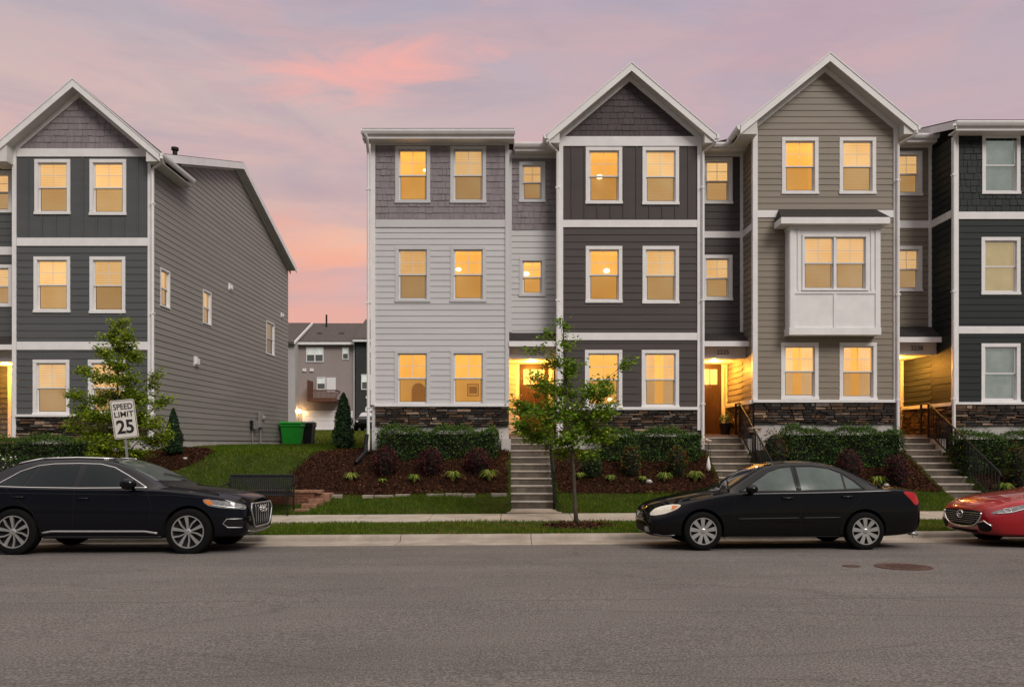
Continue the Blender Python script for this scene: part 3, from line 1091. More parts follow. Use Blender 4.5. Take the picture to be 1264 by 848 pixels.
downspout(h, [(X(676, 21.3), 21.33, Z(170, 21.3)), (X(678, 21.35), 21.40, Z(177, 21.35)), (xl - .04, YB - .06, Z(189, YB)), (xl - .04, YB - .06, 1.6)])
downspout(h, [(X(884, 21.3), 21.33, Z(170, 21.3)), (X(882, 21.35), 21.40, Z(177, 21.35)), (xr + .02, YB - .07, Z(189, YB)), (xr + .02, YB - .07, 1.6)])
P = front_at(YR)
x0, x1 = xr + .002, 6.348
holes = wins(h, YR, [(867, 195, 904, 252, BL), (867, 315, 904, 371, BL)])
siding(h, 'siding_wall', P, 'lap', x0, x1, 4.35, Z(186, YR), holes, BROWN)
band(h, P, x0, x1, Z(294, YR), Z(286, YR))
band(h, P, x1 - .09, x1, 4.78, Z(186, YR), WHITE, .036, 'corner_board')
band(h, P, x0, x1 - .09, Z(194, YR), Z(184, YR), WHITE, name='frieze_board')
eave(h, x0 + .1, x1, YR, 21.95, Z(177, 21.95), Z(184, 21.95))
roof_main(h, xl, x1, 21.95, Z(177, 21.95))
porch(h, x0, x1, BROWN, ZF, dr=(X(866, YP) - .32, X(866, YP) + .58), number='2225', seed=3, numx=5.72)

# --- tan house
h = thing('townhouse', 'tan townhouse with a white box bay window under a big plain gable', 'townhouse', (X(1017, YT), YT, 1.4))
P = front_at(YT)
xl, xr = 6.35, X(1108, YT)
holes = wins(h, YT, [(965, 170, 1010, 240, lampk(.12, .68, .05)), (1036, 170, 1081, 240, BL),
                     (964, 423, 1010, 493, dict(mode='curtain')), (1036, 423, 1082, 494, dict(mode='curtain'))])
bx0, bx1, YBAY = X(975, 20.92), X(1086, 20.92), 20.92
bay_hole = (bx0 + .1, Z(395, YT), bx1 - .1, Z(278, YT))
siding(h, 'siding_wall', P, 'lap', xl, xr, Z(494, YT), Z(160, YT), holes + [bay_hole], TAN, .163)
band(h, P, xl + .1, bx0 - .02, Z(269, YT), Z(260, YT))
band(h, P, bx1 + .02, xr - .1, Z(269, YT), Z(260, YT))
for a, b in ((xl - .004, xl + .1), (xr - .12, xr)):
    band(h, P, a, b, Z(494, YT), Z(158, YT), WHITE, .04, 'corner_board')
band(h, P, xl - .03, xr, Z(497, YT), Z(493.5, YT), WHITE, .09, 'ledge')
stone(h, P, xl, xr - .1, Z(523, YT), Z(497, YT), 8)
fo = MB(); fo.box(xl + .02, xr, YT + .02, YT + .2, 0.9, Z(523, YT) - .003)
fo.build('foundation', FOUND, h)
gable(h, 8.22, Z(65, 20.95), 5.92, 10.47, Z(154, 20.95), 20.95, 22.2, 22.2, 28.4, YT, xl, xr, Z(160, YT), TAN, 'lap', 6, None)
siding(h, 'side_wall', west_at(xl), 'lap', YT, YR, Z(497, YT), 9.72, [], TAN, .163)
band(h, west_at(xl), YT - .04, YT + .09, Z(494, YT), 9.72, WHITE, .03, 'corner_board')
band(h, west_at(xl), YT + .1, YR - .04, Z(294, YR), Z(286, YR))
siding(h, 'side_wall', west_at(xl), 'lap', YR, YP, Z(497, YT), 4.05, [], TAN, 0.15)
stone(h, west_at(xl), YT, YP, ZF - .05, Z(497, YT) - .03, 9)
band(h, west_at(xl), YT, YP, Z(497, YT) - .03, Z(493.5, YT), WHITE, .09, 'ledge')
band(h, front_at(YP), xl - .12, xl - .03, Z(497, YT), 4.05, WHITE, .03, 'corner_board')
wb = MB(); wb.box(xl + .004, xl + .1, YT + .03, YP + .1, 1.0, 9.72); wb.build('inner_wall', TAN, h)
wb = MB(); wb.box(xr - .1, xr, YT + .005, YP, 1.0, 9.7); wb.build('inner_wall', TAN, h)
wb = MB(); wb.box(xl, X(1153, 22.3), 35.0, 35.2, 1.0, 9.75); wb.build('inner_wall', TAN, h)

# the bay
zb0, zb1 = Z(413, YBAY), Z(276, YBAY)
PB = front_at(YBAY)
wh = window(h, PB, X(990, YBAY), Z(359, YBAY), X(1071, YBAY), Z(290, YBAY), mode='pale', double=True, tw=0.055, th=0.03)
bw = MB()
zz = sorted({zb0, wh[1], wh[3], zb1})
for za, zb in zip(zz[:-1], zz[1:]):
    for s0, s1 in spans(bx0, bx1, [wh], (za + zb) / 2):
        bw.poly([PB(s0, 0, za), PB(s1, 0, za), PB(s1, 0, zb), PB(s0, 0, zb)])
for xs in (bx0, bx1):
    bw.poly([(xs, YBAY, zb0), (xs, YT, zb0), (xs, YT, zb1), (xs, YBAY, zb1)])
bw.poly([(bx0, YBAY, zb0), (bx1, YBAY, zb0), (bx1, YT, zb0), (bx0, YT, zb0)])
bw.poly([(bx0, YBAY, zb1), (bx1, YBAY, zb1), (bx1, YT, zb1), (bx0, YT, zb1)])
bay = bw.build('bay_window_box', WHITE, h, fix=False)
bt = MB()
for a, b in ((bx0, bx0 + .12), (bx1 - .12, bx1)):
    pbox(bt, PB, a, b, -.001, .024, zb0 + .18, zb1)
pbox(bt, PB, bx0 - .024, bx1 + .024, -.001, .03, zb0 - .01, zb0 + .178)
pbox(bt, PB, bx0 + .121, bx1 - .121, .001, .02, Z(363, YBAY), Z(359.5, YBAY))
pbox(bt, PB, (bx0 + bx1) / 2 - .04, (bx0 + bx1) / 2 + .04, .001, .02, zb0 + .18, Z(363.3, YBAY))
pbox(bt, PB, bx0 + .121, bx1 - .121, .001, .022, Z(283, YBAY), zb1)
for a, b in ((bx0 + .19, bx0 + .24), (bx1 - .24, bx1 - .19)):
    pbox(bt, PB, a, b, .001, .018, Z(359, YBAY), Z(283.3, YBAY))
for sgn, xs in ((-1, bx0), (1, bx1)):
    bt.box(min(xs, xs + sgn * .024), max(xs, xs + sgn * .024), YBAY - .001, YT + .001, zb0 - .01, zb0 + .178)
    bt.box(min(xs, xs + sgn * .02), max(xs, xs + sgn * .02), YBAY - .001, YBAY + .1, zb0 + .18, zb1)
bt.build('panel_trim', WHITE, bay, bevel=.003)
br = MB()
yo = YBAY - .2
rx0, rx1 = X(964, yo), X(1099, yo)
zr0, zr1 = Z(268, yo), Z(259, YT)
br.poly([(rx0, yo, zr0), (rx1, yo, zr0), (rx1 - .12, YT - .02, zr1), (rx0 + .12, YT - .02, zr1)])
br.poly([(rx0, yo, zr0), (rx0 + .12, YT - .02, zr1), (rx0, YT - .02, zr0)])
br.poly([(rx1, yo, zr0), (rx1, YT - .02, zr0), (rx1 - .12, YT - .02, zr1)])
br.build('bay_roof', SHINGLE, bay)
bf = MB()
bf.box(rx0, rx1, yo, YT - .02, zr0 - .17, zr0 - .004)
bf.build('bay_fascia', WHITE, bay, bevel=.006)
bfz = MB(); bfz.box(bx0 - .03, bx1 + .03, YBAY - .04, YT - .03, zr0 - .26, zr0 - .175)
bfz.build('bay_frieze', SOFFIT, bay)
downspout(h, [(X(1131, 20.9), 20.93, Z(160, 20.9)), (X(1129, 20.95), 20.99, Z(167, 20.95)), (xr - .03, YT - .08, Z(180, YT)), (xr - .03, YT - .08, 1.7)])
P = front_at(YR)
x0, x1 = xr + .002, 11.52
holes = wins(h, YR, [(1101, 187, 1138, 242, BL), (1101, 304, 1138, 360, dict(mode='pale'))])
siding(h, 'siding_wall', P, 'lap', x0, x1, 4.35, Z(176, YR), holes, TAN, .163)
band(h, P, x0, x1, Z(282, YR), Z(273, YR))
band(h, P, x1 - .09, x1, 4.78, Z(176, YR), WHITE, .036, 'corner_board')
band(h, P, x0, x1 - .09, Z(183, YR), Z(174, YR), WHITE, name='frieze_board')
eave(h, x0 + .1, x1, YR, 21.95, Z(166, 21.95), Z(174, 21.95))
roof_main(h, xl, x1, 21.95, Z(166, 21.95))
porch(h, x0, x1, TAN, ZF, dr=(10.25, 11.13), number='2238', seed=4, zc=4.16, zt=4.95, fascia_x=(x0, 11.5), numx=10.98)

# --- blackish green house
h = thing('townhouse', 'blackish green townhouse with dim windows at the right end of the row', 'townhouse', (13.5, YD, 1.4))
P = front_at(YD)
xl, xr = 11.52, 17.2
dim, cream = dict(mode='dim', grid=False), dict(mode='cream', grid=False)
holes = wins(h, YD, [(1212, 167, 1259, 240, dim), (1211, 293, 1259, 364, cream), (1211, 424, 1259, 497, dim),
                     (1310, 167, 1357, 240, dim), (1310, 293, 1357, 364, cream), (1310, 424, 1357, 497, dim)])
siding(h, 'shingle_wall', P, 'shake', xl, xr, Z(262, YD), Z(166, YD), holes, GSHAKE, .165)
siding(h, 'siding_wall', P, 'lap', xl, xr, Z(497, YD), Z(271, YD), holes, GREEN, .17)
band(h, P, xl + .1, xr, Z(271, YD), Z(262, YD))
band(h, P, xl + .1, xr, Z(412, YD), Z(403, YD))
band(h, P, xl + .1, xr, Z(168, YD), Z(160, YD), SOFFIT, name='frieze_board')
band(h, P, xl - .004, xl + .095, Z(497, YD), Z(160, YD), WHITE, .04, 'corner_board')
band(h, P, xl - .03, xr, Z(499.5, YD), Z(496.5, YD), WHITE, .09, 'ledge')
stone(h, P, xl, xr, Z(525, YD), Z(499.5, YD), 11)
fo = MB(); fo.box(xl + .02, xr, YD + .02, YD + .2, .9, Z(525, YD) - .003)
fo.build('foundation', FOUND, h)
siding(h, 'side_wall', west_at(xl), 'lap', YD, YR, Z(499, YD), 9.72, [], GREEN)
siding(h, 'side_wall', west_at(xl), 'lap', YR, YP, Z(499, YD), 4.16, [], GREEN, .15)
band(h, west_at(xl), YD - .04, YD + .09, Z(497, YD), 9.72, WHITE, .03, 'corner_board')
band(h, west_at(xl), YD + .1, YR - .04, Z(282, YR), Z(273, YR))
stone(h, west_at(xl), YD, YP, ZF - .05, Z(499.5, YD) - .03, 12)
band(h, west_at(xl), YD, YP, Z(499.5, YD) - .03, Z(496.5, YD), WHITE, .09, 'ledge')
band(h, front_at(YP), xl - .12, xl - .03, Z(497, YT), 4.16, WHITE, .03, 'corner_board')
eave(h, X(1180, 20.75), xr + .2, YD, 20.75, Z(150, 20.72), Z(160, 20.75))
roof_main(h, X(1180, 20.75), xr + .2, 20.75, Z(149, 20.75) + .02, slope=.27)
rb = MB()
zE = Z(149, 20.75)
rb.prism([(20.7, zE - .03), (28.6, zE - .03 + 7.9 * .27), (28.6, zE - .22 + 7.9 * .27), (20.7, zE - .22)], X(1180, 20.75) - .03, X(1180, 20.75) - .003, axis='x')
rb.build('rake_board', WHITE, h)
wb = MB(); wb.box(xl + .004, xl + .1, YD + .03, YP + .1, 1.0, 9.75); wb.build('inner_wall', GREEN, h)
wb = MB(); wb.box(xr - .1, xr, YD + .005, 35.2, 1.0, 9.75); wb.build('inner_wall', GREEN, h)
wb = MB(); wb.box(xl, xr - .1, 35.0, 35.2, 1.0, 9.75); wb.build('inner_wall', GREEN, h)

downspout(h, [(X(1178, 20.7), 20.69, Z(154, 20.7)), (xl - .03, 20.85, Z(162, 20.85)), (xl - .05, YD - .07, Z(172, YD)), (xl - .05, YD - .07, 1.7)])

# ------------------------------------------------------------------ the house on the left
YS, XE = 22.0, -9.79
h = thing('townhouse', 'slate grey townhouse with a long plain side wall, left of the grass gap', 'townhouse', (-11.7, YS, 1.4))
P = front_at(YS)
xl, xr = X(18, YS), XE
holes = wins(h, YS, [(43, 197, 87, 265, BL), (111, 197, 156, 266, BL), (42, 317, 87, 386, BL), (111, 317, 155, 387, BL),
                     (41, 444, 86, 513, dict(mode='pale')), (109, 444, 155, 513, dict(mode='pale'))])
siding(h, 'board_and_batten_wall', P, 'batten', xl, xr, Z(294, YS), Z(194, YS), holes, SLATE)
siding(h, 'siding_wall', P, 'lap', xl, xr, Z(512, YS), Z(304, YS), holes, SLATE)
band(h, P, xl + .07, xr - .09, Z(194, YS), Z(184, YS))
band(h, P, xl + .07, xr - .09, Z(304, YS), Z(294, YS))
band(h, P, xl + .07, xr - .09, Z(432, YS), Z(422, YS))
for a, b in ((xl - .05, xl + .06), (xr - .09, xr + .03)):
    band(h, P, a, b, Z(540, YS), Z(184, YS), WHITE, .04, 'corner_board')
band(h, P, xl + .06, xr - .09, Z(514.5, YS), Z(511.5, YS), WHITE, .09, 'ledge')
stone(h, P, xl + .06, xr - .09, Z(541, YS), Z(514.5, YS), 15)
gable(h, -11.73, Z(97, 21.65), -14.04, -9.42, Z(188, 21.65), 21.65, 22.3, 23.85, 28.4, YS, xl, xr, Z(184, YS), SHAKE, 'shake', 14, None)
zE = 9.44
PE = east_at(XE)
swin = []
for u0, u1, vt0, vb0, mode in ((197.3, 209.3, 329.5, 377.5, 'pale'), (250, 260.3, 356.2, 398.8, 'pale'), (328.3, 338.3, 394.9, 436.5, 'faint')):
    y0, y1 = F * XE / (u0 - U0), F * XE / (u1 - U0)
    swin.append(window(h, PE, y0, H - (vb0 - V0) * y0 / F, y1, H - (vt0 - V0) * y0 / F, mode=mode, tw=.05, grid=False, th=.024))
lo = lambda z: YS if z < zE else YS + (z - zE) / .31
hi = lambda z: 35.4 if z < zE else 35.4 - (z - zE) / .31
zside = Z(542.5, YS)
siding(h, 'side_wall', PE, 'lap', YS + .02, 35.4, zside, zE + 2.05, swin, TAUPE, .172, lo, hi)
fo = MB()
fo.box(XE - .2, XE - .012, YS - .0, 35.35, 0.7, zside - .004)
fo.box(xl, XE - .2, YS + .02, YS + .2, 0.7, Z(541, YS) - .003)
fo.build('foundation', FOUND, h)
band(h, PE, YS - .04, YS + .1, zside, 9.45, WHITE, .03, 'corner_board')
roof_main(h, -19, XE + .27, 22.1, 9.50 + .45 * .31, 28.7, 35.75, .14, .31)
rk = MB()
zrd = 9.50 + (28.7 - 21.65) * .31
for y0, z0_, y1, z1_ in ((21.7, 9.5 + .05 * .31, 28.7, zrd), (28.7, zrd, 35.75, zrd - 7.05 * .31)):
    rk.prism([(y0, z0_ - .02), (y1, z1_ - .02), (y1, z1_ - .24), (y0, z0_ - .24)], XE + .271, XE + .30, axis='x')
rk.build('rake_board', WHITE, h)
so = MB()
for y0, z0_, y1, z1_ in ((23.9, 9.5 + 2.25 * .31, 28.7, zrd), (28.7, zrd, 35.75, zrd - 7.05 * .31)):
    so.poly([(XE, y0, z0_ - .16), (XE + .27, y0, z0_ - .16), (XE + .27, y1, z1_ - .16), (XE, y1, z1_ - .16)])
    so.prism([(y0, z0_ - .165), (y1, z1_ - .165), (y1, z1_ - .3), (y0, z0_ - .3)], XE + .002, XE + .03, axis='x')
so.build('soffit', SOFFIT, h)
wb = MB(); wb.box(XE - .32, XE - .22, YS + .9, 35.38, 1.2, 9.4); wb.build('inner_wall', TAUPE, h)
wb = MB(); wb.box(-19, XE - .33, 35.2, 35.38, 1.2, 9.4); wb.build('inner_wall', TAUPE, h)

downspout(h, [(-9.36, 21.62, Z(194, 21.6)), (-9.38, 21.72, Z(200, 21.7)), (XE + .06, YS - .07, Z(210, YS)), (XE + .06, YS - .07, 1.35)])
vt = MB()
vt.tube([(-10.4, 25, 10.4), (-10.4, 25, 10.78)], .07, 10)
vt.lathe([(.07, 0), (.11, .02), (.11, .1), (0, .12)], (-10.4, 25, 10.75), 12)
vt.build('roof_vent', BLACKM, h)
# hoods of dryer and fan outlets, and the utility boxes on the side wall
for u, v, s in ((283, 354.5, .26), (347, 389, .2), (241, 446, .3)):
    y = F * XE / (u - U0)
    z = H - (v - V0) * y / F
    mb = MB()
    pbox(mb, PE, y - s / 2, y + s / 2, .0, .03, z - s / 2, z + s / 2)
    mb.prism([(y - s * .33, z - s * .3), (y + s * .33, z - s * .3), (y + s * .33, z + s * .3), (y - s * .33, z + s * .3)], XE + .031, XE + .11, axis='x')
    mb.build('vent_hood', WHITE, h)
UT = mat('grey_utility_enclosure', (.30, .29, .28), .5, .12, 5)
yb_ = F * XE / (318 - U0)
mb = MB()
pbox(mb, PE, yb_ - .05, yb_ + .28, .03, .17, 2.35, 2.95)
mb.ball((XE + .19, yb_ + .12, 2.7), .09, .11, .11)
mb.tube([(XE + .08, yb_ + .1, 2.35), (XE + .08, yb_ + .1, 1.5)], .035, 8)
mb.build('electricity_meter', UT, h)
mb = MB()
pbox(mb, PE, yb_ - .75, yb_ - .35, .02, .13, 2.28, 2.60)
mb.tube([(XE + .06, yb_ - .8, 2.3), (XE + .06, yb_ - .8, 1.55)], .02, 8)
mb.build('utility_box', UT, h)
mb = MB()
pbox(mb, PE, yb_ - .95, yb_ - .82, .02, .10, 2.25, 2.6)
mb.build('utility_switch', BLACKM, h)
# recessed entry at its left edge
P = front_at(22.55)
x0, x1 = -15.4, xl - .002
holes = wins(h, 22.55, [(-22, 211, 15, 263, dict(mode='pale')), (-22, 327, 15, 379, dict(mode='pale'))])
siding(h, 'siding_wall', P, 'lap', x0, x1, 4.3, Z(198, 22.55), holes, SLATE)
band(h, P, x0, x1, Z(315, 22.55), Z(305, 22.55))
eave(h, x0, x1 - .3, 22.55, 22.2, Z(188, 22.2), Z(197, 22.2))
porch(h, x0, x1, SLATE, 1.85, 22.55, 23.9, Z(447, 22.55), dr=(-14.75, -13.9), zt=4.72, seed=6)
for q in ((-19, x0, 22.0, 22.15, .8, 9.4), (x0 - .1, x0 - .002, 22.16, 24, .8, 9.4)):
    h2 = MB(); h2.box(*q); h2.build('inner_wall', SLATE, h)
siding(h, 'siding_wall', front_at(21.99), 'lap', -19, x0, .9, 9.4, [], SLATE)


# ------------------------------------------------------------------ ground
PROF = [(14.8, .03), (15.05, .055), (16.68, .13), (18.16, .16), (18.9, .40), (19.4, .58), (20.3, 1.03), (21.2, 1.45), (21.7, 1.52), (25, 1.62),
        (36, 1.68), (60, 2.5), (80, 3.05), (110, 3.3), (200, 4.5), (1500, 10)]
PY, PZ = [p[0] for p in PROF], [p[1] for p in PROF]
STAIRS = [(-.03, 1.02), (5.12, 6.2), (10.36, 11.3)]


def gz(x, y):
    z = np.interp(y, PY, PZ)
    z = z + .006 * np.clip(x, -30, 30) * np.clip((26 - y) / 8, 0, 1)
    z = z + .02 * np.sin(x * .9 + y * .4) * np.clip((y - 18.3) / 1.5, 0, 1)
    return z


def in_stairs(x, pad=0.0):
    return any(a - pad < x < b + pad for a, b in STAIRS)


ASPH = mat('worn_asphalt', (.106, .094, .088), .92, .10, .35, .55, 220, col2=(.144, .128, .119), detail=9)
# fine aggregate speckle and tar-dark tracks on the asphalt
nt = ASPH.node_tree
nd, lk = nt.nodes, nt.links
pr = nd['Principled BSDF']
tcn = nd.new('ShaderNodeTexCoord')
sp = N(nd, 'ShaderNodeTexNoise', i_Scale=52.0, i_Detail=4.0, i_Roughness=.85)
lk.new(tcn.outputs['Object'], sp.inputs['Vector'])
sr = ramp(nd, [(.38, (.40, .39, .38)), (.5, (.97, .97, .97)), (.62, (1.75, 1.73, 1.70))])
lk.new(sp.outputs[0], sr.inputs[0])
mpa = nd.new('ShaderNodeMapping')
mpa.inputs['Scale'].default_value = (.10, .9, 1)
lk.new(tcn.outputs['Object'], mpa.inputs[0])
st_ = N(nd, 'ShaderNodeTexNoise', i_Scale=1.6, i_Detail=5.0, i_Roughness=.65)
lk.new(mpa.outputs[0], st_.inputs['Vector'])
st_r = ramp(nd, [(.35, (.90, .90, .90)), (.62, (1.04, 1.035, 1.03))])
lk.new(st_.outputs[0], st_r.inputs[0])
# hairline cracks
mpc = nd.new('ShaderNodeMapping')
mpc.inputs['Scale'].default_value = (.22, .75, 1)
lk.new(tcn.outputs['Object'], mpc.inputs[0])
dn = N(nd, 'ShaderNodeTexNoise', i_Scale=2.0, i_Detail=5.0)
lk.new(mpc.outputs[0], dn.inputs['Vector'])
dv = mixc(mpc.outputs[0], dn.outputs[1], .25, nd, lk)
vo = N(nd, 'ShaderNodeTexVoronoi', feature='DISTANCE_TO_EDGE', i_Scale=.9)
lk.new(dv, vo.inputs['Vector'])
vr = ramp(nd, [(0.0, (.62, .60, .6)), (.010, (1, 1, 1))])
lk.new(vo.outputs[0], vr.inputs[0])
src = pr.inputs['Base Color'].links[0].from_socket
c_ = mixc(src, sr.outputs[0], 1.0, nd, lk, 'MULTIPLY')
c_ = mixc(c_, st_r.outputs[0], 1.0, nd, lk, 'MULTIPLY')
c_ = mixc(c_, vr.outputs[0], .55, nd, lk, 'MULTIPLY')
# two long weathered seams along the road, broken in places, with dusty edges
sx = nd.new('ShaderNodeSeparateXYZ')
lk.new(tcn.outputs['Object'], sx.inputs[0])
wob = N(nd, 'ShaderNodeTexNoise', i_Scale=1.1, i_Detail=6.0, i_Roughness=.7)
lk.new(tcn.outputs['Object'], wob.inputs['Vector'])
brk = N(nd, 'ShaderNodeTexNoise', i_Scale=.35, i_Detail=3.0)
lk.new(tcn.outputs['Object'], brk.inputs['Vector'])
M_ = lambda op, a, b=None: math_node(op, a, b, nd, lk)
for y0, wd, st in ((8.45, .014, .55), (11.45, .018, .45), (7.05, .010, .35)):
    d_ = M_('ABSOLUTE', M_('SUBTRACT', M_('ADD', sx.outputs[1], M_('MULTIPLY', M_('SUBTRACT', wob.outputs[0], .5), .30)), y0 + 0.0))
    ln_ = nd.new('ShaderNodeMapRange')
    ln_.inputs[1].default_value, ln_.inputs[2].default_value = wd * 2.2, wd * .4
    lk.new(d_, ln_.inputs[0])
    bm_ = nd.new('ShaderNodeMapRange')
    bm_.inputs[1].default_value, bm_.inputs[2].default_value = .42, .55
    lk.new(brk.outputs[0], bm_.inputs[0])
    c_ = mixc(c_, (.055, .048, .045), M_('MULTIPLY', M_('MULTIPLY', ln_.outputs[0], bm_.outputs[0]), st), nd, lk)
# oil spots where cars park
oil = N(nd, 'ShaderNodeTexNoise', i_Scale=1.3, i_Detail=4.0, i_Roughness=.55)
lk.new(tcn.outputs['Object'], oil.inputs['Vector'])
orp = ramp(nd, [(.66, (1, 1, 1)), (.76, (.62, .61, .6))])
lk.new(oil.outputs[0], orp.inputs[0])
c_ = mixc(c_, orp.outputs[0], .8, nd, lk, 'MULTIPLY')
lk.new(c_, pr.inputs['Base Color'])

SOIL = mat('lawn_soil', (.030, .042, .008), .95, .35, 4.0, .5, 40, spec=.05)
MULCH = mat('bark_mulch', (.024, .011, .0065), .95, .5, 9.0, .9, 45, spec=.05)
FARG = mat('distant_grass_ground', (.06, .07, .03), .95, .3, .3)
KERB = mat('kerb_concrete', (.22, .185, .145), .85, .22, 2.2, .35, 80, col2=(.36, .31, .26), detail=9)
WALKC = mat('sidewalk_concrete', (.28, .24, .195), .85, .18, 1.8, .3, 80, col2=(.42, .37, .31), detail=9)


def struct(o):
    o['kind'] = 'structure'
    return o


mb = MB()
mb.poly([(-1500, -1500, -1.0), (1500, -1500, -1.0), (1500, 1500, -1.0), (-1500, 1500, -1.0)])
struct(mb.build('ground', FARG))

xs_g = np.unique(np.concatenate([np.linspace(-60, -20, 21), np.arange(-20, 20.01, .25), np.linspace(20, 60, 21)]))
# road with its fall towards the gutter
RP = [(-14, -.2), (-6, .02), (0, .12), (5, .13), (9, .10), (13, 0.0), (14.18, -.04)]
V, Fc = [], []
ys_g = [p[0] for p in RP]


def rz(x, y):
    return np.interp(y, [p[0] for p in RP], [p[1] for p in RP]) + .006 * np.clip(x, -30, 30)


def sheet(name, xs, ys, zf, m, kind='structure', skip=None, smooth=True):
    mb = MB()
    nx = len(xs)
    for y in ys:
        for x in xs:
            mb.v.append((float(x), float(y), float(zf(x, y))))
    for j in range(len(ys) - 1):
        for i in range(nx - 1):
            if skip and skip((xs[i] + xs[i + 1]) / 2, (ys[j] + ys[j + 1]) / 2):
                continue
            mb.f.append((j * nx + i, j * nx + i + 1, (j + 1) * nx + i + 1, (j + 1) * nx + i))
            mb.m.append(0)
    o = mb.build(name, m, None, smooth=smooth)
    o['kind'] = kind
    return o


xs_r = np.concatenate([[-200], np.arange(-60, 60.1, 3), [200]])
sheet('road', xs_r, np.concatenate([np.arange(-14, 14, .5), [14.18]]), rz, ASPH)

# gutter and kerb in cast lengths with open joints
kb = MB()
prof = [(14.18, -.036), (14.80, -.045), (14.86, -.035), (14.885, .015), (14.91, .042), (14.95, .056), (15.08, .06), (15.08, -.3), (14.18, -.3)]
joints = [-60, -48, -39, -30, -24.2, -21.1, -18.1, -15.0, -12.0, -9.0, -5.9, -2.05, .35, 3.9, 7.35, 10.4, 13.4, 16.5, 19.5, 24, 30, 40, 50, 60]
for a, b in zip(joints[:-1], joints[1:]):
    c0 = .006
    s = len(kb.v)
    for xq in (a + c0, b - c0):
        for y, z in prof:
            kb.v.append((xq, y, z + .006 * max(-30, min(30, xq))))
    n = len(prof)
    kb.f += [tuple(s + i for i in range(n)), tuple(s + n + i for i in reversed(range(n)))]
    kb.m += [0, 0]
    for i in range(n):
        j = (i + 1) % n
        kb.f.append((s + i, s + j, s + n + j, s + n + i))
        kb.m.append(0)
struct(kb.build('kerb', KERB))

# soil under everything beyond the kerb
ys_t = np.concatenate([np.arange(15.06, 16.7, .2), [16.69], np.arange(16.9, 18.0, .3), [18.15], np.arange(18.3, 22.2, .15), np.arange(22.4, 40, .8), np.arange(42, 120, 4), [150, 200, 400, 1500]])
xs_t = np.unique(np.round(np.concatenate([[-1500, -300, -120], np.linspace(-60, -20, 21), np.arange(-20, 20.01, .25), np.linspace(20, 60, 21), [120, 300, 1500],
                                 [q for a, b in STAIRS for q in (a - .02, a + .03, b - .03, b + .02)]]), 4))


def tz(x, y):
    z = float(gz(x, y))
    if 16.6 < y < 18.2:
        z -= .03
    if in_stairs(x) and 18.1 < y < 23.9:
        z = min(z - .35, 1.2)
    if y > 21.9 and y < 35 and (-3.7 < x < 17 or -19 < x < XE - .1):
        z -= .4
    return z


sheet('lawn', xs_t, ys_t, tz, SOIL)

# sidewalk slabs
sw = MB()
jx = [-60, -40, -30, -24] + [-20 + 1.52 * i for i in range(28)] + [30, 40, 60]
for a, b in zip(jx[:-1], jx[1:]):
    f = lambda x, y: float(np.interp(y, PY, PZ)) + .006 * max(-30, min(30, x)) + .004
    y0, y1 = 16.69, 18.15
    p = [(a + .006, y0), (b - .006, y0), (b - .006, y1), (a + .006, y1)]
    s = len(sw.v)
    for x, y in p:
        sw.v.append((x, y, f(x, y)))
    for x, y in p:
        sw.v.append((x, y, f(x, y) - .15))
    for q in ((0, 1, 2, 3), (7, 6, 5, 4), (0, 4, 5, 1), (1, 5, 6, 2), (2, 6, 7, 3), (3, 7, 4, 0)):
        sw.f.append(tuple(s + i for i in q))
        sw.m.append(0)
struct(sw.build('sidewalk', WALKC, bevel=.006))

# landings and steps
STEPC = mat('stained_step_concrete', (.36, .32, .275), .85, .22, 3.0, .35, 70, stretch=(1, 1, 1.6))
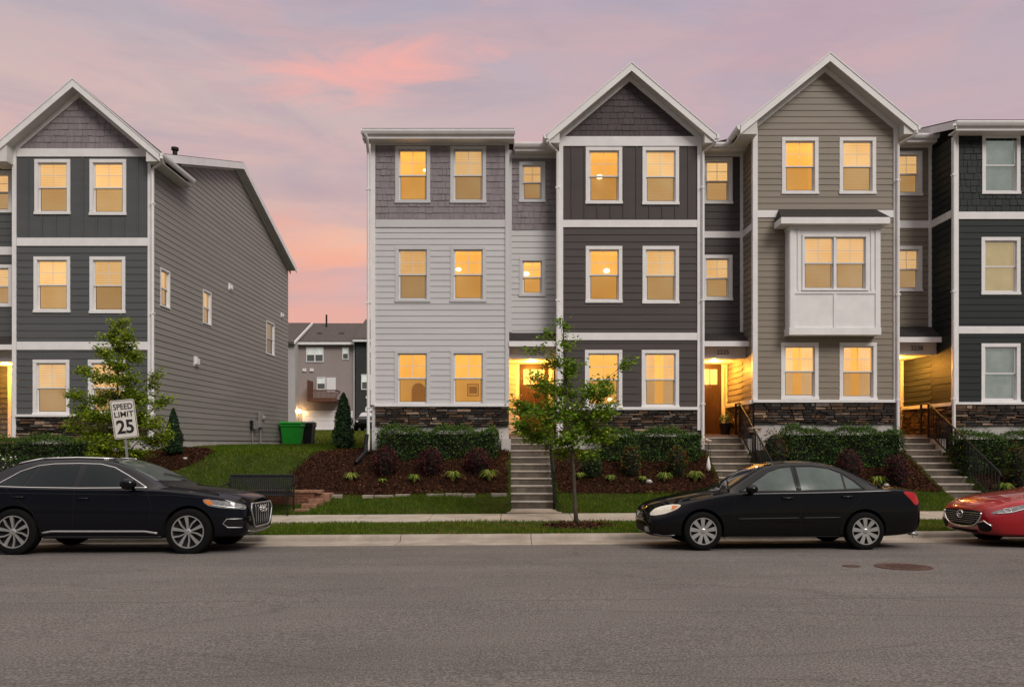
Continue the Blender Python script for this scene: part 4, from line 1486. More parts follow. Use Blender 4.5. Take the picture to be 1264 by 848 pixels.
# risers are darker and streaked, treads are paler
STREAK = mat('dark_streaked_riser', (.115, .095, .075), .9, .45, 4.0, .3, 60, stretch=(1, 1, .25))
step_labels = ['concrete front steps with a single railing, leading to the light grey house', 'concrete front steps behind the black sedan, leading to the porch numbered 2225',
               'concrete front steps with a black baluster railing at the right, behind the red car']
for k, ((a, b), lab) in enumerate(zip(STAIRS, step_labels)):
    base = .19 + .006 * (a + b) / 2
    n = 10
    top = 1.90
    rr = (top - base) / n
    mb = MB()
    ln = MB()
    for i in range(n):
        y = 19.2 + .30 * i
        z1 = base + rr * (i + 1)
        yend = 19.2 + .30 * (i + 1) if i < n - 1 else 22.6
        zb = max(0.0, z1 - .6)
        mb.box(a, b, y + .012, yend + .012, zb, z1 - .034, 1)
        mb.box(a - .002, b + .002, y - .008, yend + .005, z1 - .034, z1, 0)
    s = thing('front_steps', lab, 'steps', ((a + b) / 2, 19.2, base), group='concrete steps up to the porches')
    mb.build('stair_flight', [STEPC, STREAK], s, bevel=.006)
    ln.box(a - .08, b + .1, 18.17, 19.19, base - .2, base + .002)
    ln.build('landing', WALKC, s, bevel=.008)
    # cheek wall under the porch edge
    ch = MB()
    ch.box(a - .25 if k == 0 else a - .1, a - .004, 21.55, 22.6, .9, 1.86)
    ch.box(b + .004, b + .1, 21.3, 22.6, .9, 1.86)
    ch.build('cheek_wall', FOUND, s)
    # railing
    rl = thing('stair_railing', ['black metal railing seen end on beside the steps of the light grey house', 'black metal railing beside the steps behind the sedan',
                                 'long black metal baluster railing beside the steps at the right'][k], 'railing', (b - .03, 19.0, base), group='black stair railings')
    xr_ = b - .04
    p0 = Vector((xr_, 19.0, base)) if k < 2 else Vector((xr_, 18.75, base))
    zt = lambda y: base + rr * ((y - 19.2) / .30 + 1)
    y0, y1 = p0.y, 21.9
    hp = MB()
    hgt = .92
    q0 = (xr_, y0, zt(y0) + hgt)
    q1 = (xr_, y1, top + hgt)
    hp.tube([(xr_, y0 - .12, zt(y0) + hgt - .12), q0, q1, (xr_, y1 + .4, top + hgt)], .022, 8)
    hp.build('handrail', BLACKM, rl, smooth=True)
    bt_ = MB()
    bt_.bar((xr_, y0, zt(y0) + .13), (xr_, y1, top + .13), .03, .03)
    bt_.bar((xr_, y1, top + .13), (xr_, y1 + .4, top + .13), .03, .03)
    bt_.build('bottom_rail', BLACKM, rl)
    for y, zb, zz_ in ((y0, base - .02, zt(y0) + hgt), (y1, top, top + hgt), (y1 + .4, top, top + hgt)):
        po = MB()
        po.box(xr_ - .022, xr_ + .022, y - .022, y + .022, zb, zz_)
        po.box(xr_ - .045, xr_ + .045, y - .045, y + .045, zb, zb + .02)
        po.build('post', BLACKM, rl)
    nb = 24
    for i in range(1, nb):
        y = y0 + (y1 - y0) * i / nb
        ba = MB()
        ba.box(xr_ - .009, xr_ + .009, y - .009, y + .009, zt(y) + .13, zt(y) + hgt)
        ba.build('baluster', BLACKM, rl)

# ------------------------------------------------------------------ mulch beds
def bed_left_edge(y):
    return np.interp(y, [19.15, 19.6, 20.2, 21, 22, 24.2], [-4.6, -5.35, -5.55, -5.35, -4.95, -4.1])


def bedz(x, y):
    return float(gz(x, y)) + .035 + .012 * math.sin(x * 5.1) * math.sin(y * 4.3)


def bed(y0, y1, fl, fr, nx, ny):
    mb = MB()
    for j in range(ny + 1):
        y = y0 + (y1 - y0) * j / ny
        a, b = fl(y), fr(y)
        for i in range(nx + 1):
            x = a + (b - a) * i / nx
            e = min(x - a, b - x, y - y0, .12) / .12
            mb.v.append((float(x), float(y), bedz(x, y) - (1 - max(0, min(1, e))) * .06))
    for j in range(ny):
        for i in range(nx):
            mb.f.append((j * (nx + 1) + i, j * (nx + 1) + i + 1, (j + 1) * (nx + 1) + i + 1, (j + 1) * (nx + 1) + i))
            mb.m.append(0)
    return struct(mb.build('mulch_bed', MULCH, smooth=True))


front_y = lambda x: 19.2
BEDS = [(19.25, 21.77, bed_left_edge, lambda y: -.08), (21.77, 24.2, bed_left_edge, lambda y: -3.78),
        (19.25, 21.72, lambda y: 1.06, lambda y: 5.08), (19.25, 21.32, lambda y: 6.25, lambda y: 10.3), (19.25, 21.12, lambda y: 11.36, lambda y: 17.2),
        (20.3, 22.0, lambda y: -19.0, lambda y: np.interp(y, [20.3, 20.8, 21.4, 22.0], [-8.6, -8.0, -7.9, -8.2])),
        (22.0, 23.4, lambda y: XE, lambda y: np.interp(y, [22, 22.8, 23.4], [-8.2, -8.6, -9.4]))]
for q in BEDS:
    L = q[3]((q[0] + q[1]) / 2) - q[2]((q[0] + q[1]) / 2)
    bed(*q, max(4, int(L / .12)), max(4, int((q[1] - q[0]) / .12)))
# loose bark chips
pts = []
for q in BEDS:
    n = int((q[1] - q[0]) * (q[3](q[0]) - q[2](q[0])) * 1100)
    ys = rng.uniform(q[0] - .03, q[1], n)
    t = rng.uniform(-.004, 1.004, n)
    for y, tt in zip(ys, t):
        a, b = float(q[2](y)), float(q[3](y))
        pts.append((a + (b - a) * tt, y))
pts = np.array(pts)
zb_ = np.array([bedz(x, y) for x, y in pts])
n = len(pts)


def rand_quads(c, ln, wd, tilt=.6, rg=rng):
    """small flat pieces, length ln and width wd, any heading, tilted a little"""
    n = len(c)
    h = rg.uniform(0, 2 * np.pi, n)
    tz_ = rg.normal(0, tilt, n)
    tr = rg.normal(0, tilt, n)
    u = np.stack([np.cos(h) * np.cos(tz_), np.sin(h) * np.cos(tz_), np.sin(tz_)], 1)
    w = np.stack([-np.sin(h), np.cos(h), np.zeros(n)], 1)
    nn = np.cross(u, w)
    w = w * np.cos(tr)[:, None] + nn * np.sin(tr)[:, None]
    u, w = u * (np.asarray(ln) / 2)[:, None], w * (np.asarray(wd) / 2)[:, None]
    return np.stack([c - u - w, c + u - w, c + u + w, c - u + w], 1)


CH = [mat('bark_chip_%s' % k, c, .9, .35, 20, spec=.08) for k, c in (('dark', (.020, .008, .005)), ('red', (.078, .027, .012)), ('pale', (.15, .07, .036)))]
c3 = np.concatenate([pts, (zb_ + rng.uniform(0, .03, n))[:, None]], 1)
o = fast_mesh('bark_chips', rand_quads(c3, rng.uniform(.02, .065, n), rng.uniform(.008, .022, n), .5), 4, CH, rng.choice(3, n, p=[.45, .42, .13]))
tag(o, kind='stuff', label='reddish brown bark chips scattered over the sloping beds', cat='mulch')

# ------------------------------------------------------------------ grass
GR = [leafmat('grass_blade_%s' % k, a, b, .35, .4) for k, a, b in (('deep', (.048, .098, .004), (.075, .13, .007)), ('mid', (.095, .150, .008), (.125, .18, .012)), ('dry', (.16, .14, .025), (.21, .18, .04)))]


def in_beds(x, y):
    for q in BEDS:
        if q[0] < y < q[1] and q[2](y) + .02 < x < q[3](y) - .02:
            return True
    return False


def grass(name, label, x0, x1, y0, y1, dens, hgt, wd, ok, dry=.06):
    n = int((x1 - x0) * (y1 - y0) * dens)
    p = np.stack([rng.uniform(x0, x1, n), rng.uniform(y0, y1, n)], 1)
    p = p[np.array([ok(x, y) for x, y in p])]
    n = len(p)
    z = np.array([float(gz(x, y)) for x, y in p]) - .005
    patch = .75 + .35 * np.sin(p[:, 0] * 1.7 + 2 * np.sin(p[:, 1] * 2.1)) * np.sin(p[:, 1] * 2.6 + p[:, 0] * .6)
    hh = hgt * rng.uniform(.5, 1.25, n) * patch
    a = rng.uniform(0, np.pi, n)
    w = wd * rng.uniform(.6, 1.2, n)
    lean = rng.normal(0, .45, (n, 2)) * hh[:, None]
    b = np.concatenate([p, z[:, None]], 1)
    du = np.stack([np.cos(a) * w, np.sin(a) * w, np.zeros(n)], 1)
    tip = b + np.concatenate([lean, hh[:, None]], 1)
    tri = np.stack([b - du, b + du, tip], 1)
    pd = np.clip(dry + .22 * (patch < .62) + .25 * (np.sin(p[:, 0] * .83 + 1.3 * np.sin(p[:, 1] * 1.1)) * np.sin(p[:, 1] * 1.37 + 2) > .55), 0, .6)
    u = rng.uniform(0, 1, n)
    mi = np.where(u < pd, 2, np.where(u < .45, 1, 0))
    o = fast_mesh(name, tri, 3, GR, mi)
    return tag(o, label, 'grass', kind='stuff')


mulch_ring = lambda x, y: ((x - 1.31) / .62) ** 2 + ((y - 16.0) / .42) ** 2 > 1 + .3 * math.sin(9 * x)
grass('verge_grass', 'strip of mown grass between the kerb and the sidewalk', -13, 14, 15.08, 16.68, 1500, .075, .008, mulch_ring, .10)
grass('bank_grass', 'mown grass bank between the sidewalk and the mulch beds', -7, 15, 18.16, 19.32, 1500, .09, .008,
      lambda x, y: not in_stairs(x, .06) and y < 19.27 + .06 * math.sin(x * 2.3) and not (x < -5.3 and y < 18.9 + .0), .06)
grass('lawn_grass', 'green lawn rising between the two rows of houses', -10, -3.8, 18.6, 37, 700, .08, .012,
      lambda x, y: not in_beds(x, y) and x > -9.75 - (0 if y > 22 else 1) and not (y < 19.1 and x < -5.3) and not (x > -5.3 and y < 19.3), .05)
grass('lawn_grass', 'yellowing lawn further back by the service lane', -19, -3, 37, 72, 75, .14, .03, lambda x, y: x > -9.7 or y > 36, .3)

# mulch ring round the street tree
mb = MB()
ring = [(1.31 + .66 * math.cos(a) * (1 + .12 * math.sin(3 * a)), 16.0 + .44 * math.sin(a) * (1 + .1 * math.cos(4 * a))) for a in [2 * math.pi * i / 40 for i in range(40)]]
mb.v = [(1.31, 16.0, float(gz(1.31, 16)) + .06)] + [(x, y, float(gz(x, y)) + .012) for x, y in ring]
mb.f = [(0, 1 + i, 1 + (i + 1) % 40) for i in range(40)]
mb.m = [0] * 40
struct(mb.build('mulch_ring', MULCH, smooth=True))
n = 420
a, r_ = rng.uniform(0, 2 * np.pi, n), np.sqrt(rng.uniform(0, 1, n))
px_, py_ = 1.31 + .75 * r_ * np.cos(a), 16.0 + .5 * r_ * np.sin(a)
c3 = np.stack([px_, py_, np.array([float(gz(x, y)) for x, y in zip(px_, py_)]) + .035 + .02 * (1 - r_)], 1)
o = fast_mesh('bark_chips', rand_quads(c3, rng.uniform(.03, .09, n), rng.uniform(.012, .03, n), .4), 4, CH, rng.choice(3, n, p=[.35, .5, .15]))
tag(o, 'pale bark chips round the foot of the street tree', 'mulch', kind='stuff')

# manhole cover and valve lid in the road
IRON = mat('rusty_cast_iron', (.075, .038, .027), .75, .35, 14, .7, 60)
xm, ym = X(1115, 10.85), 10.85
t = thing('manhole_cover', 'round rusty manhole cover in the asphalt in front of the parked sedan', 'manhole', (xm, ym, float(rz(xm, ym))), (R(-1.4), 0, 0))
mb = MB()
mb.lathe([(.36, -.05), (.36, .008), (.325, .008), (.32, .003)], n=40)
mb.build('frame', IRON, t, local=True, smooth=30)
mb = MB()
mb.lathe([(.318, .003), (.31, .008), (.27, .008), (.268, .005), (.0, .005)], n=40)
for i in range(-4, 5):
    for j in range(-4, 5):
        if (i * i + j * j) < 17:
            mb.box(i * .058 - .02, i * .058 + .02, j * .058 - .02, j * .058 + .02, .004, .0085)
mb.build('lid', IRON, t, local=True)
xm, ym = X(1051, 10.95), 10.95
t = thing('valve_lid', 'small round iron valve lid in the road beside the manhole cover', 'valve lid', (xm, ym, float(rz(xm, ym))), (R(-1.4), 0, 0))
mb = MB()
mb.lathe([(.12, -.05), (.12, .007), (.10, .007), (.098, .003), (0, .003)], n=24)
mb.build('lid', IRON, t, local=True, smooth=30)


# ------------------------------------------------------------------ plants
def leaf_quads(c, size, flat=.8, rg=rng, aspect=.6, norm=None):
    """pointed leaves (kite shaped) centred on c"""
    n = len(c)
    h = rg.uniform(0, 2 * np.pi, n)
    if norm is None:
        nn = np.stack([rg.normal(0, flat, n), rg.normal(0, flat, n), np.ones(n)], 1)
    else:
        nn = norm + rg.normal(0, flat, (n, 3))
    nn /= np.linalg.norm(nn, axis=1)[:, None] + 1e-9
    r0 = np.stack([np.cos(h), np.sin(h), rg.normal(0, .3, n)], 1)
    u = r0 - nn * (r0 * nn).sum(1)[:, None]
    u /= np.linalg.norm(u, axis=1)[:, None] + 1e-9
    w = np.cross(nn, u)
    s = np.asarray(size)[:, None] if np.ndim(size) else np.full((n, 1), size)
    return np.stack([c - u * s * .5, c + w * s * aspect * .5 - u * s * .05 + nn * s * .06, c + u * s * .5, c - w * s * aspect * .5 - u * s * .05 + nn * s * .06], 1)


TL = [leafmat('tree_leaf_%s' % k, a, b, .45) for k, a, b in (('deep', (.075, .155, .010), (.11, .20, .014)), ('mid', (.15, .27, .018), (.19, .31, .022)), ('young', (.30, .41, .03), (.36, .46, .04)))]
TL2 = [leafmat('maple_leaf_%s' % k, a, b, .45) for k, a, b in (('deep', (.085, .155, .010), (.115, .19, .012)), ('mid', (.19, .28, .016), (.24, .32, .02)), ('young', (.34, .39, .03), (.40, .44, .045)))]
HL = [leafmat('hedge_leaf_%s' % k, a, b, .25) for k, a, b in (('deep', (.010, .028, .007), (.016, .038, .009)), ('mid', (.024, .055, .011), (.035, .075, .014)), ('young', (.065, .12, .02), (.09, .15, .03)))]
PL = [leafmat('plum_leaf_%s' % k, a, b, .25) for k, a, b in (('deep', (.030, .007, .011), (.04, .010, .014)), ('mid', (.11, .02, .032), (.15, .03, .042)), ('green', (.035, .040, .015), (.05, .055, .02)))]
YL_ = [leafmat('lily_leaf_%s' % k, a, b, .35) for k, a, b in (('green', (.10, .19, .02), (.14, .23, .03)), ('yellow', (.28, .32, .06), (.37, .39, .10)))]
NL = [leafmat('nandina_leaf_%s' % k, a, b, .3) for k, a, b in (('green', (.04, .075, .015), (.06, .10, .02)), ('rust', (.16, .055, .02), (.22, .08, .03)))]
CL = [leafmat('conifer_leaf_%s' % k, a, b, .2) for k, a, b in (('deep', (.008, .022, .009), (.014, .032, .011)), ('mid', (.022, .05, .016), (.03, .065, .02)))]
BARK = mat('grey_brown_bark', (.075, .056, .042), .9, .3, 8, .8, 35, stretch=(3, 3, .6))
TWIG = mat('dark_twig', (.045, .034, .027), .9, .3, 8)


def street_tree(name, label, bx, by, trunk_top, clumps, leaves, mats, leafsize, seed, lean=0.0, pmix=(.35, .45, .2), r0=.043):
    rg = np.random.default_rng(seed)
    zg = float(gz(bx, by))
    t = thing(name, label, 'tree', (bx, by, zg))
    mb = MB()
    tt = Vector(trunk_top)
    path = []
    for i in range(13):
        f = i / 12
        path.append(Vector((bx, by, zg - .05)).lerp(tt, f) + Vector((.025 * math.sin(f * 9 + seed), .03 * math.sin(f * 7), 0)) * math.sin(f * 3.14))
    mb.tube(path, [r0 * (1.25 if i == 0 else 1) * (1 - .82 * i / 12) for i in range(13)], 10)
    tw = MB()
    pos, nrm = [], []
    tot = sum(c[3] for c in clumps)
    for cx, cy, cz, wgt, rx, rz_ in clumps:
        c = Vector((cx, cy, cz))
        # limb: leaves the trunk below the clump and rises into it
        f = max(.26, min(.97, (cz - .25 - .55 * math.hypot(cx - tt.x, cy - tt.y) - zg) / (tt.z - zg)))
        k = f * 12
        p0 = path[int(k)].lerp(path[min(12, int(k) + 1)], k - int(k))
        mid = p0.lerp(c, .55) + Vector((rg.normal(0, .04), rg.normal(0, .04), -.05))
        rr = r0 * .42 * (1 - f * .6)
        mb.tube([p0, p0.lerp(mid, .5) + Vector((0, 0, -.01)), mid, c], [rr, rr * .8, rr * .55, rr * .25], 6)
        nn = int(leaves * wgt / tot)
        nsub = max(3, nn // 26)
        for s in range(nsub):
            d = rg.normal(0, 1, 3)
            d /= np.linalg.norm(d)
            rad = rg.uniform(.35, 1.0) ** .6
            e = np.array(c) + d * np.array([rx, rx * .9, rz_]) * rad
            st = np.array(c.lerp(mid, rg.uniform(0, .6)))
            mb2 = st * .5 + e * .5 + np.array([0, 0, .04])
            tw.tube([st, mb2, e], [.006, .005, .003], 4, cap=False)
            m = max(4, nn // nsub)
            q = rg.uniform(.25, 1.12, m)[:, None]
            pp = st * (1 - q) + e * q + rg.normal(0, .055, (m, 3)) * np.array([1.15, 1.15, .75])
            pos.append(pp)
    mb.build('trunk', BARK, t, smooth=True)
    tw.build('twigs', TWIG, t, fix=False)
    pos = np.concatenate(pos)
    pos = pos[pos[:, 2] > zg + .9]
    n = len(pos)
    zc = np.array([c[2] for c in clumps])
    mi = rg.choice(3, n, p=pmix)
    fast_mesh('crown', leaf_quads(pos, rg.uniform(.6, 1.25, n) * leafsize, .75, rg), 4, mats, mi, t)
    return t


def pxc(u, v, Y, dy, w, ru, rv):
    return (X(u, Y), Y + dy, Z(v, Y), w, ru * Y / F, rv * Y / F)


# the young tree in the verge, before the steps of the light grey house
YT1 = 16.4
cl1 = [pxc(u, v, YT1, dy, w, ru, rv) for u, v, dy, w, ru, rv in (
    (692, 402, 0, .22, 9, 12), (676, 412, .1, .18, 13, 9), (701, 425, -.1, .35, 15, 13), (684, 445, .1, .6, 20, 14), (706, 452, -.15, .7, 17, 15),
    (660, 428, .15, .18, 16, 7), (668, 475, -.2, 1.2, 28, 17), (700, 480, .25, 1.4, 30, 20), (733, 482, -.1, 1.0, 25, 15), (752, 470, .2, .35, 20, 9),
    (772, 448, 0, .22, 14, 6), (783, 443, .1, .08, 6, 4), (650, 500, .2, 1.4, 27, 17), (680, 510, -.35, 2.2, 36, 22), (720, 512, .3, 2.0, 34, 22), (748, 505, -.2, 1.0, 22, 17),
    (640, 525, -.1, .7, 15, 9), (662, 535, .25, 1.5, 26, 16), (698, 540, -.25, 2.0, 34, 20), (735, 535, .1, 1.5, 27, 17), (755, 540, .3, .4, 12, 12), (690, 558, .2, .5, 20, 9), (722, 560, -.1, .5, 18, 9), (742, 484, -.3, .5, 22, 9))]
street_tree('young_tree', 'slim young leafy tree in the verge before the steps of the light grey house', X(712, 16.2), 16.2,
            (X(694, YT1), YT1, Z(392, YT1)), cl1, 11000, TL, .076, 11, pmix=(.40, .43, .17))
# lighter tree behind the speed sign
YT2 = 18.3
cl2 = [pxc(u, v, YT2, dy, w, ru, rv) for u, v, dy, w, ru, rv in (
    (146, 402, 0, .6, 14, 11), (135, 415, .1, .5, 17, 9), (160, 416, -.1, .6, 17, 9), (147, 428, .2, 1.0, 25, 12), (130, 435, -.2, .5, 17, 9), (163, 440, .1, .7, 15, 12),
    (146, 452, -.1, 1.2, 24, 12), (100, 458, .2, .55, 17, 7), (128, 466, .1, .9, 22, 11), (160, 470, -.2, 1.1, 24, 13), (184, 472, .2, .4, 15, 8), (196, 458, 0, .18, 7, 6),
    (142, 487, .2, 1.5, 30, 13), (94, 485, -.1, .6, 17, 8), (115, 492, .2, .8, 20, 9), (175, 492, -.1, .9, 22, 11), (200, 494, .1, .6, 18, 8),
    (98, 506, .1, .8, 20, 9), (130, 512, -.2, 1.6, 30, 14), (170, 515, .2, 1.5, 28, 14), (196, 522, -.2, .7, 18, 10), (84, 524, .2, .5, 15, 8),
    (118, 538, .1, 1.5, 28, 14), (152, 543, -.15, 1.5, 30, 15), (187, 542, .2, 1.0, 22, 13), (125, 556, -.1, 1.0, 24, 11), (165, 560, .1, .9, 24, 10), (205, 535, .1, .35, 10, 8))]
street_tree('young_tree', 'bushy light green young tree behind the speed sign and the dark crossover', X(146, YT2), YT2 + .1,
            (X(146, YT2), YT2, Z(395, YT2)), cl2, 14500, TL2, .076, 12, pmix=(.30, .45, .25))


def shell_points(n, rx, ry, rz, rg, box=False):
    """points on the upper skin of a mound or of a clipped block"""
    if box:
        out = []
        A = [(2 * rx * 2 * rz), (2 * rx * 2 * ry) * 1.4, (2 * ry * 2 * rz), (2 * ry * 2 * rz), (2 * rx * 2 * rz) * .4]
        A = np.array(A) / sum(A)
        k = rg.choice(5, n, p=A)
        a, b = rg.uniform(-1, 1, n), rg.uniform(-1, 1, n)
        p = np.zeros((n, 3))
        nn = np.zeros((n, 3))
        for i in range(n):
            if k[i] == 0: p[i] = (a[i] * rx, -ry, b[i] * rz); nn[i] = (0, -1, .3)
            elif k[i] == 1: p[i] = (a[i] * rx, b[i] * ry, rz); nn[i] = (0, -.2, 1)
            elif k[i] == 2: p[i] = (-rx, a[i] * ry, b[i] * rz); nn[i] = (-1, 0, .3)
            elif k[i] == 3: p[i] = (rx, a[i] * ry, b[i] * rz); nn[i] = (1, 0, .3)
            else: p[i] = (a[i] * rx, ry, b[i] * rz); nn[i] = (0, 1, .3)
        # rounded corners and an uneven clip
        q = np.abs(p) / np.array([rx, ry, rz])
        e = (q[:, 1] ** 6 + q[:, 2] ** 6 + np.clip((np.abs(p[:, 0]) - rx + ry) / ry, 0, 1) ** 6) ** (1 / 6)
        p = p / np.maximum(e, 1)[:, None] ** np.array([.3, 1, 1])
        wob = .07 * (np.sin(p[:, 0] * 4.1) + np.sin(p[:, 0] * 9.3 + 1) * .6)
        p[:, 2] += wob * (p[:, 2] > 0)
        p[:, 1] += .04 * np.sin(p[:, 0] * 6 + p[:, 2] * 7)
        return p, nn
    d = rg.normal(0, 1, (n, 3))
    d[:, 2] = np.abs(d[:, 2]) * 1.0 - .45 * rg.uniform(0, 1, n)
    d /= np.linalg.norm(d, axis=1)[:, None]
    return d * np.array([rx, ry, rz]), d


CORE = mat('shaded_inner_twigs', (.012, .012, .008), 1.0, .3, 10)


def hedge(label, u0, u1, vt, vb, Y, depth, n, mats=HL, seed=1, loose=0.0, pm=(.45, .42, .13)):
    rg = np.random.default_rng(seed)
    x0, x1 = X(u0, Y), X(u1, Y)
    zt = Z(vt, Y)
    yc = Y + depth / 2
    xc = (x0 + x1) / 2
    zb_ = min(float(gz(x0, Y)), Z(vb, Y)) - .05
    rx, ry, rz_ = (x1 - x0) / 2, depth / 2, (zt - zb_) / 2
    t = thing('clipped_hedge', label, 'hedge', (xc, yc, zb_), group='clipped evergreen hedges before the houses')
    c0 = np.array([xc, yc, zb_ + rz_])
    mb = MB()
    mb.box(xc - rx + .12, xc + rx - .12, yc - ry + .12, yc + ry - .1, zb_, zt - .14)
    mb.build('twigs', CORE, t)
    p, nn = shell_points(n, rx, ry, rz_, rg, True)
    p = p * (1 - np.abs(rg.normal(0, .05, (n, 1)))) + rg.normal(0, .022 + loose, (n, 3))
    sz = rg.uniform(.032, .055, n)
    mi = rg.choice(3, n, p=pm)
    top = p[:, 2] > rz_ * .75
    mi = np.where(top & (rg.uniform(0, 1, n) < .6), 2, np.where(top, 1, mi))  # top leaves mostly paler: the light on top is put into colour
    m = n // 14                                                     # shoots that stand out of the clip
    sp_ = p[:m] + nn[:m] * rg.uniform(.02, .10, (m, 1)) + np.array([0, 0, .02])
    allp = np.concatenate([p, sp_]) + c0
    fast_mesh('foliage', leaf_quads(allp, np.concatenate([sz, rg.uniform(.04, .065, m)]), .7, rg, .6, np.concatenate([nn, nn[:m]])), 4, mats,
              np.concatenate([mi, np.full(m, 2)]), t)
    return t


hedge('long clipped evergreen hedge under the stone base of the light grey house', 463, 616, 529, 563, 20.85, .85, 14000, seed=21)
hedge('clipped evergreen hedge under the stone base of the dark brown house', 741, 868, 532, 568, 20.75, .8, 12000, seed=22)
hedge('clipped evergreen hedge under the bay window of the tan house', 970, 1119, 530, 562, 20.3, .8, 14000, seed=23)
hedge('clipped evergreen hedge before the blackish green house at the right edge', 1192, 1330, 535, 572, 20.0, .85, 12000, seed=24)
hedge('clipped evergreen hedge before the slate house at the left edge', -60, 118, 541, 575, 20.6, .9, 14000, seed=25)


def mound(name, label, cat, u, v0, v1, wpx, Y, n, mats, pm, size, seed, group, zoff=0, squash=1.0):
    """rounded shrub whose middle stands at column u, top v0, foot v1, wpx wide"""
    rg = np.random.default_rng(seed)
    x = X(u, Y)
    zg = float(gz(x, Y)) + .02
    zt = Z(v0, Y)
    rz_ = max(.12, (zt - zg) * .62)
    rx = wpx * Y / F / 2
    c = np.array([x, Y, zt - rz_])
    t = thing(name, label, cat, (x, Y, zg), group=group)
    mb = MB()
    mb.ball(tuple(c), rx * .74, rx * .74, rz_ * .8, 14, 9)
    for k in range(6):
        a = k * 1.05 + seed
        mb.tube([(x + .03 * math.cos(a), Y + .03 * math.sin(a), zg - .03), (x + rx * .4 * math.cos(a), Y + rx * .4 * math.sin(a), zt - rz_)], [.012, .008], 5)
    mb.build('stems', CORE, t, smooth=True)
    p, nn = shell_points(n, rx, rx, rz_, rg)
    low = rg.uniform(0, 1, n) < .25
    p[low, 2] -= rz_ * rg.uniform(.3, .9, low.sum())
    p *= 1 + .10 * np.sin(5 * p[:, :1] / rx + seed) * np.sin(4 * p[:, 2:] / rz_)
    p = p * rg.uniform(.78, 1.06, (n, 1)) + rg.normal(0, .02, (n, 3))
    p = p + c
    p = p[p[:, 2] > zg - .02]
    n = len(p)
    fast_mesh('foliage', leaf_quads(p, rg.uniform(.7, 1.3, n) * size, .8, rg, .6), 4, mats, rg.choice(len(mats), n, p=pm), t)
    return t


gP = 'plum red shrubs in the mulch beds'
for k, (u, v0, v1, w, Y, lab) in enumerate((
        (476, 551, 578, 30, 20.2, 'round plum red shrub, leftmost of three below the light grey house hedge'), (531, 552, 580, 29, 20.2, 'round plum red shrub, middle one of three below the light grey house hedge'),
        (590, 552, 581, 31, 20.2, 'round plum red shrub beside the left edge of the central steps'), (1047, 554, 580, 31, 19.75, 'round plum red shrub below the hedge of the tan house, seen over the sedan'),
        (1106, 560, 588, 29, 19.6, 'round plum red shrub beside the right hand steps, seen over the sedan boot'))):
    mound('plum_shrub', lab, 'shrub', u, v0, v1, w, Y, 1900, PL, (.45, .4, .15), .045, 30 + k, gP)
gN = 'loose nandina shrubs'
for k, (u, v0, v1, w, Y, lab) in enumerate((
        (779, 547, 576, 26, 20.1, 'loose green and rust shrub below the dark brown house hedge, nearer the young tree'), (835, 550, 578, 28, 20.1, 'loose green and rust shrub below the right part of the dark brown house hedge'),
        (1256, 546, 578, 26, 19.5, 'rust tinged shrub at the right edge below the last hedge'), (730, 556, 580, 26, 20.0, 'dark green shrub behind the young tree, beside the central railing'),
        (956, 530, 566, 34, 20.3, 'loose twiggy shrub at the left end of the tan house hedge'))):
    mound('nandina_shrub', lab, 'shrub', u, v0, v1, w, Y, 900, NL if k != 3 else HL, (.7, .3) if k != 3 else (.4, .4, .2), .055, 40 + k, gN)
# white roses at the left edge
FLW = mat('white_petals', (.75, .73, .70), .6, .05, 9)
WR = [HL[1], HL[2], FLW]
for k, (u, w) in enumerate(((3, 46), (66, 36))):
    mound('white_rose_bush', ['white flowering bush at the left edge behind the crossover', 'low white flowering bush just behind the crossover roof'][k], 'shrub', u, 560 + 2 * k, 585, w, 18.9, 1500, WR, (.5, .3, .2) if k == 0 else (.45, .4, .15), .05, 50 + k, 'white flowering bushes')


def tuft(label, u, v, wpx, Y, seed, tall=1.0):
    rg = np.random.default_rng(seed)
    x = X(u, Y)
    zg = float(gz(x, Y)) + .03
    n = 90
    a = rg.uniform(0, 2 * np.pi, n)
    L = wpx * Y / F * .62 * rg.uniform(.6, 1.1, n)
    out = rg.uniform(.35, 1.0, n)
    quads = []
    for i in range(n):
        d = np.array([math.cos(a[i]), math.sin(a[i]), 0])
        s = np.array([-math.sin(a[i]), math.cos(a[i]), 0]) * .011
        b = np.array([x, Y, zg]) + d * .03
        m_ = b + d * L[i] * .45 * out[i] + np.array([0, 0, L[i] * .62 * tall])
        e = b + d * L[i] * out[i] + np.array([0, 0, L[i] * (.75 - .5 * out[i]) * tall])
        quads.append([b - s, b + s, m_ + s, m_ - s])
        quads.append([m_ - s, m_ + s, e + s * .2, e - s * .2])
    q = np.array(quads)
    mi = np.repeat((rg.uniform(0, 1, n) < .55).astype(int), 2)
    o = fast_mesh('lily_tuft', q, 4, YL_, mi)
    o['label'], o['category'], o['group'] = label, 'plant', 'yellow striped lily tufts in the beds'


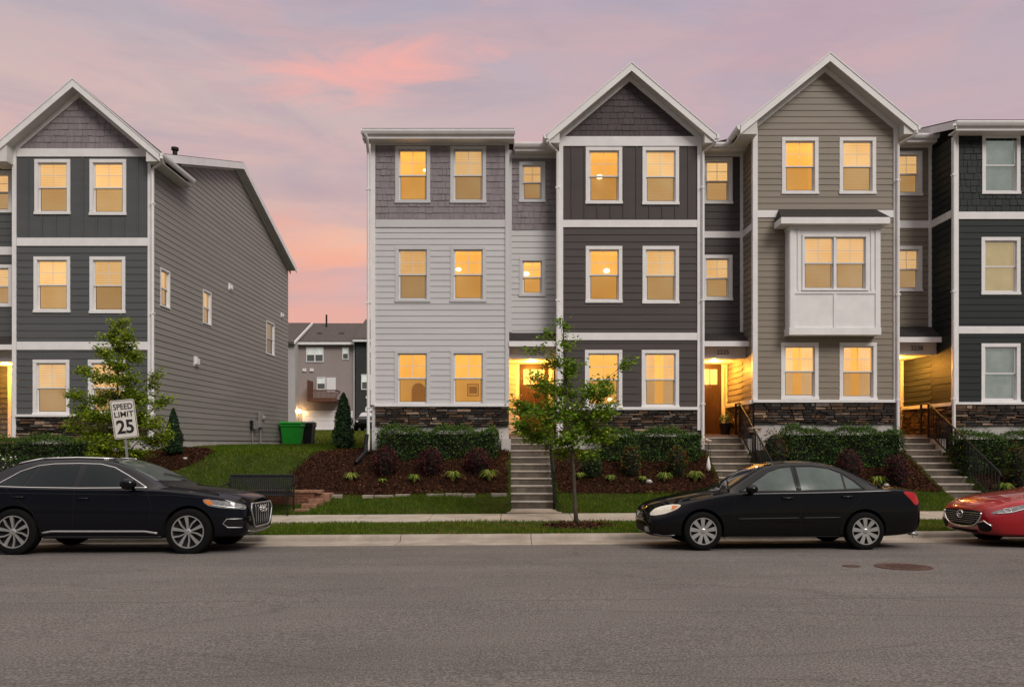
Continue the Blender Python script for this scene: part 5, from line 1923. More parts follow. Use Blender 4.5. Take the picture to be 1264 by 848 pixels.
tufts = ((433, 579, 15, 19.9, 'small green tuft at the far left of the big mulch bed'), (472, 581, 8, 19.8, 'tiny tuft under the leftmost plum shrub'), (511, 579, 15, 19.8, 'yellow green tuft between the first and second plum shrub'),
         (559, 578, 19, 19.8, 'yellow striped tuft between the second and third plum shrub'), (604, 578, 21, 19.8, 'large yellow striped tuft under the plum shrub by the central steps'),
         (716, 581, 12, 19.9, 'green tuft right of the central railing behind the young tree'), (754, 582, 12, 19.8, 'small tuft under the shrub nearer the young tree in the brown house bed'), (793, 583, 10, 19.8, 'faint small tuft beside the white stone in the brown house bed'),
         (820, 583, 17, 19.8, 'yellow striped tuft left of the tuft by the sedan windscreen'), (858, 583, 19, 19.8, 'yellow striped tuft just above the sedan windscreen'), (1032, 576, 14, 19.6, 'tuft left of the plum shrub seen over the sedan roof'),
         (1084, 579, 19, 19.5, 'yellow striped tuft between two plum shrubs, seen over the sedan boot'), (1240, 585, 17, 19.2, 'yellow striped tuft behind the balusters of the right railing'))
for k, (u, v, w, Y, lab) in enumerate(tufts):
    tuft(lab, u, v, w * 1.2, Y, 70 + k, 1.35)


def conifer(label, u, vt, vb, wpx, Y, n, seed, taper):
    rg = np.random.default_rng(seed)
    x = X(u, Y)
    zg = float(gz(x, Y)) + .02
    zt = Z(vt, Y)
    Hh = zt - zg
    t = thing('upright_evergreen', label, 'shrub', (x, Y, zg), group='upright evergreens by the lawn')
    mb = MB()
    mb.tube([(x, Y, zg - .05), (x, Y, zt - .1)], [.03, .008], 8)
    mb.build('trunk', BARK, t)
    R_ = wpx * Y / F / 2
    prof = lambda f: R_ * (np.clip(f / .12, 0, 1) ** .5) * (np.clip(1 - f, 0, 1) ** taper) * 1.1
    f = rg.beta(1.3, 1.35, n) * .98 + .02
    a = rg.uniform(0, 2 * np.pi, n)
    k = prof(f) * rg.uniform(.35, 1.05, n) ** .4 * (1 + .13 * np.sin(a * 3 + f * 17) + .08 * np.sin(a * 7 - f * 31))
    p = np.stack([x + np.cos(a) * k, Y + np.sin(a) * k, zg + f * Hh], 1)
    core = MB()
    core.lathe([(0.001, zg + .1)] + [(float(prof(q)) * .72, zg + q * Hh) for q in np.linspace(.06, .94, 12)] + [(.001, zt - .05)], (x, Y, 0), 14)
    core.build('inner_twigs', CORE, t, smooth=True)
    nn = np.stack([np.cos(a), np.sin(a), np.full(n, .5)], 1)
    fast_mesh('foliage', leaf_quads(p, rg.uniform(.05, .085, n), .5, rg, .5, nn), 4, CL, rg.choice(2, n, p=[.55, .45]), t)


conifer('tall dark upright evergreen at the corner of the big mulch bed', 424, 485, 553, 28, 22.9, 4200, 61, .55)
conifer('small dark upright evergreen at the corner of the slate house', 214, 504, 565, 26, 21.2, 3200, 62, .75)

# pale stones lying in the beds
ROCK = mat('pale_river_stone', (.50, .47, .43), .8, .15, 9, .3)
for k, (u, v, Y, r_, lab) in enumerate(((801, 591, 19.75, .07, 'white stone on the bark below the dark brown house'), (1094, 591, 19.5, .07, 'white stone on the bark behind the sedan boot'), (229, 566, 20.9, .05, 'white stone in the bark by the small upright evergreen'))):
    mb = MB()
    x = X(u, Y)
    mb.ball((x, Y, float(gz(x, Y)) + .05), r_ * 1.2, r_, r_ * .8, 9, 6)
    for i in range(len(mb.v)):
        q = mb.v[i]
        mb.v[i] = (q[0] + .012 * math.sin(i * 3.1), q[1] + .012 * math.cos(i * 2.3), q[2] + .008 * math.sin(i * 1.7))
    tag(mb.build('stone', ROCK, None, smooth=50), lab, 'stone', 'white stones in the beds')
# edging stones at the foot of the big bed
ES = mat('edging_stone', (.26, .22, .18), .85, .25, 6, .5)
r = random.Random(5)
xq = -4.4
eds = []
while xq < -.3:
    w = r.uniform(.28, .5)
    if r.random() < .75:
        y = 19.2 + .05 * math.sin(xq * 2)
        z = float(gz(xq, y)) + .012
        mb = MB()
        mb.box(xq, xq + w * .94, y - r.uniform(.04, .07), y + .06, z - .06, z + r.uniform(.02, .05))
        eds.append(mb.build('edging_stone', ES, None, bevel=.014))
    xq += w
ORD = ['first', 'second', 'third', 'fourth', 'fifth', 'sixth', 'seventh', 'eighth', 'ninth', 'tenth', 'eleventh', 'twelfth', 'thirteenth', 'fourteenth']
for k, o in enumerate(eds[::-1]):
    tag(o, 'flat edging stone of the big mulch bed, %s one left of the central steps' % ORD[k], 'stone', 'edging stones along the mulch bed')

# planter by the door 2225
x, y = X(896, 22.5), 22.55
t = thing('flower_pot', 'black pot with white and green flowers beside the door of number 2225', 'flower pot', (x, y, 1.97))
mb = MB()
mb.lathe([(0, 1.97), (.12, 1.97), (.165, 2.28), (.175, 2.30), (.155, 2.30), (.145, 2.25), (0, 2.25)], (x, y, 0), 20)
mb.build('pot', BLACKM, t, smooth=40)
rg = np.random.default_rng(9)
p, nn = shell_points(320, .17, .17, .2, rg)
p = p * rg.uniform(.6, 1.05, (320, 1)) + np.array([x, y, 2.36])
fast_mesh('flowers', leaf_quads(p, rg.uniform(.04, .07, 320), .7, rg), 4, [HL[1], TL[1], FLW], rg.choice(3, 320, p=[.4, .38, .22]), t)

# small garden ornaments on the post heads by the steps of 2225
x, y = X(875, 20.9), 20.95
t = thing('garden_stake', 'red and white garden ornament on a stake left of the steps to 2225', 'ornament', (x, y, 1.35))
mb = MB()
mb.tube([(x, y, 1.3), (x, y, 1.78)], .008, 6)
mb.build('stake', BLACKM, t)
mb = MB()
mb.ball((x - .04, y, 1.82), .05, .03, .04); mb.ball((x + .03, y - .01, 1.80), .05, .03, .035)
mb.build('flower_head', mat('ornament_red_white', (.35, .12, .10), .5, .2, 30, col2=(.7, .65, .6)), t, smooth=True)
x, y = X(874.5, 20.0), 20.0
t = thing('hanging_solar_light', 'small white teardrop garden light hanging on a hook left of the steps to 2225', 'garden light', (x, y, .95))
mb = MB()
mb.tube([(x + .05, y, .85), (x + .05, y, 1.6), (x + .03, y, 1.64), (x, y, 1.6), (x, y, 1.42)], .007, 6)
mb.build('hook', BLACKM, t)
mb = MB()
mb.lathe([(0, 1.05), (.04, 1.08), (.055, 1.16), (.04, 1.26), (.012, 1.40), (0, 1.42)], (x, y, 0), 14)
mb.build('lantern', mat('frosted_glass', (.7, .68, .65), .4, .05), t, smooth=True)

# mailbox-like wooden ledge lamp right of the steps to 2225
x, y = X(933, 20.7), 20.75
t = thing('bird_feeder', 'pale flat topped bird feeder on a dark post right of the steps to 2225', 'bird feeder', (x, y, 1.2))
mb = MB()
mb.tube([(x, y, 1.15), (x, y, 2.0)], .03, 8)
mb.build('post', BLACKM, t)
mb = MB()
mb.box(x - .12, x + .12, y - .12, y + .12, 2.02, 2.07)
mb.box(x - .14, x + .14, y - .14, y + .14, 2.10, 2.145)
for sx in (-.1, .1):
    mb.box(x + sx - .012, x + sx + .012, y - .1, y + .1, 2.07, 2.10)
mb.build('tray', mat('weathered_pale_wood', (.36, .28, .21), .8, .2, 9), t, bevel=.006)

# black corrugated drain pipe at the corner of the light grey house
x, y = X(455, 21.4), 21.35
mb = MB()
pts_ = [(-3.86, 21.55, 1.98), (-3.88, 21.5, 1.7), (-3.84, 21.3, 1.5), (-3.9, 20.9, 1.36), (-3.98, 20.6, 1.24)]
den = []
for p, q in zip(pts_[:-1], pts_[1:]):
    for i in range(10):
        den.append(Vector(p).lerp(Vector(q), i / 10))
mb.tube(den, [.06 if i % 2 else .048 for i in range(len(den))], 10)
tag(mb.build('drain_pipe', BLACKM, None, smooth=True), 'black corrugated drain pipe at the left corner of the light grey house', 'pipe')

# ------------------------------------------------------------------ bench, brick wall, brick steps
yb = 18.25
bx0_, bx1_ = X(277, yb), X(361, yb)
zg = float(gz(-5.6, 18.1)) + .01
t = thing('park_bench', 'black slatted metal bench beside the sidewalk before the low brick wall', 'bench', ((bx0_ + bx1_) / 2, yb, zg))
mb = MB()
for i in range(7):
    mb.box(bx0_ + .05, bx1_ - .05, yb - .30 + i * .068, yb - .30 + i * .068 + .045, zg + .43, zg + .445)
mb.build('seat', BLACKM, t)
mb = MB()
ns = 30
for i in range(ns):
    xx = bx0_ + .08 + (bx1_ - bx0_ - .16) * i / (ns - 1)
    mb.bar((xx, yb + .17, zg + .44), (xx, yb + .27, zg + .86), .036, .008)
mb.bar((bx0_ + .05, yb + .275, zg + .84), (bx1_ - .05, yb + .275, zg + .84), .03, .04)
mb.bar((bx0_ + .05, yb + .185, zg + .50), (bx1_ - .05, yb + .185, zg + .50), .02, .03)
mb.tube([(bx0_ + .05, yb + .29, zg + .875), (bx1_ - .05, yb + .29, zg + .875)], .02, 8)
mb.build('backrest', BLACKM, t)
for xx in (bx0_ + .03, bx1_ - .03):
    mb = MB()
    mb.tube([(xx, yb - .30, zg), (xx, yb - .29, zg + .66), (xx, yb + .05, zg + .68), (xx, yb + .24, zg + .66)], .02, 8)
    mb.tube([(xx, yb + .24, zg), (xx, yb + .2, zg + .42), (xx, yb + .29, zg + .88)], .022, 8)
    mb.tube([(xx, yb - .30, zg + .42), (xx, yb + .2, zg + .42)], .018, 8)
    mb.build('side_frame', BLACKM, t, smooth=40)
# low wall
yw = 18.75
xw0, xw1 = X(262, yw), X(388, yw)
t = thing('brick_wall', 'low red brown brick retaining wall behind the bench', 'wall', ((xw0 + xw1) / 2, yw, .2))
r = random.Random(4)
mb = MB()
mb.box(xw0, xw1, yw + .02, yw + .2, .1, .58)
for c in range(6):
    z = .16 + c * .072
    xx = xw0 - (c % 2) * .1
    while xx < xw1 - .02:
        a, b = max(xx, xw0), min(xx + .2, xw1)
        mb.box(a + .005, b - .005, yw + r.uniform(0, .006), yw + .12, z + .005, z + .068)
        xx += .205
mb.build('courses', BRICK, t)
mb = MB()
xx = xw0 - .02
while xx < xw1:
    mb.box(xx + .004, xx + .28, yw - .03, yw + .24, .592, .65)
    xx += .285
mb.build('coping', mat('brick_coping', (.24, .125, .08), .85, .25, 9, .4), t, bevel=.006)
# brick steps beside it
t = thing('brick_steps', 'short flight of red brown brick steps right of the bench', 'steps', (-4.7, 18.6, .17))
mb = MB()
for i in range(4):
    xa = X(364, 18.4) + i * .115
    mb.box(xa, xa + .34, 18.35 + i * .16, 18.9 + i * .16, .1, .25 + i * .105)
mb.build('flight', mat('brick_step', (.25, .13, .085), .85, .3, 9, .4), t, bevel=.01)

# ------------------------------------------------------------------ speed limit sign
ysn = 15.75
cx, cz_ = X(153.5, ysn), Z(517, ysn)
t = thing('speed_sign', 'white 25 speed limit sign on a leaning steel post behind the crossover', 'traffic sign', (cx + .12, ysn, .08))
tilt, yaw = R(-7), R(24)
# the frame turns with the sign: x right, y away, z up
Mrot = Matrix.Rotation(yaw, 3, 'Z') @ Matrix.Rotation(tilt, 3, 'Y')
cen = Vector((cx, ysn, cz_))
W2, H2 = .215, .375


def spt(a, b, d):
    return cen + Mrot @ Vector((a, d, b))


def rrect(w, h, r_, n=6):
    o = []
    for sx, sz, a0 in ((1, 1, 0), (-1, 1, 90), (-1, -1, 180), (1, -1, 270)):
        for i in range(n + 1):
            a = R(a0 + 90 * i / n)
            o.append((sx * (w - r_) + r_ * math.cos(a), sz * (h - r_) + r_ * math.sin(a)))
    return o


SIGNW = mat('sign_white_sheeting', (.62, .58, .53), .45, .05, 5)
mb = MB()
o1 = rrect(W2, H2, .04)
mb.poly([spt(a, b, 0) for a, b in o1]); mb.poly([spt(a, b, .004) for a, b in o1])
for i in range(len(o1)):
    (a, b), (c, d) = o1[i], o1[(i + 1) % len(o1)]
    mb.poly([spt(a, b, 0), spt(c, d, 0), spt(c, d, .004), spt(a, b, .004)])
pan = mb.build('panel', SIGNW, t)
mb = MB()
oo, oi_ = rrect(W2 - .012, H2 - .012, .034), rrect(W2 - .022, H2 - .022, .028)
for i in range(len(oo)):
    j = (i + 1) % len(oo)
    mb.poly([spt(*oo[i], -.0015), spt(*oo[j], -.0015), spt(*oi_[j], -.0015), spt(*oi_[i], -.0015)])
mb.build('border', BLACKM, pan, fix=False)
FR = Mrot @ FACE_STREET
SBLK = mat('sign_black', (.012, .012, .012), .5, .05)
for txt, sz, b, sx in (('SPEED', .155, .235, .82), ('LIMIT', .15, .085, .98), ('25', .36, -.165, .88)):
    text_mesh('legend', txt, sz, SBLK, pan, spt(0, b, -.002), FR, .0008, 'CENTER', sx, .003 if sz < .3 else .010)
mb = MB()
mb.bar(spt(0, .33, .05), Vector((cx + .15, ysn + .08, .02)), .035, .045)
mb.build('post', mat('galvanised_steel', (.30, .30, .29), .45, .15, 12, metal=.6), t)
mb = MB()
for b in (.28, -.28):
    mb.lathe([(0, -.006), (.012, -.004), (.012, 0)], (0, 0, 0), 8, axis='y')
    k = len(mb.v) - 24
    for i in range(k, len(mb.v)):
        v = mb.v[i]
        mb.v[i] = tuple(spt(v[0], b + v[2], v[1] - .001))
mb.build('bolt', BRASS, pan)

# ------------------------------------------------------------------ wheelie bins
GB = mat('green_bin_plastic', (.020, .32, .030), .45, .08, 4)
KB = mat('black_bin_plastic', (.015, .017, .016), .45, .1, 4)
for u, Y, m, lab, wd in ((361, 34.2, GB, 'bright green wheelie bin at the rear corner of the slate house', .86), (378, 35.2, KB, 'black wheelie bin beside the green one', .70)):
    x = X(u, Y)
    zg = float(gz(x, Y))
    t = thing('wheelie_bin', lab, 'bin', (x, Y, zg), group='wheelie bins behind the slate house')
    w = wd / 2
    mb = MB()
    h_ = .90
    lo_q = [(x - w * .78, Y - .27), (x + w * .78, Y - .27), (x + w * .78, Y + .27), (x - w * .78, Y + .27)]
    hi_q = [(x - w, Y - .36), (x + w, Y - .36), (x + w, Y + .34), (x - w, Y + .34)]
    mb.poly([(a, b, zg + .04) for a, b in lo_q]); mb.poly([(a, b, zg + h_) for a, b in hi_q])
    for i in range(4):
        j = (i + 1) % 4
        mb.poly([(*lo_q[i], zg + .04), (*lo_q[j], zg + .04), (*hi_q[j], zg + h_), (*hi_q[i], zg + h_)])
    mb.box(x - w - .02, x + w + .02, Y - .38, Y + .36, zg + h_ - .12, zg + h_ - .01)
    mb.build('bin_body', m, t, bevel=.02)
    mb = MB()
    mb.prism([(Y - .41, zg + h_), (Y - .40, zg + h_ + .05), (Y - .1, zg + h_ + .10), (Y + .38, zg + h_ + .05), (Y + .38, zg + h_)], x - w - .03, x + w + .03, axis='x')
    mb.build('lid', m, t, bevel=.015)
    mb = MB()
    mb.tube([(x - w * .8, Y + .42, zg + h_ - .02), (x + w * .8, Y + .42, zg + h_ - .02)], .02, 8)
    mb.build('handle', m, t)
    for s in (-1, 1):
        mb = MB()
        mb.lathe([(0, -.03), (.13, -.03), (.13, .03), (0, .03)], (x + s * (w * .78), Y + .27, zg + .13), 16, axis='x')
        mb.build('wheel', BLACKM, t)


# ------------------------------------------------------------------ houses across the service lane at the back
GRY = mat('mauve_grey_vinyl', (.31, .262, .25), .6, .06, .6)
DKG = mat('dark_grey_vinyl', (.035, .038, .038), .6, .1, .6)
PALE = mat('pale_vinyl', (.42, .40, .39), .6, .06, .6)
BROOF = mat('brown_grey_roof', (.080, .064, .058), .9, .3, 4.0, .4, 30)
DECK = mat('red_brown_deck_wood', (.13, .055, .033), .8, .3, 6)
GLS = mat('dark_window_glass', (.10, .11, .105), .12, .1, 2, spec=.8)
YB2 = 85.0


def far_window(root, u0, v0, u1, v1, Y, n=1):
    x0, x1, z0, z1 = X(u0, Y), X(u1, Y), Z(v1, Y), Z(v0, Y)
    mb = MB()
    t_ = .09
    mb.box(x0, x1, Y - .06, Y, z1 - t_, z1); mb.box(x0, x1, Y - .06, Y, z0, z0 + t_)
    mb.box(x0, x0 + t_, Y - .058, Y, z0 + t_, z1 - t_); mb.box(x1 - t_, x1, Y - .058, Y, z0 + t_, z1 - t_)
    mb.box(x0 + t_, x1 - t_, Y - .055, Y, (z0 + z1) / 2 - .035, (z0 + z1) / 2 + .035)
    for i in range(1, n):
        xm = x0 + (x1 - x0) * i / n
        mb.box(xm - .06, xm + .06, Y - .057, Y, z0 + t_, z1 - t_)
    w = mb.build('window', WHITE, root)
    gl = MB()
    gl.box(x0 + .04, x1 - .04, Y - .02, Y - .004, z0 + .04, z1 - .04)
    gl.build('pane', GLS, w)
    bl = MB()
    bl.box(x0 + t_, x1 - t_, Y - .024, Y - .021, (z0 + z1) / 2 + .02, z1 - t_)
    bl.build('blind', DIM_B, w)


def far_roof(root, x0, x1, Ye, ze, zr, Yr, m=BROOF):
    mb = MB()
    mb.prism([(Ye, ze - .25), (Ye, ze), (Yr, zr), (Yr + (Yr - Ye), ze), (Yr + (Yr - Ye), ze - .25), (Yr, zr - .25)], x0, x1, axis='x')
    return mb.build('roof', m, root)


zgB = 3.12
# middle unit
h = thing('rear_townhouse', 'mauve grey house far behind with a wooden balcony and white garage door', 'townhouse', (X(401, YB2), YB2, zgB))
x0, x1 = X(364, YB2), X(438.5, YB2)
mb = MB(); mb.box(x0, x1, YB2, YB2 + 12, 2.5, Z(423, YB2)); mb.build('wall', GRY, h)
siding(h, 'siding_wall', front_at(YB2), 'lap', x0, x1, 3.0, Z(424, YB2), [], GRY, .22)
rf = far_roof(h, x0, x1, YB2 - .4, Z(423, YB2) + .1, Z(399, 91.5), 91.5)
mb = MB(); mb.tube([(X(403, 90), 90, 14.6), (X(403, 90), 90, 16.0)], .1, 8); mb.build('vent_pipe', BLACKM, h)
for u in (395, 422):
    mb = MB(); xx = X(u, 87.5); mb.box(xx - .25, xx + .25, 87.3, 87.8, 13.4, 13.62); mb.build('roof_vent', BLACKM, h)
mb = MB(); mb.box(x0, x1, YB2 - .5, YB2 - .38, Z(426, YB2), Z(423, YB2)); mb.build('gutter', WHITE, h)
for xx in (x0 + .06, x1 - .1):
    mb = MB(); mb.box(xx - .07, xx + .07, YB2 - .12, YB2 - .02, 3.1, Z(425, YB2)); mb.build('corner_board', WHITE, h)
Yf = YB2 - .03
far_window(h, 378, 428.5, 399.5, 447, Yf, 2)
far_window(h, 422.5, 429, 430.5, 444, Yf)
far_window(h, 391, 465.5, 402, 481, Yf)
mb = MB(); mb.box(X(403, Yf), X(414.5, Yf), Yf - .06, Yf, Z(484, Yf), Z(466, Yf)); mb.build('balcony_door', WHITE, h)
mb = MB()
zb_ = Z(488, 84)
mb.box(X(381, 83.5), X(416, 83.5), 83.2, YB2 - .04, Z(495.5, 83.5), Z(492.5, 83.5))
mb.build('balcony_floor', DECK, h)
mb = MB()
bxa, bxb = X(381, 83.5), X(416, 83.5)
for z in (Z(492, 83.5), Z(482, 83.5)):
    mb.box(bxa, bxb, 83.2, 83.3, z - .05, z + .06)
for i in range(24):
    xx = bxa + (bxb - bxa) * i / 23
    mb.box(xx - .025, xx + .025, 83.22, 83.28, Z(491.5, 83.5), Z(482.5, 83.5))
mb.box(bxb - .1, bxb, 83.2, YB2 - .04, Z(483, 83.5), Z(481.5, 83.5))
mb.build('balcony_railing', DECK, h)
mb = MB(); mb.box(bxa - .06, bxa + .10, 83.1, YB2 - .04, Z(495, 83.5), Z(469.5, 83.5)); mb.build('privacy_screen', DECK, h)
for u in (376, 385):
    mb = MB(); xx = X(u, Yf); mb.box(xx - .2, xx + .2, Yf - .12, Yf, Z(458.5, Yf), Z(455, Yf)); mb.build('vent_hood', WHITE, h)
mb = MB()
gx0, gx1 = X(375.5, Yf), X(434, Yf)
mb.box(gx0 - .15, gx1 + .15, Yf - .05, Yf + .02, zgB, Z(507, Yf))
mb.build('garage_frame', WHITE, h)
mb = MB()
for i in range(4):
    za = zgB + (Z(508.5, Yf) - zgB) * i / 4
    zq = zgB + (Z(508.5, Yf) - zgB) * (i + 1) / 4
    mb.box(gx0, gx1, Yf - .09, Yf - .052, za + .02, zq - .02)
mb.build('garage_door', WHITE, h)
lx, lz = X(370.5, Yf), Z(508, Yf)
mb = MB(); mb.box(lx - .1, lx + .1, Yf - .25, Yf - .05, lz - .2, lz + .22); mb.build('wall_lamp', LAMP, h)
ld = bpy.data.lights.new('garage_light', 'POINT'); ld.energy = 55; ld.color = (1, .62, .25); ld.shadow_soft_size = .15
lo_ = bpy.data.objects.new('garage_light', ld); C.objects.link(lo_); lo_.location = (lx, Yf - .6, lz)
# left unit, standing forward, its roof edge seen against the middle roof
h = thing('rear_townhouse', 'pale sided house far behind, half hidden by the slate house', 'townhouse', (X(350, 83), 83, zgB))
x0, x1 = X(330, 83.6), X(364.5, 83.6)
mb = MB(); mb.box(x0, x1, 83.6, 96, 2.5, Z(424, 83.6)); mb.build('wall', PALE, h)
siding(h, 'siding_wall', front_at(83.6), 'lap', x0, x1, 3.0, Z(424, 83.6), [], PALE, .22)
far_roof(h, x0, x1, 83.2, Z(424, 83.6) + .12, Z(398.5, 90.6), 90.6)
mb = MB()
mb.prism([(83.1, Z(424, 83.6) + .15), (90.6, Z(398.5, 90.6) + .05), (90.6, Z(398.5, 90.6) - .22), (83.1, Z(424, 83.6) - .12)], x1 + .002, x1 + .1, axis='x')
mb.build('rake_board', WHITE, h)
# right unit, dark
h = thing('rear_townhouse', 'dark grey house far behind, half hidden by the light grey house', 'townhouse', (X(455, 84), 84, zgB))
x0, x1 = X(439, 84.4), X(620, 84.4)
mb = MB(); mb.box(x0, x1, 84.4, 96, 2.5, Z(420, 84.4)); mb.build('wall', DKG, h)
siding(h, 'siding_wall', front_at(84.4), 'lap', x0, x1, 3.0, Z(420, 84.4), [], DKG, .22)
far_roof(h, x0 - .2, x1, 83.9, Z(420, 84.4) + .12, Z(394, 91.3), 91.3)
mb = MB(); mb.box(x0 - .2, x1, 83.8, 83.92, Z(422, 84), Z(419.5, 84)); mb.build('gutter', WHITE, h)
Yf = 84.37
far_window(h, 454.5, 425, 466, 444, Yf)
far_window(h, 446, 462, 458, 481, Yf)
far_window(h, 451, 503, 466, 511, Yf)
mb = MB(); xx = X(453.5, Yf); mb.box(xx - .14, xx + .14, Yf - .12, Yf, Z(492, Yf), Z(489, Yf)); mb.build('vent_hood', WHITE, h)
mb = MB(); mb.box(X(443, 60), X(470, 60), 58, 72, 0, .01)
# service lane
sheet('lane', [-70, -40, -20, 0, 30], [76.5, 79, 82, 85.5], lambda x, y: float(gz(x, y)) + .03, ASPH)

# ------------------------------------------------------------------ cars
def carpaint(name, col, rough=.25):
    return mat(name, col, rough, .04, 3.0, 0, coat=.65, spec=.0)


PB_ = carpaint('blue_black_car_paint', (.0028, .0032, .0055))
PK = carpaint('black_car_paint', (.0028, .0028, .003))
PR = mat('crimson_car_paint', (.33, .006, .011), .3, .05, 3.0, coat=1.0, metal=.15)
WELL = mat('wheel_well_liner', (.006, .006, .006), .9, .1)
TYRE = mat('tyre_rubber', (.006, .006, .006), .8, .2, 20, .2, 90, spec=.1)
ALLOY = mat('silver_alloy', (.50, .49, .47), .32, .05, 6, metal=.75)
DARKR = mat('dark_wheel_barrel', (.008, .008, .0085), .5, .1)
CHROME = mat('chrome_strip', (.75, .74, .72), .16, .02, metal=1.0)
TRIMK = mat('black_plastic_trim', (.012, .012, .012), .5, .1)
GLASSK = mat('tinted_car_glass', (.008, .012, .014), .05, .1, 2, spec=.18)
GLASSL = mat('greenish_car_glass', (.060, .080, .072), .06, .4, 1.5, spec=.4)
HEADL = mat('headlamp_lens', (.50, .46, .36), .12, .2, 16, coat=1.0, col2=(.66, .62, .52))
HEADK = mat('headlamp_dark_lens', (.10, .10, .10), .1, .4, 20, coat=1.0, col2=(.34, .34, .34))
AMBER = mat('amber_lens', (.60, .17, .035), .2, .15, 12, coat=1.0)
REDL = mat('red_tail_lens', (.38, .012, .012), .18, .2, 14, coat=1.0)
SILV = mat('satin_silver_trim', (.36, .36, .36), .35, .05, metal=.6)


def car_body(root, name, rows, L, wheels, wr, paint, arch=1.10, level=2):
    """rows: x, zb, wl, wm, zs, ws, zr, wr, zt  (half widths); lofted, smoothed, wheel arches cut out"""
    bm = bmesh.new()
    rings = []
    for (x, zb, wl_, wm, zs, ws, zr, wq, zt) in rows:
        half = [(0, zb), (wl_ * .8, zb), (wl_, zb + .05), (wm, zb + (zs - zb) * .30), (wm + .004, zb + (zs - zb) * .66), (ws, zs - .02), (ws - .022, zs + .006), (wq + .012, zr - .015), (wq - .06, zr + (zt - zr) * .45), (wq * .5, zt - (zt - zr) * .12), (0, zt)]
        ring = [bm.verts.new((x, y, z)) for y, z in half] + [bm.verts.new((x, -y, z)) for y, z in half[-2:0:-1]]
        rings.append(ring)
    n = len(rings[0])
    for a, b in zip(rings[:-1], rings[1:]):
        for i in range(n):
            j = (i + 1) % n
            bm.faces.new((a[i], a[j], b[j], b[i]))
    bm.faces.new(rings[0][::-1])
    bm.faces.new(rings[-1])
    bmesh.ops.recalc_face_normals(bm, faces=bm.faces)
    me = bpy.data.meshes.new(name)
    cr = bm.edges.layers.float.new('crease_edge')
    for ring in rings:
        pass
    for a, b in zip(rings[:-1], rings[1:]):
        for i in (5, 6, n - 5, n - 6):
            e = bm.edges.get((a[i], b[i]))
            if e:
                e[cr] = .55
        for i in (2, n - 2):
            e = bm.edges.get((a[i], b[i]))
            if e:
                e[cr] = .4
    bm.to_mesh(me)
    bm.free()
    o = bpy.data.objects.new(name, me)
    C.objects.link(o)
    s = o.modifiers.new('s', 'SUBSURF')
    s.levels = s.render_levels = level + 1
    dg = bpy.context.evaluated_depsgraph_get()
    smooth = bpy.data.meshes.new_from_object(o.evaluated_get(dg))
    bmt = bmesh.new()
    bmt.from_mesh(smooth)
    bvh = BVHTree.FromBMesh(bmt)
    bmt.free()
    cuts = []
    smooth.materials.append(paint)
    smooth.materials.append(WELL)
    wmax = max(q[3] for q in rows)
    for wx, wz in wheels:
        for s_ in (-1, 1):
            cm = MB()
            prof = []
            for k in range(40):
                a = 2 * math.pi * k / 40
                r_ = wr * arch
                zz = wz + .012 + r_ * math.sin(a)
                prof.append((wx + r_ * math.cos(a), zz))
            y0, y1 = sorted((s_ * (wmax - .34), s_ * (wmax + .3)))
            cm.prism(prof, y0, y1)
            c = cm.build('cut', WELL, None)
            cuts.append(c)
    o2 = bpy.data.objects.new(name, smooth)
    C.objects.link(o2)
    for c in cuts:
        b = o2.modifiers.new('b', 'BOOLEAN')
        b.operation = 'DIFFERENCE'
        b.object = c
        b.solver = 'EXACT'
        b.material_mode = 'TRANSFER'
    dg = bpy.context.evaluated_depsgraph_get()
    dg.update()
    fin = bpy.data.meshes.new_from_object(o2.evaluated_get(dg))
    for c in cuts + [o, o2]:
        bpy.data.objects.remove(c)
    fin.name = name
    fin.polygons.foreach_set('use_smooth', [True] * len(fin.polygons))
    fin.set_sharp_from_angle(angle=R(32))
    body = bpy.data.objects.new(name, fin)
    C.objects.link(body)
    body.parent = root
    return body, bvh


def cast(bvh, axis, sgn, p):
    if axis == 'side':
        o, d = Vector((p[0], sgn * 3, p[1])), Vector((0, -sgn, 0))
    elif axis == 'front':
        o, d = Vector((-3, p[0], p[1])), Vector((1, 0, 0))
    elif axis == 'rear':
        o, d = Vector((9, p[0], p[1])), Vector((-1, 0, 0))
    else:
        o, d = Vector((p[0], p[1], 4)), Vector((0, 0, -1))
    h_, n_, i_, dist = bvh.ray_cast(o, d)
    if h_ is None:
        q = o + d * (2.2 if axis == 'side' else 3.2)
        h_, n_, i_, dist = bvh.find_nearest(q)
    return h_, n_


def patch(root, name, bvh, axis, sgn, outline, off, m, res=.05):
    bm = bmesh.new()
    vs = [bm.verts.new((a, b, 0)) for a, b in outline]
    f = bm.faces.new(vs)
    bmesh.ops.triangulate(bm, faces=[f])
    for _ in range(6):
        es = [e for e in bm.edges if e.calc_length() > res * 1.5]
        if not es:
            break
        bmesh.ops.subdivide_edges(bm, edges=es, cuts=1)
        bmesh.ops.triangulate(bm, faces=bm.faces[:])
    for v in bm.verts:
        h_, n_ = cast(bvh, axis, sgn, (v.co.x, v.co.y))
        v.co = h_ + n_ * off
    # a little thickness: skirt down to the body
    be = [e for e in bm.edges if e.is_boundary]
    ex = bmesh.ops.extrude_edge_only(bm, edges=be)
    for v in [g for g in ex['geom'] if isinstance(g, bmesh.types.BMVert)]:
        h_, n_, _, _ = bvh.find_nearest(v.co)
        v.co = h_ - n_ * .004
    bmesh.ops.recalc_face_normals(bm, faces=bm.faces)
    me = bpy.data.meshes.new(name)
    bm.to_mesh(me)
    bm.free()
    me.polygons.foreach_set('use_smooth', [True] * len(me.polygons))
    me.set_sharp_from_angle(angle=R(40))
    me.materials.append(m)
    o = bpy.data.objects.new(name, me)
    C.objects.link(o)
    o.parent = root
    return o


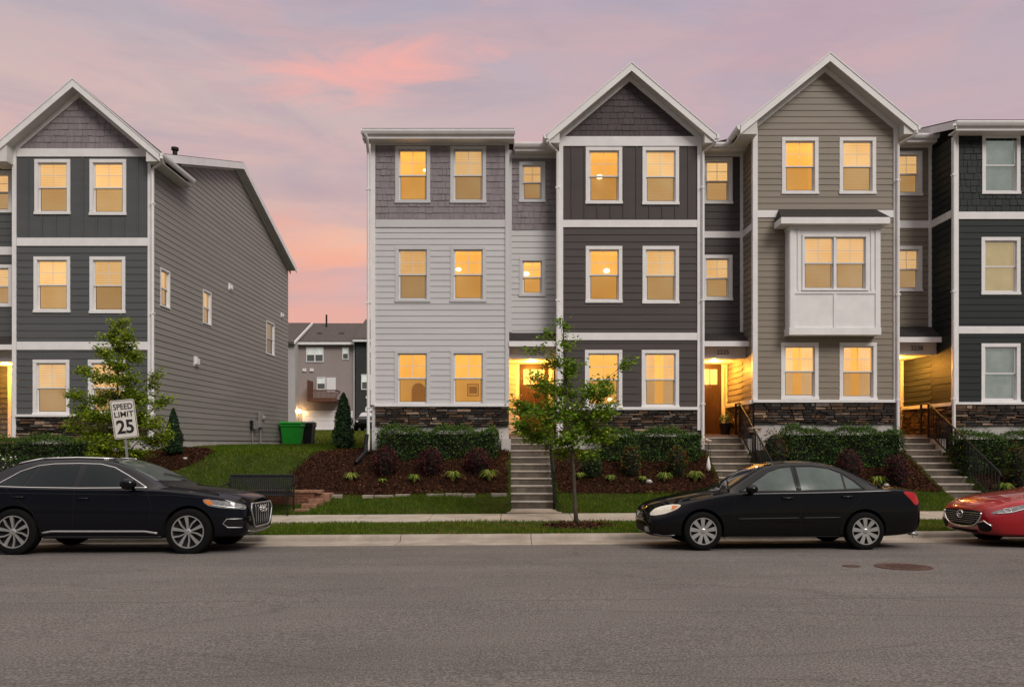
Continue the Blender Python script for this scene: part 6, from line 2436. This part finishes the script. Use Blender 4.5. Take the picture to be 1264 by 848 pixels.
def strip(root, name, bvh, axis, sgn, pts, r_, m, closed=False, off=.0, flat=None):
    pts = list(pts)
    if closed:
        pts = pts + [pts[0]]
    den = []
    for p, q in zip(pts[:-1], pts[1:]):
        k = max(1, int(math.dist(p, q) / .05))
        for i in range(k):
            den.append((p[0] + (q[0] - p[0]) * i / k, p[1] + (q[1] - p[1]) * i / k))
    den.append(pts[-1])
    P3 = []
    for p in den:
        h_, n_ = cast(bvh, axis, sgn, p)
        P3.append(h_ + n_ * off)
    mb = MB()
    mb.tube(P3, r_, 6)
    return mb.build(name, m, root, local=True, smooth=True)


def smooth_poly(pts, n=4, closed=True):
    """Catmull-Rom through the corner points, for softly curved outlines"""
    out = []
    k = len(pts)
    for i in range(k if closed else k - 1):
        g = lambda j: pts[j % k] if closed else pts[max(0, min(k - 1, j))]
        p0, p1, p2, p3 = g(i - 1), g(i), g(i + 1), g(i + 2)
        for s in range(n):
            t = s / n
            out.append(tuple(.5 * (2 * p1[d] + (p2[d] - p0[d]) * t + (2 * p0[d] - 5 * p1[d] + 4 * p2[d] - p3[d]) * t * t + (3 * p1[d] - p0[d] - 3 * p2[d] + p3[d]) * t ** 3) for d in (0, 1)))
    if not closed:
        out.append(pts[-1])
    return out


def wheel(root, x, y, z, r_, w, style, side):
    """y: outer face; side -1/+1 which way it looks"""
    t = MB()
    yo, yi = y, y - side * w
    rr = r_ * .70
    prof = [(rr, yi), (r_ * .93, yi), (r_, yi + side * .03), (r_, yo - side * .035), (r_ * .975, yo - side * .012), (r_ * .90, yo), (r_ * .80, yo + side * .004), (rr, yo - side * .004)]
    t.lathe(prof, (x, 0, z), 48, axis='y')
    ty = t.build('wheel', TYRE, root, local=True, smooth=40)
    b = MB()
    b.lathe([(rr, yo - side * .006), (rr * .97, yo - side * .008), (rr * .93, yo - side * .06), (rr * .5, yo - side * .09), (0, yo - side * .09)], (x, 0, z), 40, axis='y')
    b.build('barrel', DARKR, ty, local=True, smooth=40)
    s = MB()
    s.lathe([(rr * 1.01, yo - side * .006), (rr * 1.01, yo + side * .004), (rr * .95, yo + side * .004), (rr * .93, yo - side * .02)], (x, 0, z), 48, axis='y')
    s.lathe([(rr * .20, yo - side * .04), (rr * .20, yo - side * .004), (rr * .15, yo + side * .002), (0, yo + side * .002)], (x, 0, z), 24, axis='y')

    def spoke(a0, a1, w0, w1, d=.014):
        p, q = [], []
        for (rad, ang, hw, dep) in ((rr * .16, a0, w0, -.010), (rr * .58, (a0 + a1) / 2, (w0 + w1) / 2, -.004), (rr * .955, a1, w1, -.002)):
            cx_, cz_ = x + rad * math.cos(ang), z + rad * math.sin(ang)
            nx_, nz_ = -math.sin(ang) * hw, math.cos(ang) * hw
            p.append(((cx_ - nx_, yo + side * dep, cz_ - nz_), (cx_ + nx_, yo + side * dep, cz_ + nz_)))
        for (l0, r0), (l1, r1) in zip(p[:-1], p[1:]):
            s.poly([l0, r0, r1, l1])
            bk = lambda c: (c[0], c[1] - side * .03, c[2])
            s.poly([l0, l1, bk(l1), bk(l0)])
            s.poly([r0, r1, bk(r1), bk(r0)])
    if style == 'ten':
        for k in range(5):
            a = 2 * math.pi * k / 5 + .3
            spoke(a - .04, a - .10, .013, .030)
            spoke(a + .34, a + .62, .009, .015)
    else:
        for k in range(9):
            a = 2 * math.pi * k / 9 + .2
            spoke(a, a, .020, .036)
    s.build('rim', ALLOY, ty, local=True, smooth=30)
    h_ = MB()
    h_.lathe([(rr * .13, yo + side * .0025), (rr * .12, yo + side * .006), (0, yo + side * .006)], (x, 0, z), 20, axis='y')
    h_.build('hub_cap', SILV, ty, local=True, smooth=30)


def mirror_(root, x, z, w, s, paint, k=1.15):
    mb = MB()
    y = s * w
    mb.ball((x, y + s * .13, z + .02), .085 * k, .10, .062 * k, 14, 8)
    mb.build('mirror', paint, root, local=True, smooth=True)
    st = MB()
    st.bar((x, y - s * .05, z - .035), (x, y + s * .08, z - .01), .05, .03)
    st.build('mirror_arm', TRIMK, root, local=True)


def handle_(root, bvh, x, z, s, m):
    h_, n_ = cast(bvh, 'side', s, (x, z))
    mb = MB()
    mb.tube([h_ + Vector((-.095, s * .002, 0)), h_ + Vector((-.07, s * .035, .004)), h_ + Vector((.07, s * .035, .004)), h_ + Vector((.095, s * .002, 0))], [.010, .014, .014, .010], 8)
    mb.build('door_handle', m, root, local=True, smooth=True)


# ---- black sedan: nose towards -x
def sedan(root, paint, red=False):
    wl_ = .80
    rows = [(0.00, .30, .40, .46, .52, .42, .57, .28, .60), (.05, .22, .58, .64, .57, .56, .64, .40, .67), (.16, .19, .70, .75, .62, .66, .71, .48, .74), (.40, .18, .77, .81, .70, .745, .78, .54, .81),
            (.75, .18, .80, .835, .79, .785, .855, .58, .88), (1.15, .18, .81, .845, .87, .80, .925, .63, .955), (1.36, .18, .81, .848, .905, .808, .955, .66, .99),
            (1.60, .18, .81, .85, .918, .815, 1.10, .655, 1.15), (1.88, .18, .81, .85, .925, .82, 1.285, .60, 1.325), (2.10, .18, .81, .85, .93, .822, 1.365, .565, 1.415),
            (2.55, .18, .81, .85, .935, .822, 1.395, .555, 1.455), (3.00, .18, .81, .85, .945, .82, 1.365, .555, 1.425), (3.35, .18, .81, .848, .955, .812, 1.25, .57, 1.315), (3.62, .18, .80, .842, .965, .80, 1.105, .60, 1.17),
            (3.82, .19, .79, .835, .975, .785, 1.015, .62, 1.055), (4.05, .20, .77, .82, .97, .765, .995, .61, 1.02), (4.32, .22, .72, .78, .945, .725, .985, .57, 1.005), (4.42, .26, .66, .73, .90, .68, .945, .53, .965), (4.50, .32, .58, .66, .74, .60, .78, .45, .80)]
    body, bvh = car_body(root, 'body', rows, 4.5, [(.90, .305), (3.50, .305)], .305, paint, 1.13)
    for s in (-1, 1):
        patch(root, 'side_window', bvh, 'side', s, [(1.56, .945), (1.80, 1.10), (2.02, 1.24), (2.20, 1.30), (2.385, 1.325), (2.41, .955)], .003, GLASSL)
        patch(root, 'side_window', bvh, 'side', s, [(2.50, .957), (2.48, 1.325), (2.75, 1.325), (3.00, 1.295), (3.19, 1.22), (3.19, .975)], .003, GLASSL)
        patch(root, 'quarter_window', bvh, 'side', s, [(3.225, .978), (3.225, 1.195), (3.36, 1.10), (3.47, .99)], .003, GLASSL)
        strip(root, 'window_surround', bvh, 'side', s, [(1.50, .935), (1.80, 1.125), (2.02, 1.262), (2.22, 1.325), (2.45, 1.348), (2.75, 1.348), (3.02, 1.315), (3.22, 1.235), (3.40, 1.105), (3.52, .975)], .010, TRIMK)
        strip(root, 'window_sill', bvh, 'side', s, [(1.50, .932), (2.45, .942), (3.52, .968)], .011, TRIMK)
        strip(root, 'door_gap', bvh, 'side', s, [(1.42, .90), (1.40, .55), (1.45, .26)], .005, WELL)
        strip(root, 'door_gap', bvh, 'side', s, [(2.445, 1.33), (2.45, .90), (2.47, .24)], .005, WELL)
        strip(root, 'door_gap', bvh, 'side', s, [(3.50, .96), (3.42, .80), (3.16, .58), (3.10, .26)], .005, WELL)
        strip(root, 'rub_strip', bvh, 'side', s, [(1.46, .50), (2.44, .515)], .012, TRIMK)
        strip(root, 'rub_strip', bvh, 'side', s, [(2.50, .516), (3.10, .525)], .012, TRIMK)
        strip(root, 'sill_strip', bvh, 'side', s, [(1.28, .22), (3.10, .22)], .016, TRIMK)
        handle_(root, bvh, 2.26, .83, s, paint)
        handle_(root, bvh, 3.22, .85, s, paint)
        mirror_(root, 1.66, .96, .80, s, paint)
        ol = smooth_poly([(.10, .545), (.12, .60), (.22, .665), (.42, .715), (.56, .715), (.50, .655), (.34, .585), (.20, .55)], 3)
        hl = patch(root, 'headlight', bvh, 'side', s, ol, .012, HEADL, .022)
        patch(hl, 'indicator', bvh, 'side', s, [(.41, .632), (.43, .70), (.52, .704), (.47, .655)], .017, AMBER, .022)
        patch(root, 'tail_light', bvh, 'side', s, smooth_poly([(4.16, .915), (4.22, .93), (4.37, .90), (4.42, .76), (4.34, .72), (4.27, .80)], 3), .006, REDL)
        wheel(root, .90, s * .855, .305, .305, .20, 'nine', s)
        wheel(root, 3.50, s * .855, .305, .305, .20, 'nine', s)
    patch(root, 'windscreen', bvh, 'top', 1, [(1.42, -.60), (1.34, 0), (1.42, .60), (1.98, .52), (2.04, 0), (1.98, -.52)], .003, GLASSK)
    patch(root, 'rear_window', bvh, 'top', 1, [(3.18, -.50), (3.14, 0), (3.18, .50), (3.66, .56), (3.72, 0), (3.66, -.56)], .003, GLASSK)
    strip(root, 'wiper', bvh, 'top', 1, [(1.40, -.45), (1.52, .0)], .009, TRIMK, off=.02)
    strip(root, 'wiper', bvh, 'top', 1, [(1.40, .05), (1.52, .5)], .009, TRIMK, off=.02)
    gr = patch(root, 'grille', bvh, 'front', 1, smooth_poly([(-.34, .50), (-.36, .57), (-.2, .60), (.2, .60), (.36, .57), (.34, .50), (.15, .475), (-.15, .475)], 3), .004, TRIMK)
    for z in (.50, .525, .55, .575):
        strip(gr, 'grille_bar', bvh, 'front', 1, [(-.30, z), (.30, z)], .005, SILV, off=.006)
    strip(gr, 'emblem', bvh, 'front', 1, [(.07 * math.cos(a), .54 + .045 * math.sin(a)) for a in [2 * math.pi * i / 20 for i in range(20)]], .007, CHROME, True, off=.012)
    strip(gr, 'emblem', bvh, 'front', 1, [(.035 * math.cos(a), .56 + .02 * math.sin(a)) for a in [2 * math.pi * i / 16 for i in range(16)]], .005, CHROME, True, off=.012)
    patch(root, 'air_intake', bvh, 'front', 1, [(-.42, .26), (-.40, .36), (.40, .36), (.42, .26)], .004, WELL)
    for s in (-1, 1):
        patch(root, 'fog_light', bvh, 'front', 1, [(s * .50, .28), (s * .50, .36), (s * .62, .36), (s * .62, .28)], .004, SILV)
    strip(root, 'chin_trim', bvh, 'side', -1, [(.14, .245), (.30, .225), (.46, .235)], .009, SILV)
    strip(root, 'aerial', bvh, 'top', 1, [(3.0, 0), (3.05, 0)], .012, TRIMK)
    glass_band = patch(root, 'windscreen_band', bvh, 'top', 1, [(1.94, -.44), (1.96, .05), (2.03, .05), (2.01, -.44)], .006, mat('yellow_band', (.55, .28, .06), .6, .1))  # yellow strip along the near half of the windscreen's top edge
    rp_ = MB()
    rp_.tube([(4.38, -.45, .24), (4.53, -.45, .23)], .03, 10)
    rp_.build('exhaust', SILV, root, local=True, smooth=True)


zroad = lambda x, y: float(rz(x, y))
roll = R(-1.5)
xs_ = X(868, 12.97) - .90
t = thing('parked_sedan', 'black four door sedan parked at the kerb with silver nine spoke wheel covers', 'car', (xs_, 12.95 + .855, zroad(5, 12.95 + .855) + .004), (roll, 0, 0))
sedan(t, PK)


# ---- dark crossover: nose towards +x in the street, built nose to -x and turned round
def crossover(root, paint):
    rows = [(0.00, .42, .52, .60, .70, .58, .80, .40, .86), (.05, .30, .70, .74, .78, .68, .86, .52, .91), (.18, .25, .80, .85, .86, .79, .92, .58, .96), (.45, .24, .86, .90, .93, .86, .985, .63, 1.02),
            (.85, .24, .885, .925, .99, .885, 1.035, .67, 1.07), (1.25, .24, .89, .93, 1.03, .895, 1.075, .71, 1.10), (1.45, .24, .89, .932, 1.045, .90, 1.12, .73, 1.15),
            (1.75, .24, .89, .935, 1.05, .905, 1.275, .70, 1.32), (2.05, .24, .89, .935, 1.055, .905, 1.42, .66, 1.475), (2.35, .24, .89, .935, 1.058, .905, 1.495, .63, 1.56), (2.9, .24, .89, .935, 1.06, .905, 1.52, .62, 1.60),
            (3.4, .24, .89, .935, 1.07, .905, 1.505, .62, 1.58), (3.8, .24, .89, .932, 1.085, .90, 1.43, .63, 1.53), (4.15, .25, .88, .925, 1.10, .885, 1.30, .65, 1.42), (4.40, .28, .85, .90, 1.07, .85, 1.17, .66, 1.26),
            (4.55, .32, .80, .86, 1.0, .80, 1.06, .62, 1.12), (4.64, .38, .70, .78, .82, .70, .88, .55, .92)]
    W = [(.90, .37), (3.70, .37)]
    body, bvh = car_body(root, 'body', rows, 4.64, W, .37, paint, 1.10)
    for s in (-1, 1):
        patch(root, 'side_window', bvh, 'side', s, [(1.72, 1.085), (1.98, 1.25), (2.22, 1.37), (2.45, 1.425), (2.66, 1.435), (2.70, 1.09)], .003, GLASSK)
        patch(root, 'side_window', bvh, 'side', s, [(2.80, 1.09), (2.78, 1.437), (3.20, 1.43), (3.42, 1.405), (3.55, 1.10)], .003, GLASSK)
        patch(root, 'quarter_window', bvh, 'side', s, [(3.60, 1.105), (3.49, 1.395), (3.68, 1.33), (3.95, 1.15), (3.97, 1.115)], .003, GLASSK)
        strip(root, 'window_trim', bvh, 'side', s, [(1.60, 1.072), (1.95, 1.268), (2.20, 1.395), (2.45, 1.452), (2.8, 1.462), (3.2, 1.455), (3.46, 1.425), (3.72, 1.335), (4.02, 1.13), (4.0, 1.092), (3.55, 1.078), (2.7, 1.066)], .010, CHROME, True, off=.002)
        strip(root, 'roof_rail', bvh, 'side', s, [(2.35, 1.530), (2.6, 1.540), (2.9, 1.548), (3.5, 1.53), (3.85, 1.45)], .016, CHROME, off=.012)
        strip(root, 'door_gap', bvh, 'side', s, [(1.60, 1.05), (1.50, .80), (1.52, .40)], .005, WELL)
        strip(root, 'door_gap', bvh, 'side', s, [(2.74, 1.06), (2.75, .40)], .005, WELL)
        strip(root, 'door_gap', bvh, 'side', s, [(3.85, 1.06), (3.72, .92), (3.40, .70), (3.30, .42)], .005, WELL)
        strip(root, 'sill_trim', bvh, 'side', s, [(1.40, .345), (1.6, .375), (3.1, .375), (3.25, .35)], .020, SILV, off=.004)
        strip(root, 'sill_strip', bvh, 'side', s, [(1.35, .285), (3.25, .285)], .03, TRIMK)
        strip(root, 'shoulder_crease', bvh, 'side', s, [(.55, .90), (1.2, .955), (2.4, .965), (3.6, .985), (4.3, .985)], .006, paint)
        handle_(root, bvh, 2.58, .90, s, paint)
        handle_(root, bvh, 3.62, .92, s, paint)
        mirror_(root, 1.82, 1.12, .90, s, paint, 1.55)
        ol = smooth_poly([(.07, .72), (.08, .785), (.26, .84), (.58, .885), (.68, .875), (.60, .79), (.36, .745), (.18, .73)], 3)
        hl = patch(root, 'headlight', bvh, 'side', s, ol, .010, HEADK, .03)
        patch(hl, 'indicator', bvh, 'side', s, smooth_poly([(.52, .80), (.57, .872), (.66, .868), (.60, .80)], 3), .015, AMBER, .03)
        strip(hl, 'lamp_strip', bvh, 'side', s, [(.10, .735), (.34, .765), (.56, .80)], .008, CHROME, off=.010)
        patch(root, 'side_intake', bvh, 'side', s, smooth_poly([(.09, .44), (.09, .56), (.30, .56), (.34, .50), (.28, .44)], 2), .004, WELL)
        strip(root, 'intake_trim', bvh, 'side', s, [(.09, .57), (.30, .57), (.36, .50), (.29, .435), (.09, .43)], .010, SILV, off=.004)
        patch(root, 'tail_light', bvh, 'side', s, smooth_poly([(4.10, .98), (4.15, 1.04), (4.45, 1.02), (4.52, .90), (4.3, .92)], 3), .006, REDL)
        for x, z in W:
            wheel(root, x, s * .945, z, .37, .235, 'ten', s)
            a_ = MB()
    patch(root, 'windscreen', bvh, 'top', 1, [(1.54, -.66), (1.46, 0), (1.54, .66), (2.20, .56), (2.28, 0), (2.20, -.56)], .003, GLASSL)
    patch(root, 'rear_window', bvh, 'top', 1, [(3.95, -.54), (3.9, 0), (3.95, .54), (4.3, .6), (4.36, 0), (4.3, -.6)], .003, GLASSK)
    strip(root, 'wiper', bvh, 'top', 1, [(1.53, -.5), (1.68, .05)], .010, TRIMK, off=.02)
    strip(root, 'bonnet_gap', bvh, 'top', 1, [(.14, -.52), (.6, -.66), (1.42, -.72)], .005, WELL)
    strip(root, 'bonnet_gap', bvh, 'top', 1, [(.14, .52), (.6, .66), (1.42, .72)], .005, WELL)
    gp = [(-.50, .80), (.50, .80), (.56, .70), (.42, .44), (.34, .41), (-.34, .41), (-.42, .44), (-.56, .70)]
    gr = patch(root, 'grille', bvh, 'front', 1, gp, .006, WELL)
    strip(gr, 'grille_frame', bvh, 'front', 1, gp, .015, SILV, True, off=.012)
    for i in range(7):
        y = -.36 + i * .12
        strip(gr, 'grille_bar', bvh, 'front', 1, [(y, .78), (y * .86, .45)], .006, SILV, off=.010)
    for k in range(4):
        c0 = -.135 + k * .09
        strip(gr, 'emblem', bvh, 'front', 1, [(c0 + .055 * math.cos(a), .70 + .055 * math.sin(a)) for a in [2 * math.pi * i / 20 for i in range(20)]], .008, CHROME, True, off=.026)
    strip(root, 'chin_trim', bvh, 'front', 1, [(-.6, .36), (-.3, .335), (.3, .335), (.6, .36)], .014, SILV, off=.004)


xq = -5.19 + .90
t = thing('parked_crossover', 'blue black crossover with chrome window trim and roof rails, parked before the speed sign', 'car',
          (xq, 12.95 + .945, zroad(-6, 12.95 + .945) - .006), (R(-1.5), 0, R(180)))
t.rotation_euler = (Matrix.Rotation(R(-1.5), 3, 'X') @ Matrix.Rotation(R(180), 3, 'Z')).to_euler()
crossover(t, PB_)


# ---- red hatchback at the right edge, only its nose in the picture
def hatch(root, paint):
    rows = [(0.00, .34, .48, .56, .58, .50, .62, .34, .65), (.05, .24, .66, .72, .66, .62, .71, .46, .735), (.20, .20, .78, .82, .74, .74, .79, .53, .815), (.50, .19, .85, .875, .83, .82, .86, .60, .89),
            (.90, .19, .87, .892, .90, .85, .925, .65, .955), (1.30, .19, .87, .895, .94, .86, .97, .70, .995), (1.50, .19, .87, .896, .955, .862, 1.01, .70, 1.04),
            (1.85, .19, .87, .896, .965, .865, 1.19, .66, 1.23), (2.2, .19, .87, .896, .97, .866, 1.34, .60, 1.395), (2.7, .19, .87, .896, .98, .866, 1.395, .57, 1.455), (3.2, .19, .87, .894, 1.0, .862, 1.36, .57, 1.43),
            (3.7, .2, .86, .89, 1.03, .85, 1.25, .58, 1.345), (4.1, .22, .84, .87, 1.03, .82, 1.12, .60, 1.20), (4.35, .26, .78, .83, .97, .76, 1.02, .56, 1.08), (4.46, .34, .68, .74, .80, .66, .84, .48, .88)]
    W = [(.93, .33), (3.63, .33)]
    body, bvh = car_body(root, 'body', rows, 4.46, W, .33, paint, 1.10)
    for s in (-1, 1):
        patch(root, 'side_window', bvh, 'side', s, [(1.80, 1.0), (2.2, 1.22), (2.5, 1.31), (2.64, 1.325), (2.66, 1.005)], .003, GLASSK)
        patch(root, 'side_window', bvh, 'side', s, [(2.74, 1.01), (2.72, 1.33), (3.1, 1.31), (3.4, 1.22), (3.5, 1.06)], .003, GLASSK)
        strip(root, 'door_gap', bvh, 'side', s, [(1.55, .95), (1.5, .7), (1.55, .28)], .005, WELL)
        strip(root, 'door_gap', bvh, 'side', s, [(2.70, .98), (2.72, .28)], .005, WELL)
        handle_(root, bvh, 2.5, .87, s, paint)
        mirror_(root, 1.85, 1.03, .86, s, paint)
        hl = patch(root, 'headlight', bvh, 'side', s, smooth_poly([(.10, .60), (.20, .66), (.45, .735), (.72, .775), (.70, .73), (.48, .665), (.28, .61)], 3), .006, HEADK)
        strip(hl, 'lamp_ring', bvh, 'side', s, [(.30 + .05 * math.cos(a), .655 + .032 * math.sin(a)) for a in [2 * math.pi * i / 14 for i in range(14)]], .007, CHROME, True, off=.010)
        strip(hl, 'lamp_strip', bvh, 'side', s, [(.14, .60), (.34, .622), (.6, .70)], .008, CHROME, off=.010)
        patch(root, 'fog_light', bvh, 'front', 1, smooth_poly([(s * .50, .30), (s * .47, .42), (s * .62, .46), (s * .72, .38), (s * .68, .30)], 2), .006, WELL)
        strip(root, 'fog_trim', bvh, 'front', 1, [(s * .47, .43), (s * .62, .47), (s * .73, .39)], .014, CHROME, off=.006)
        patch(root, 'tail_light', bvh, 'side', s, smooth_poly([(3.95, .95), (4.0, 1.0), (4.3, .97), (4.35, .86), (4.15, .9)], 3), .006, REDL)
        for x, z in W:
            wheel(root, x, s * .90, z, .33, .21, 'ten', s)
    patch(root, 'windscreen', bvh, 'top', 1, [(1.60, -.62), (1.52, 0), (1.60, .62), (2.22, .52), (2.30, 0), (2.22, -.52)], .003, GLASSK)
    strip(root, 'wiper', bvh, 'top', 1, [(1.58, -.5), (1.70, .1)], .010, TRIMK, off=.02)
    for s in (-1, 1):
        strip(root, 'bonnet_gap', bvh, 'top', 1, [(.16, s * .42), (.6, s * .60), (1.48, s * .70)], .005, WELL)
    gp = smooth_poly([(-.52, .62), (0, .635), (.52, .62), (.50, .52), (.36, .40), (0, .355), (-.36, .40), (-.50, .52)], 4)
    gr = patch(root, 'grille', bvh, 'front', 1, gp, .006, WELL)
    strip(gr, 'grille_frame', bvh, 'front', 1, smooth_poly([(-.55, .60), (-.52, .50), (-.37, .385), (0, .34), (.37, .385), (.52, .50), (.55, .60)], 4, False), .018, CHROME, off=.012)
    for i, z in enumerate((.41, .445, .48, .515, .55, .585)):
        wv = [.34, .42, .47, .49, .50, .50][i]
        strip(gr, 'grille_bar', bvh, 'front', 1, [(-wv, z), (wv, z)], .009, TRIMK, off=.012)
        strip(gr, 'grille_bar', bvh, 'front', 1, [(-wv, z + .008), (wv, z + .008)], .004, SILV, off=.018)
    strip(gr, 'emblem', bvh, 'front', 1, [(.085 * math.cos(a), .555 + .062 * math.sin(a)) for a in [2 * math.pi * i / 20 for i in range(20)]], .011, CHROME, True, off=.03)
    strip(gr, 'emblem', bvh, 'front', 1, [(-.075, .575), (-.03, .56), (0, .525), (.03, .56), (.075, .575)], .009, CHROME, off=.03)
    patch(root, 'air_intake', bvh, 'front', 1, [(-.40, .25), (-.42, .30), (.42, .30), (.40, .25)], .004, WELL)


t = thing('parked_hatchback', 'red hatchback with a shield shaped dark grille, cut off by the right edge', 'car', (7.72, 13.0 + .90, zroad(8, 13.9) - .02), (R(-1.5), 0, 0))
t.scale = (1, 1, .965)
hatch(t, PR)

# ---- SUV standing by the dark rear house, seen from the front
Yc = 66.0
xc_ = X(449.5, Yc)
zc_ = float(gz(xc_, Yc)) + .05
t = thing('parked_suv', 'dark car with a pale windscreen parked far back beside the dark rear house', 'car', (xc_, Yc, zc_))
t.rotation_euler = (0, 0, R(90))
rows = [(0.00, .45, .55, .62, .80, .60, .88, .45, .95), (.06, .32, .72, .78, .88, .72, .96, .55, 1.0), (.3, .28, .86, .90, .98, .86, 1.03, .62, 1.07), (1.2, .28, .92, .95, 1.08, .91, 1.12, .72, 1.16),
        (1.5, .28, .92, .95, 1.09, .91, 1.2, .74, 1.24), (2.2, .28, .92, .95, 1.1, .91, 1.68, .66, 1.74), (3.4, .28, .92, .95, 1.1, .91, 1.72, .66, 1.8), (4.5, .3, .9, .94, 1.1, .89, 1.66, .66, 1.74), (4.75, .4, .8, .85, 1.0, .8, 1.2, .6, 1.3)]
body, bvh = car_body(t, 'body', rows, 4.75, [(.95, .37), (3.75, .37)], .37, PK, 1.1, 1)
patch(t, 'windscreen', bvh, 'top', 1, [(1.5, -.7), (1.5, .7), (2.15, .6), (2.15, -.6)], .004, mat('pale_windscreen', (.42, .40, .40), .15, .1, 2))
gr = patch(t, 'grille', bvh, 'front', 1, [(-.4, .65), (-.4, .88), (.4, .88), (.4, .65)], .006, TRIMK)
for s in (-1, 1):
    patch(t, 'headlight', bvh, 'front', 1, [(s * .5, .74), (s * .48, .88), (s * .68, .86), (s * .68, .74)], .006, HEADL)
    wheel(t, .95, s * .95, .37, .37, .23, 'ten', s)
    wheel(t, 3.75, s * .95, .37, .37, .23, 'ten', s)
    mirror_(t, 1.9, 1.12, .9, s, PK)
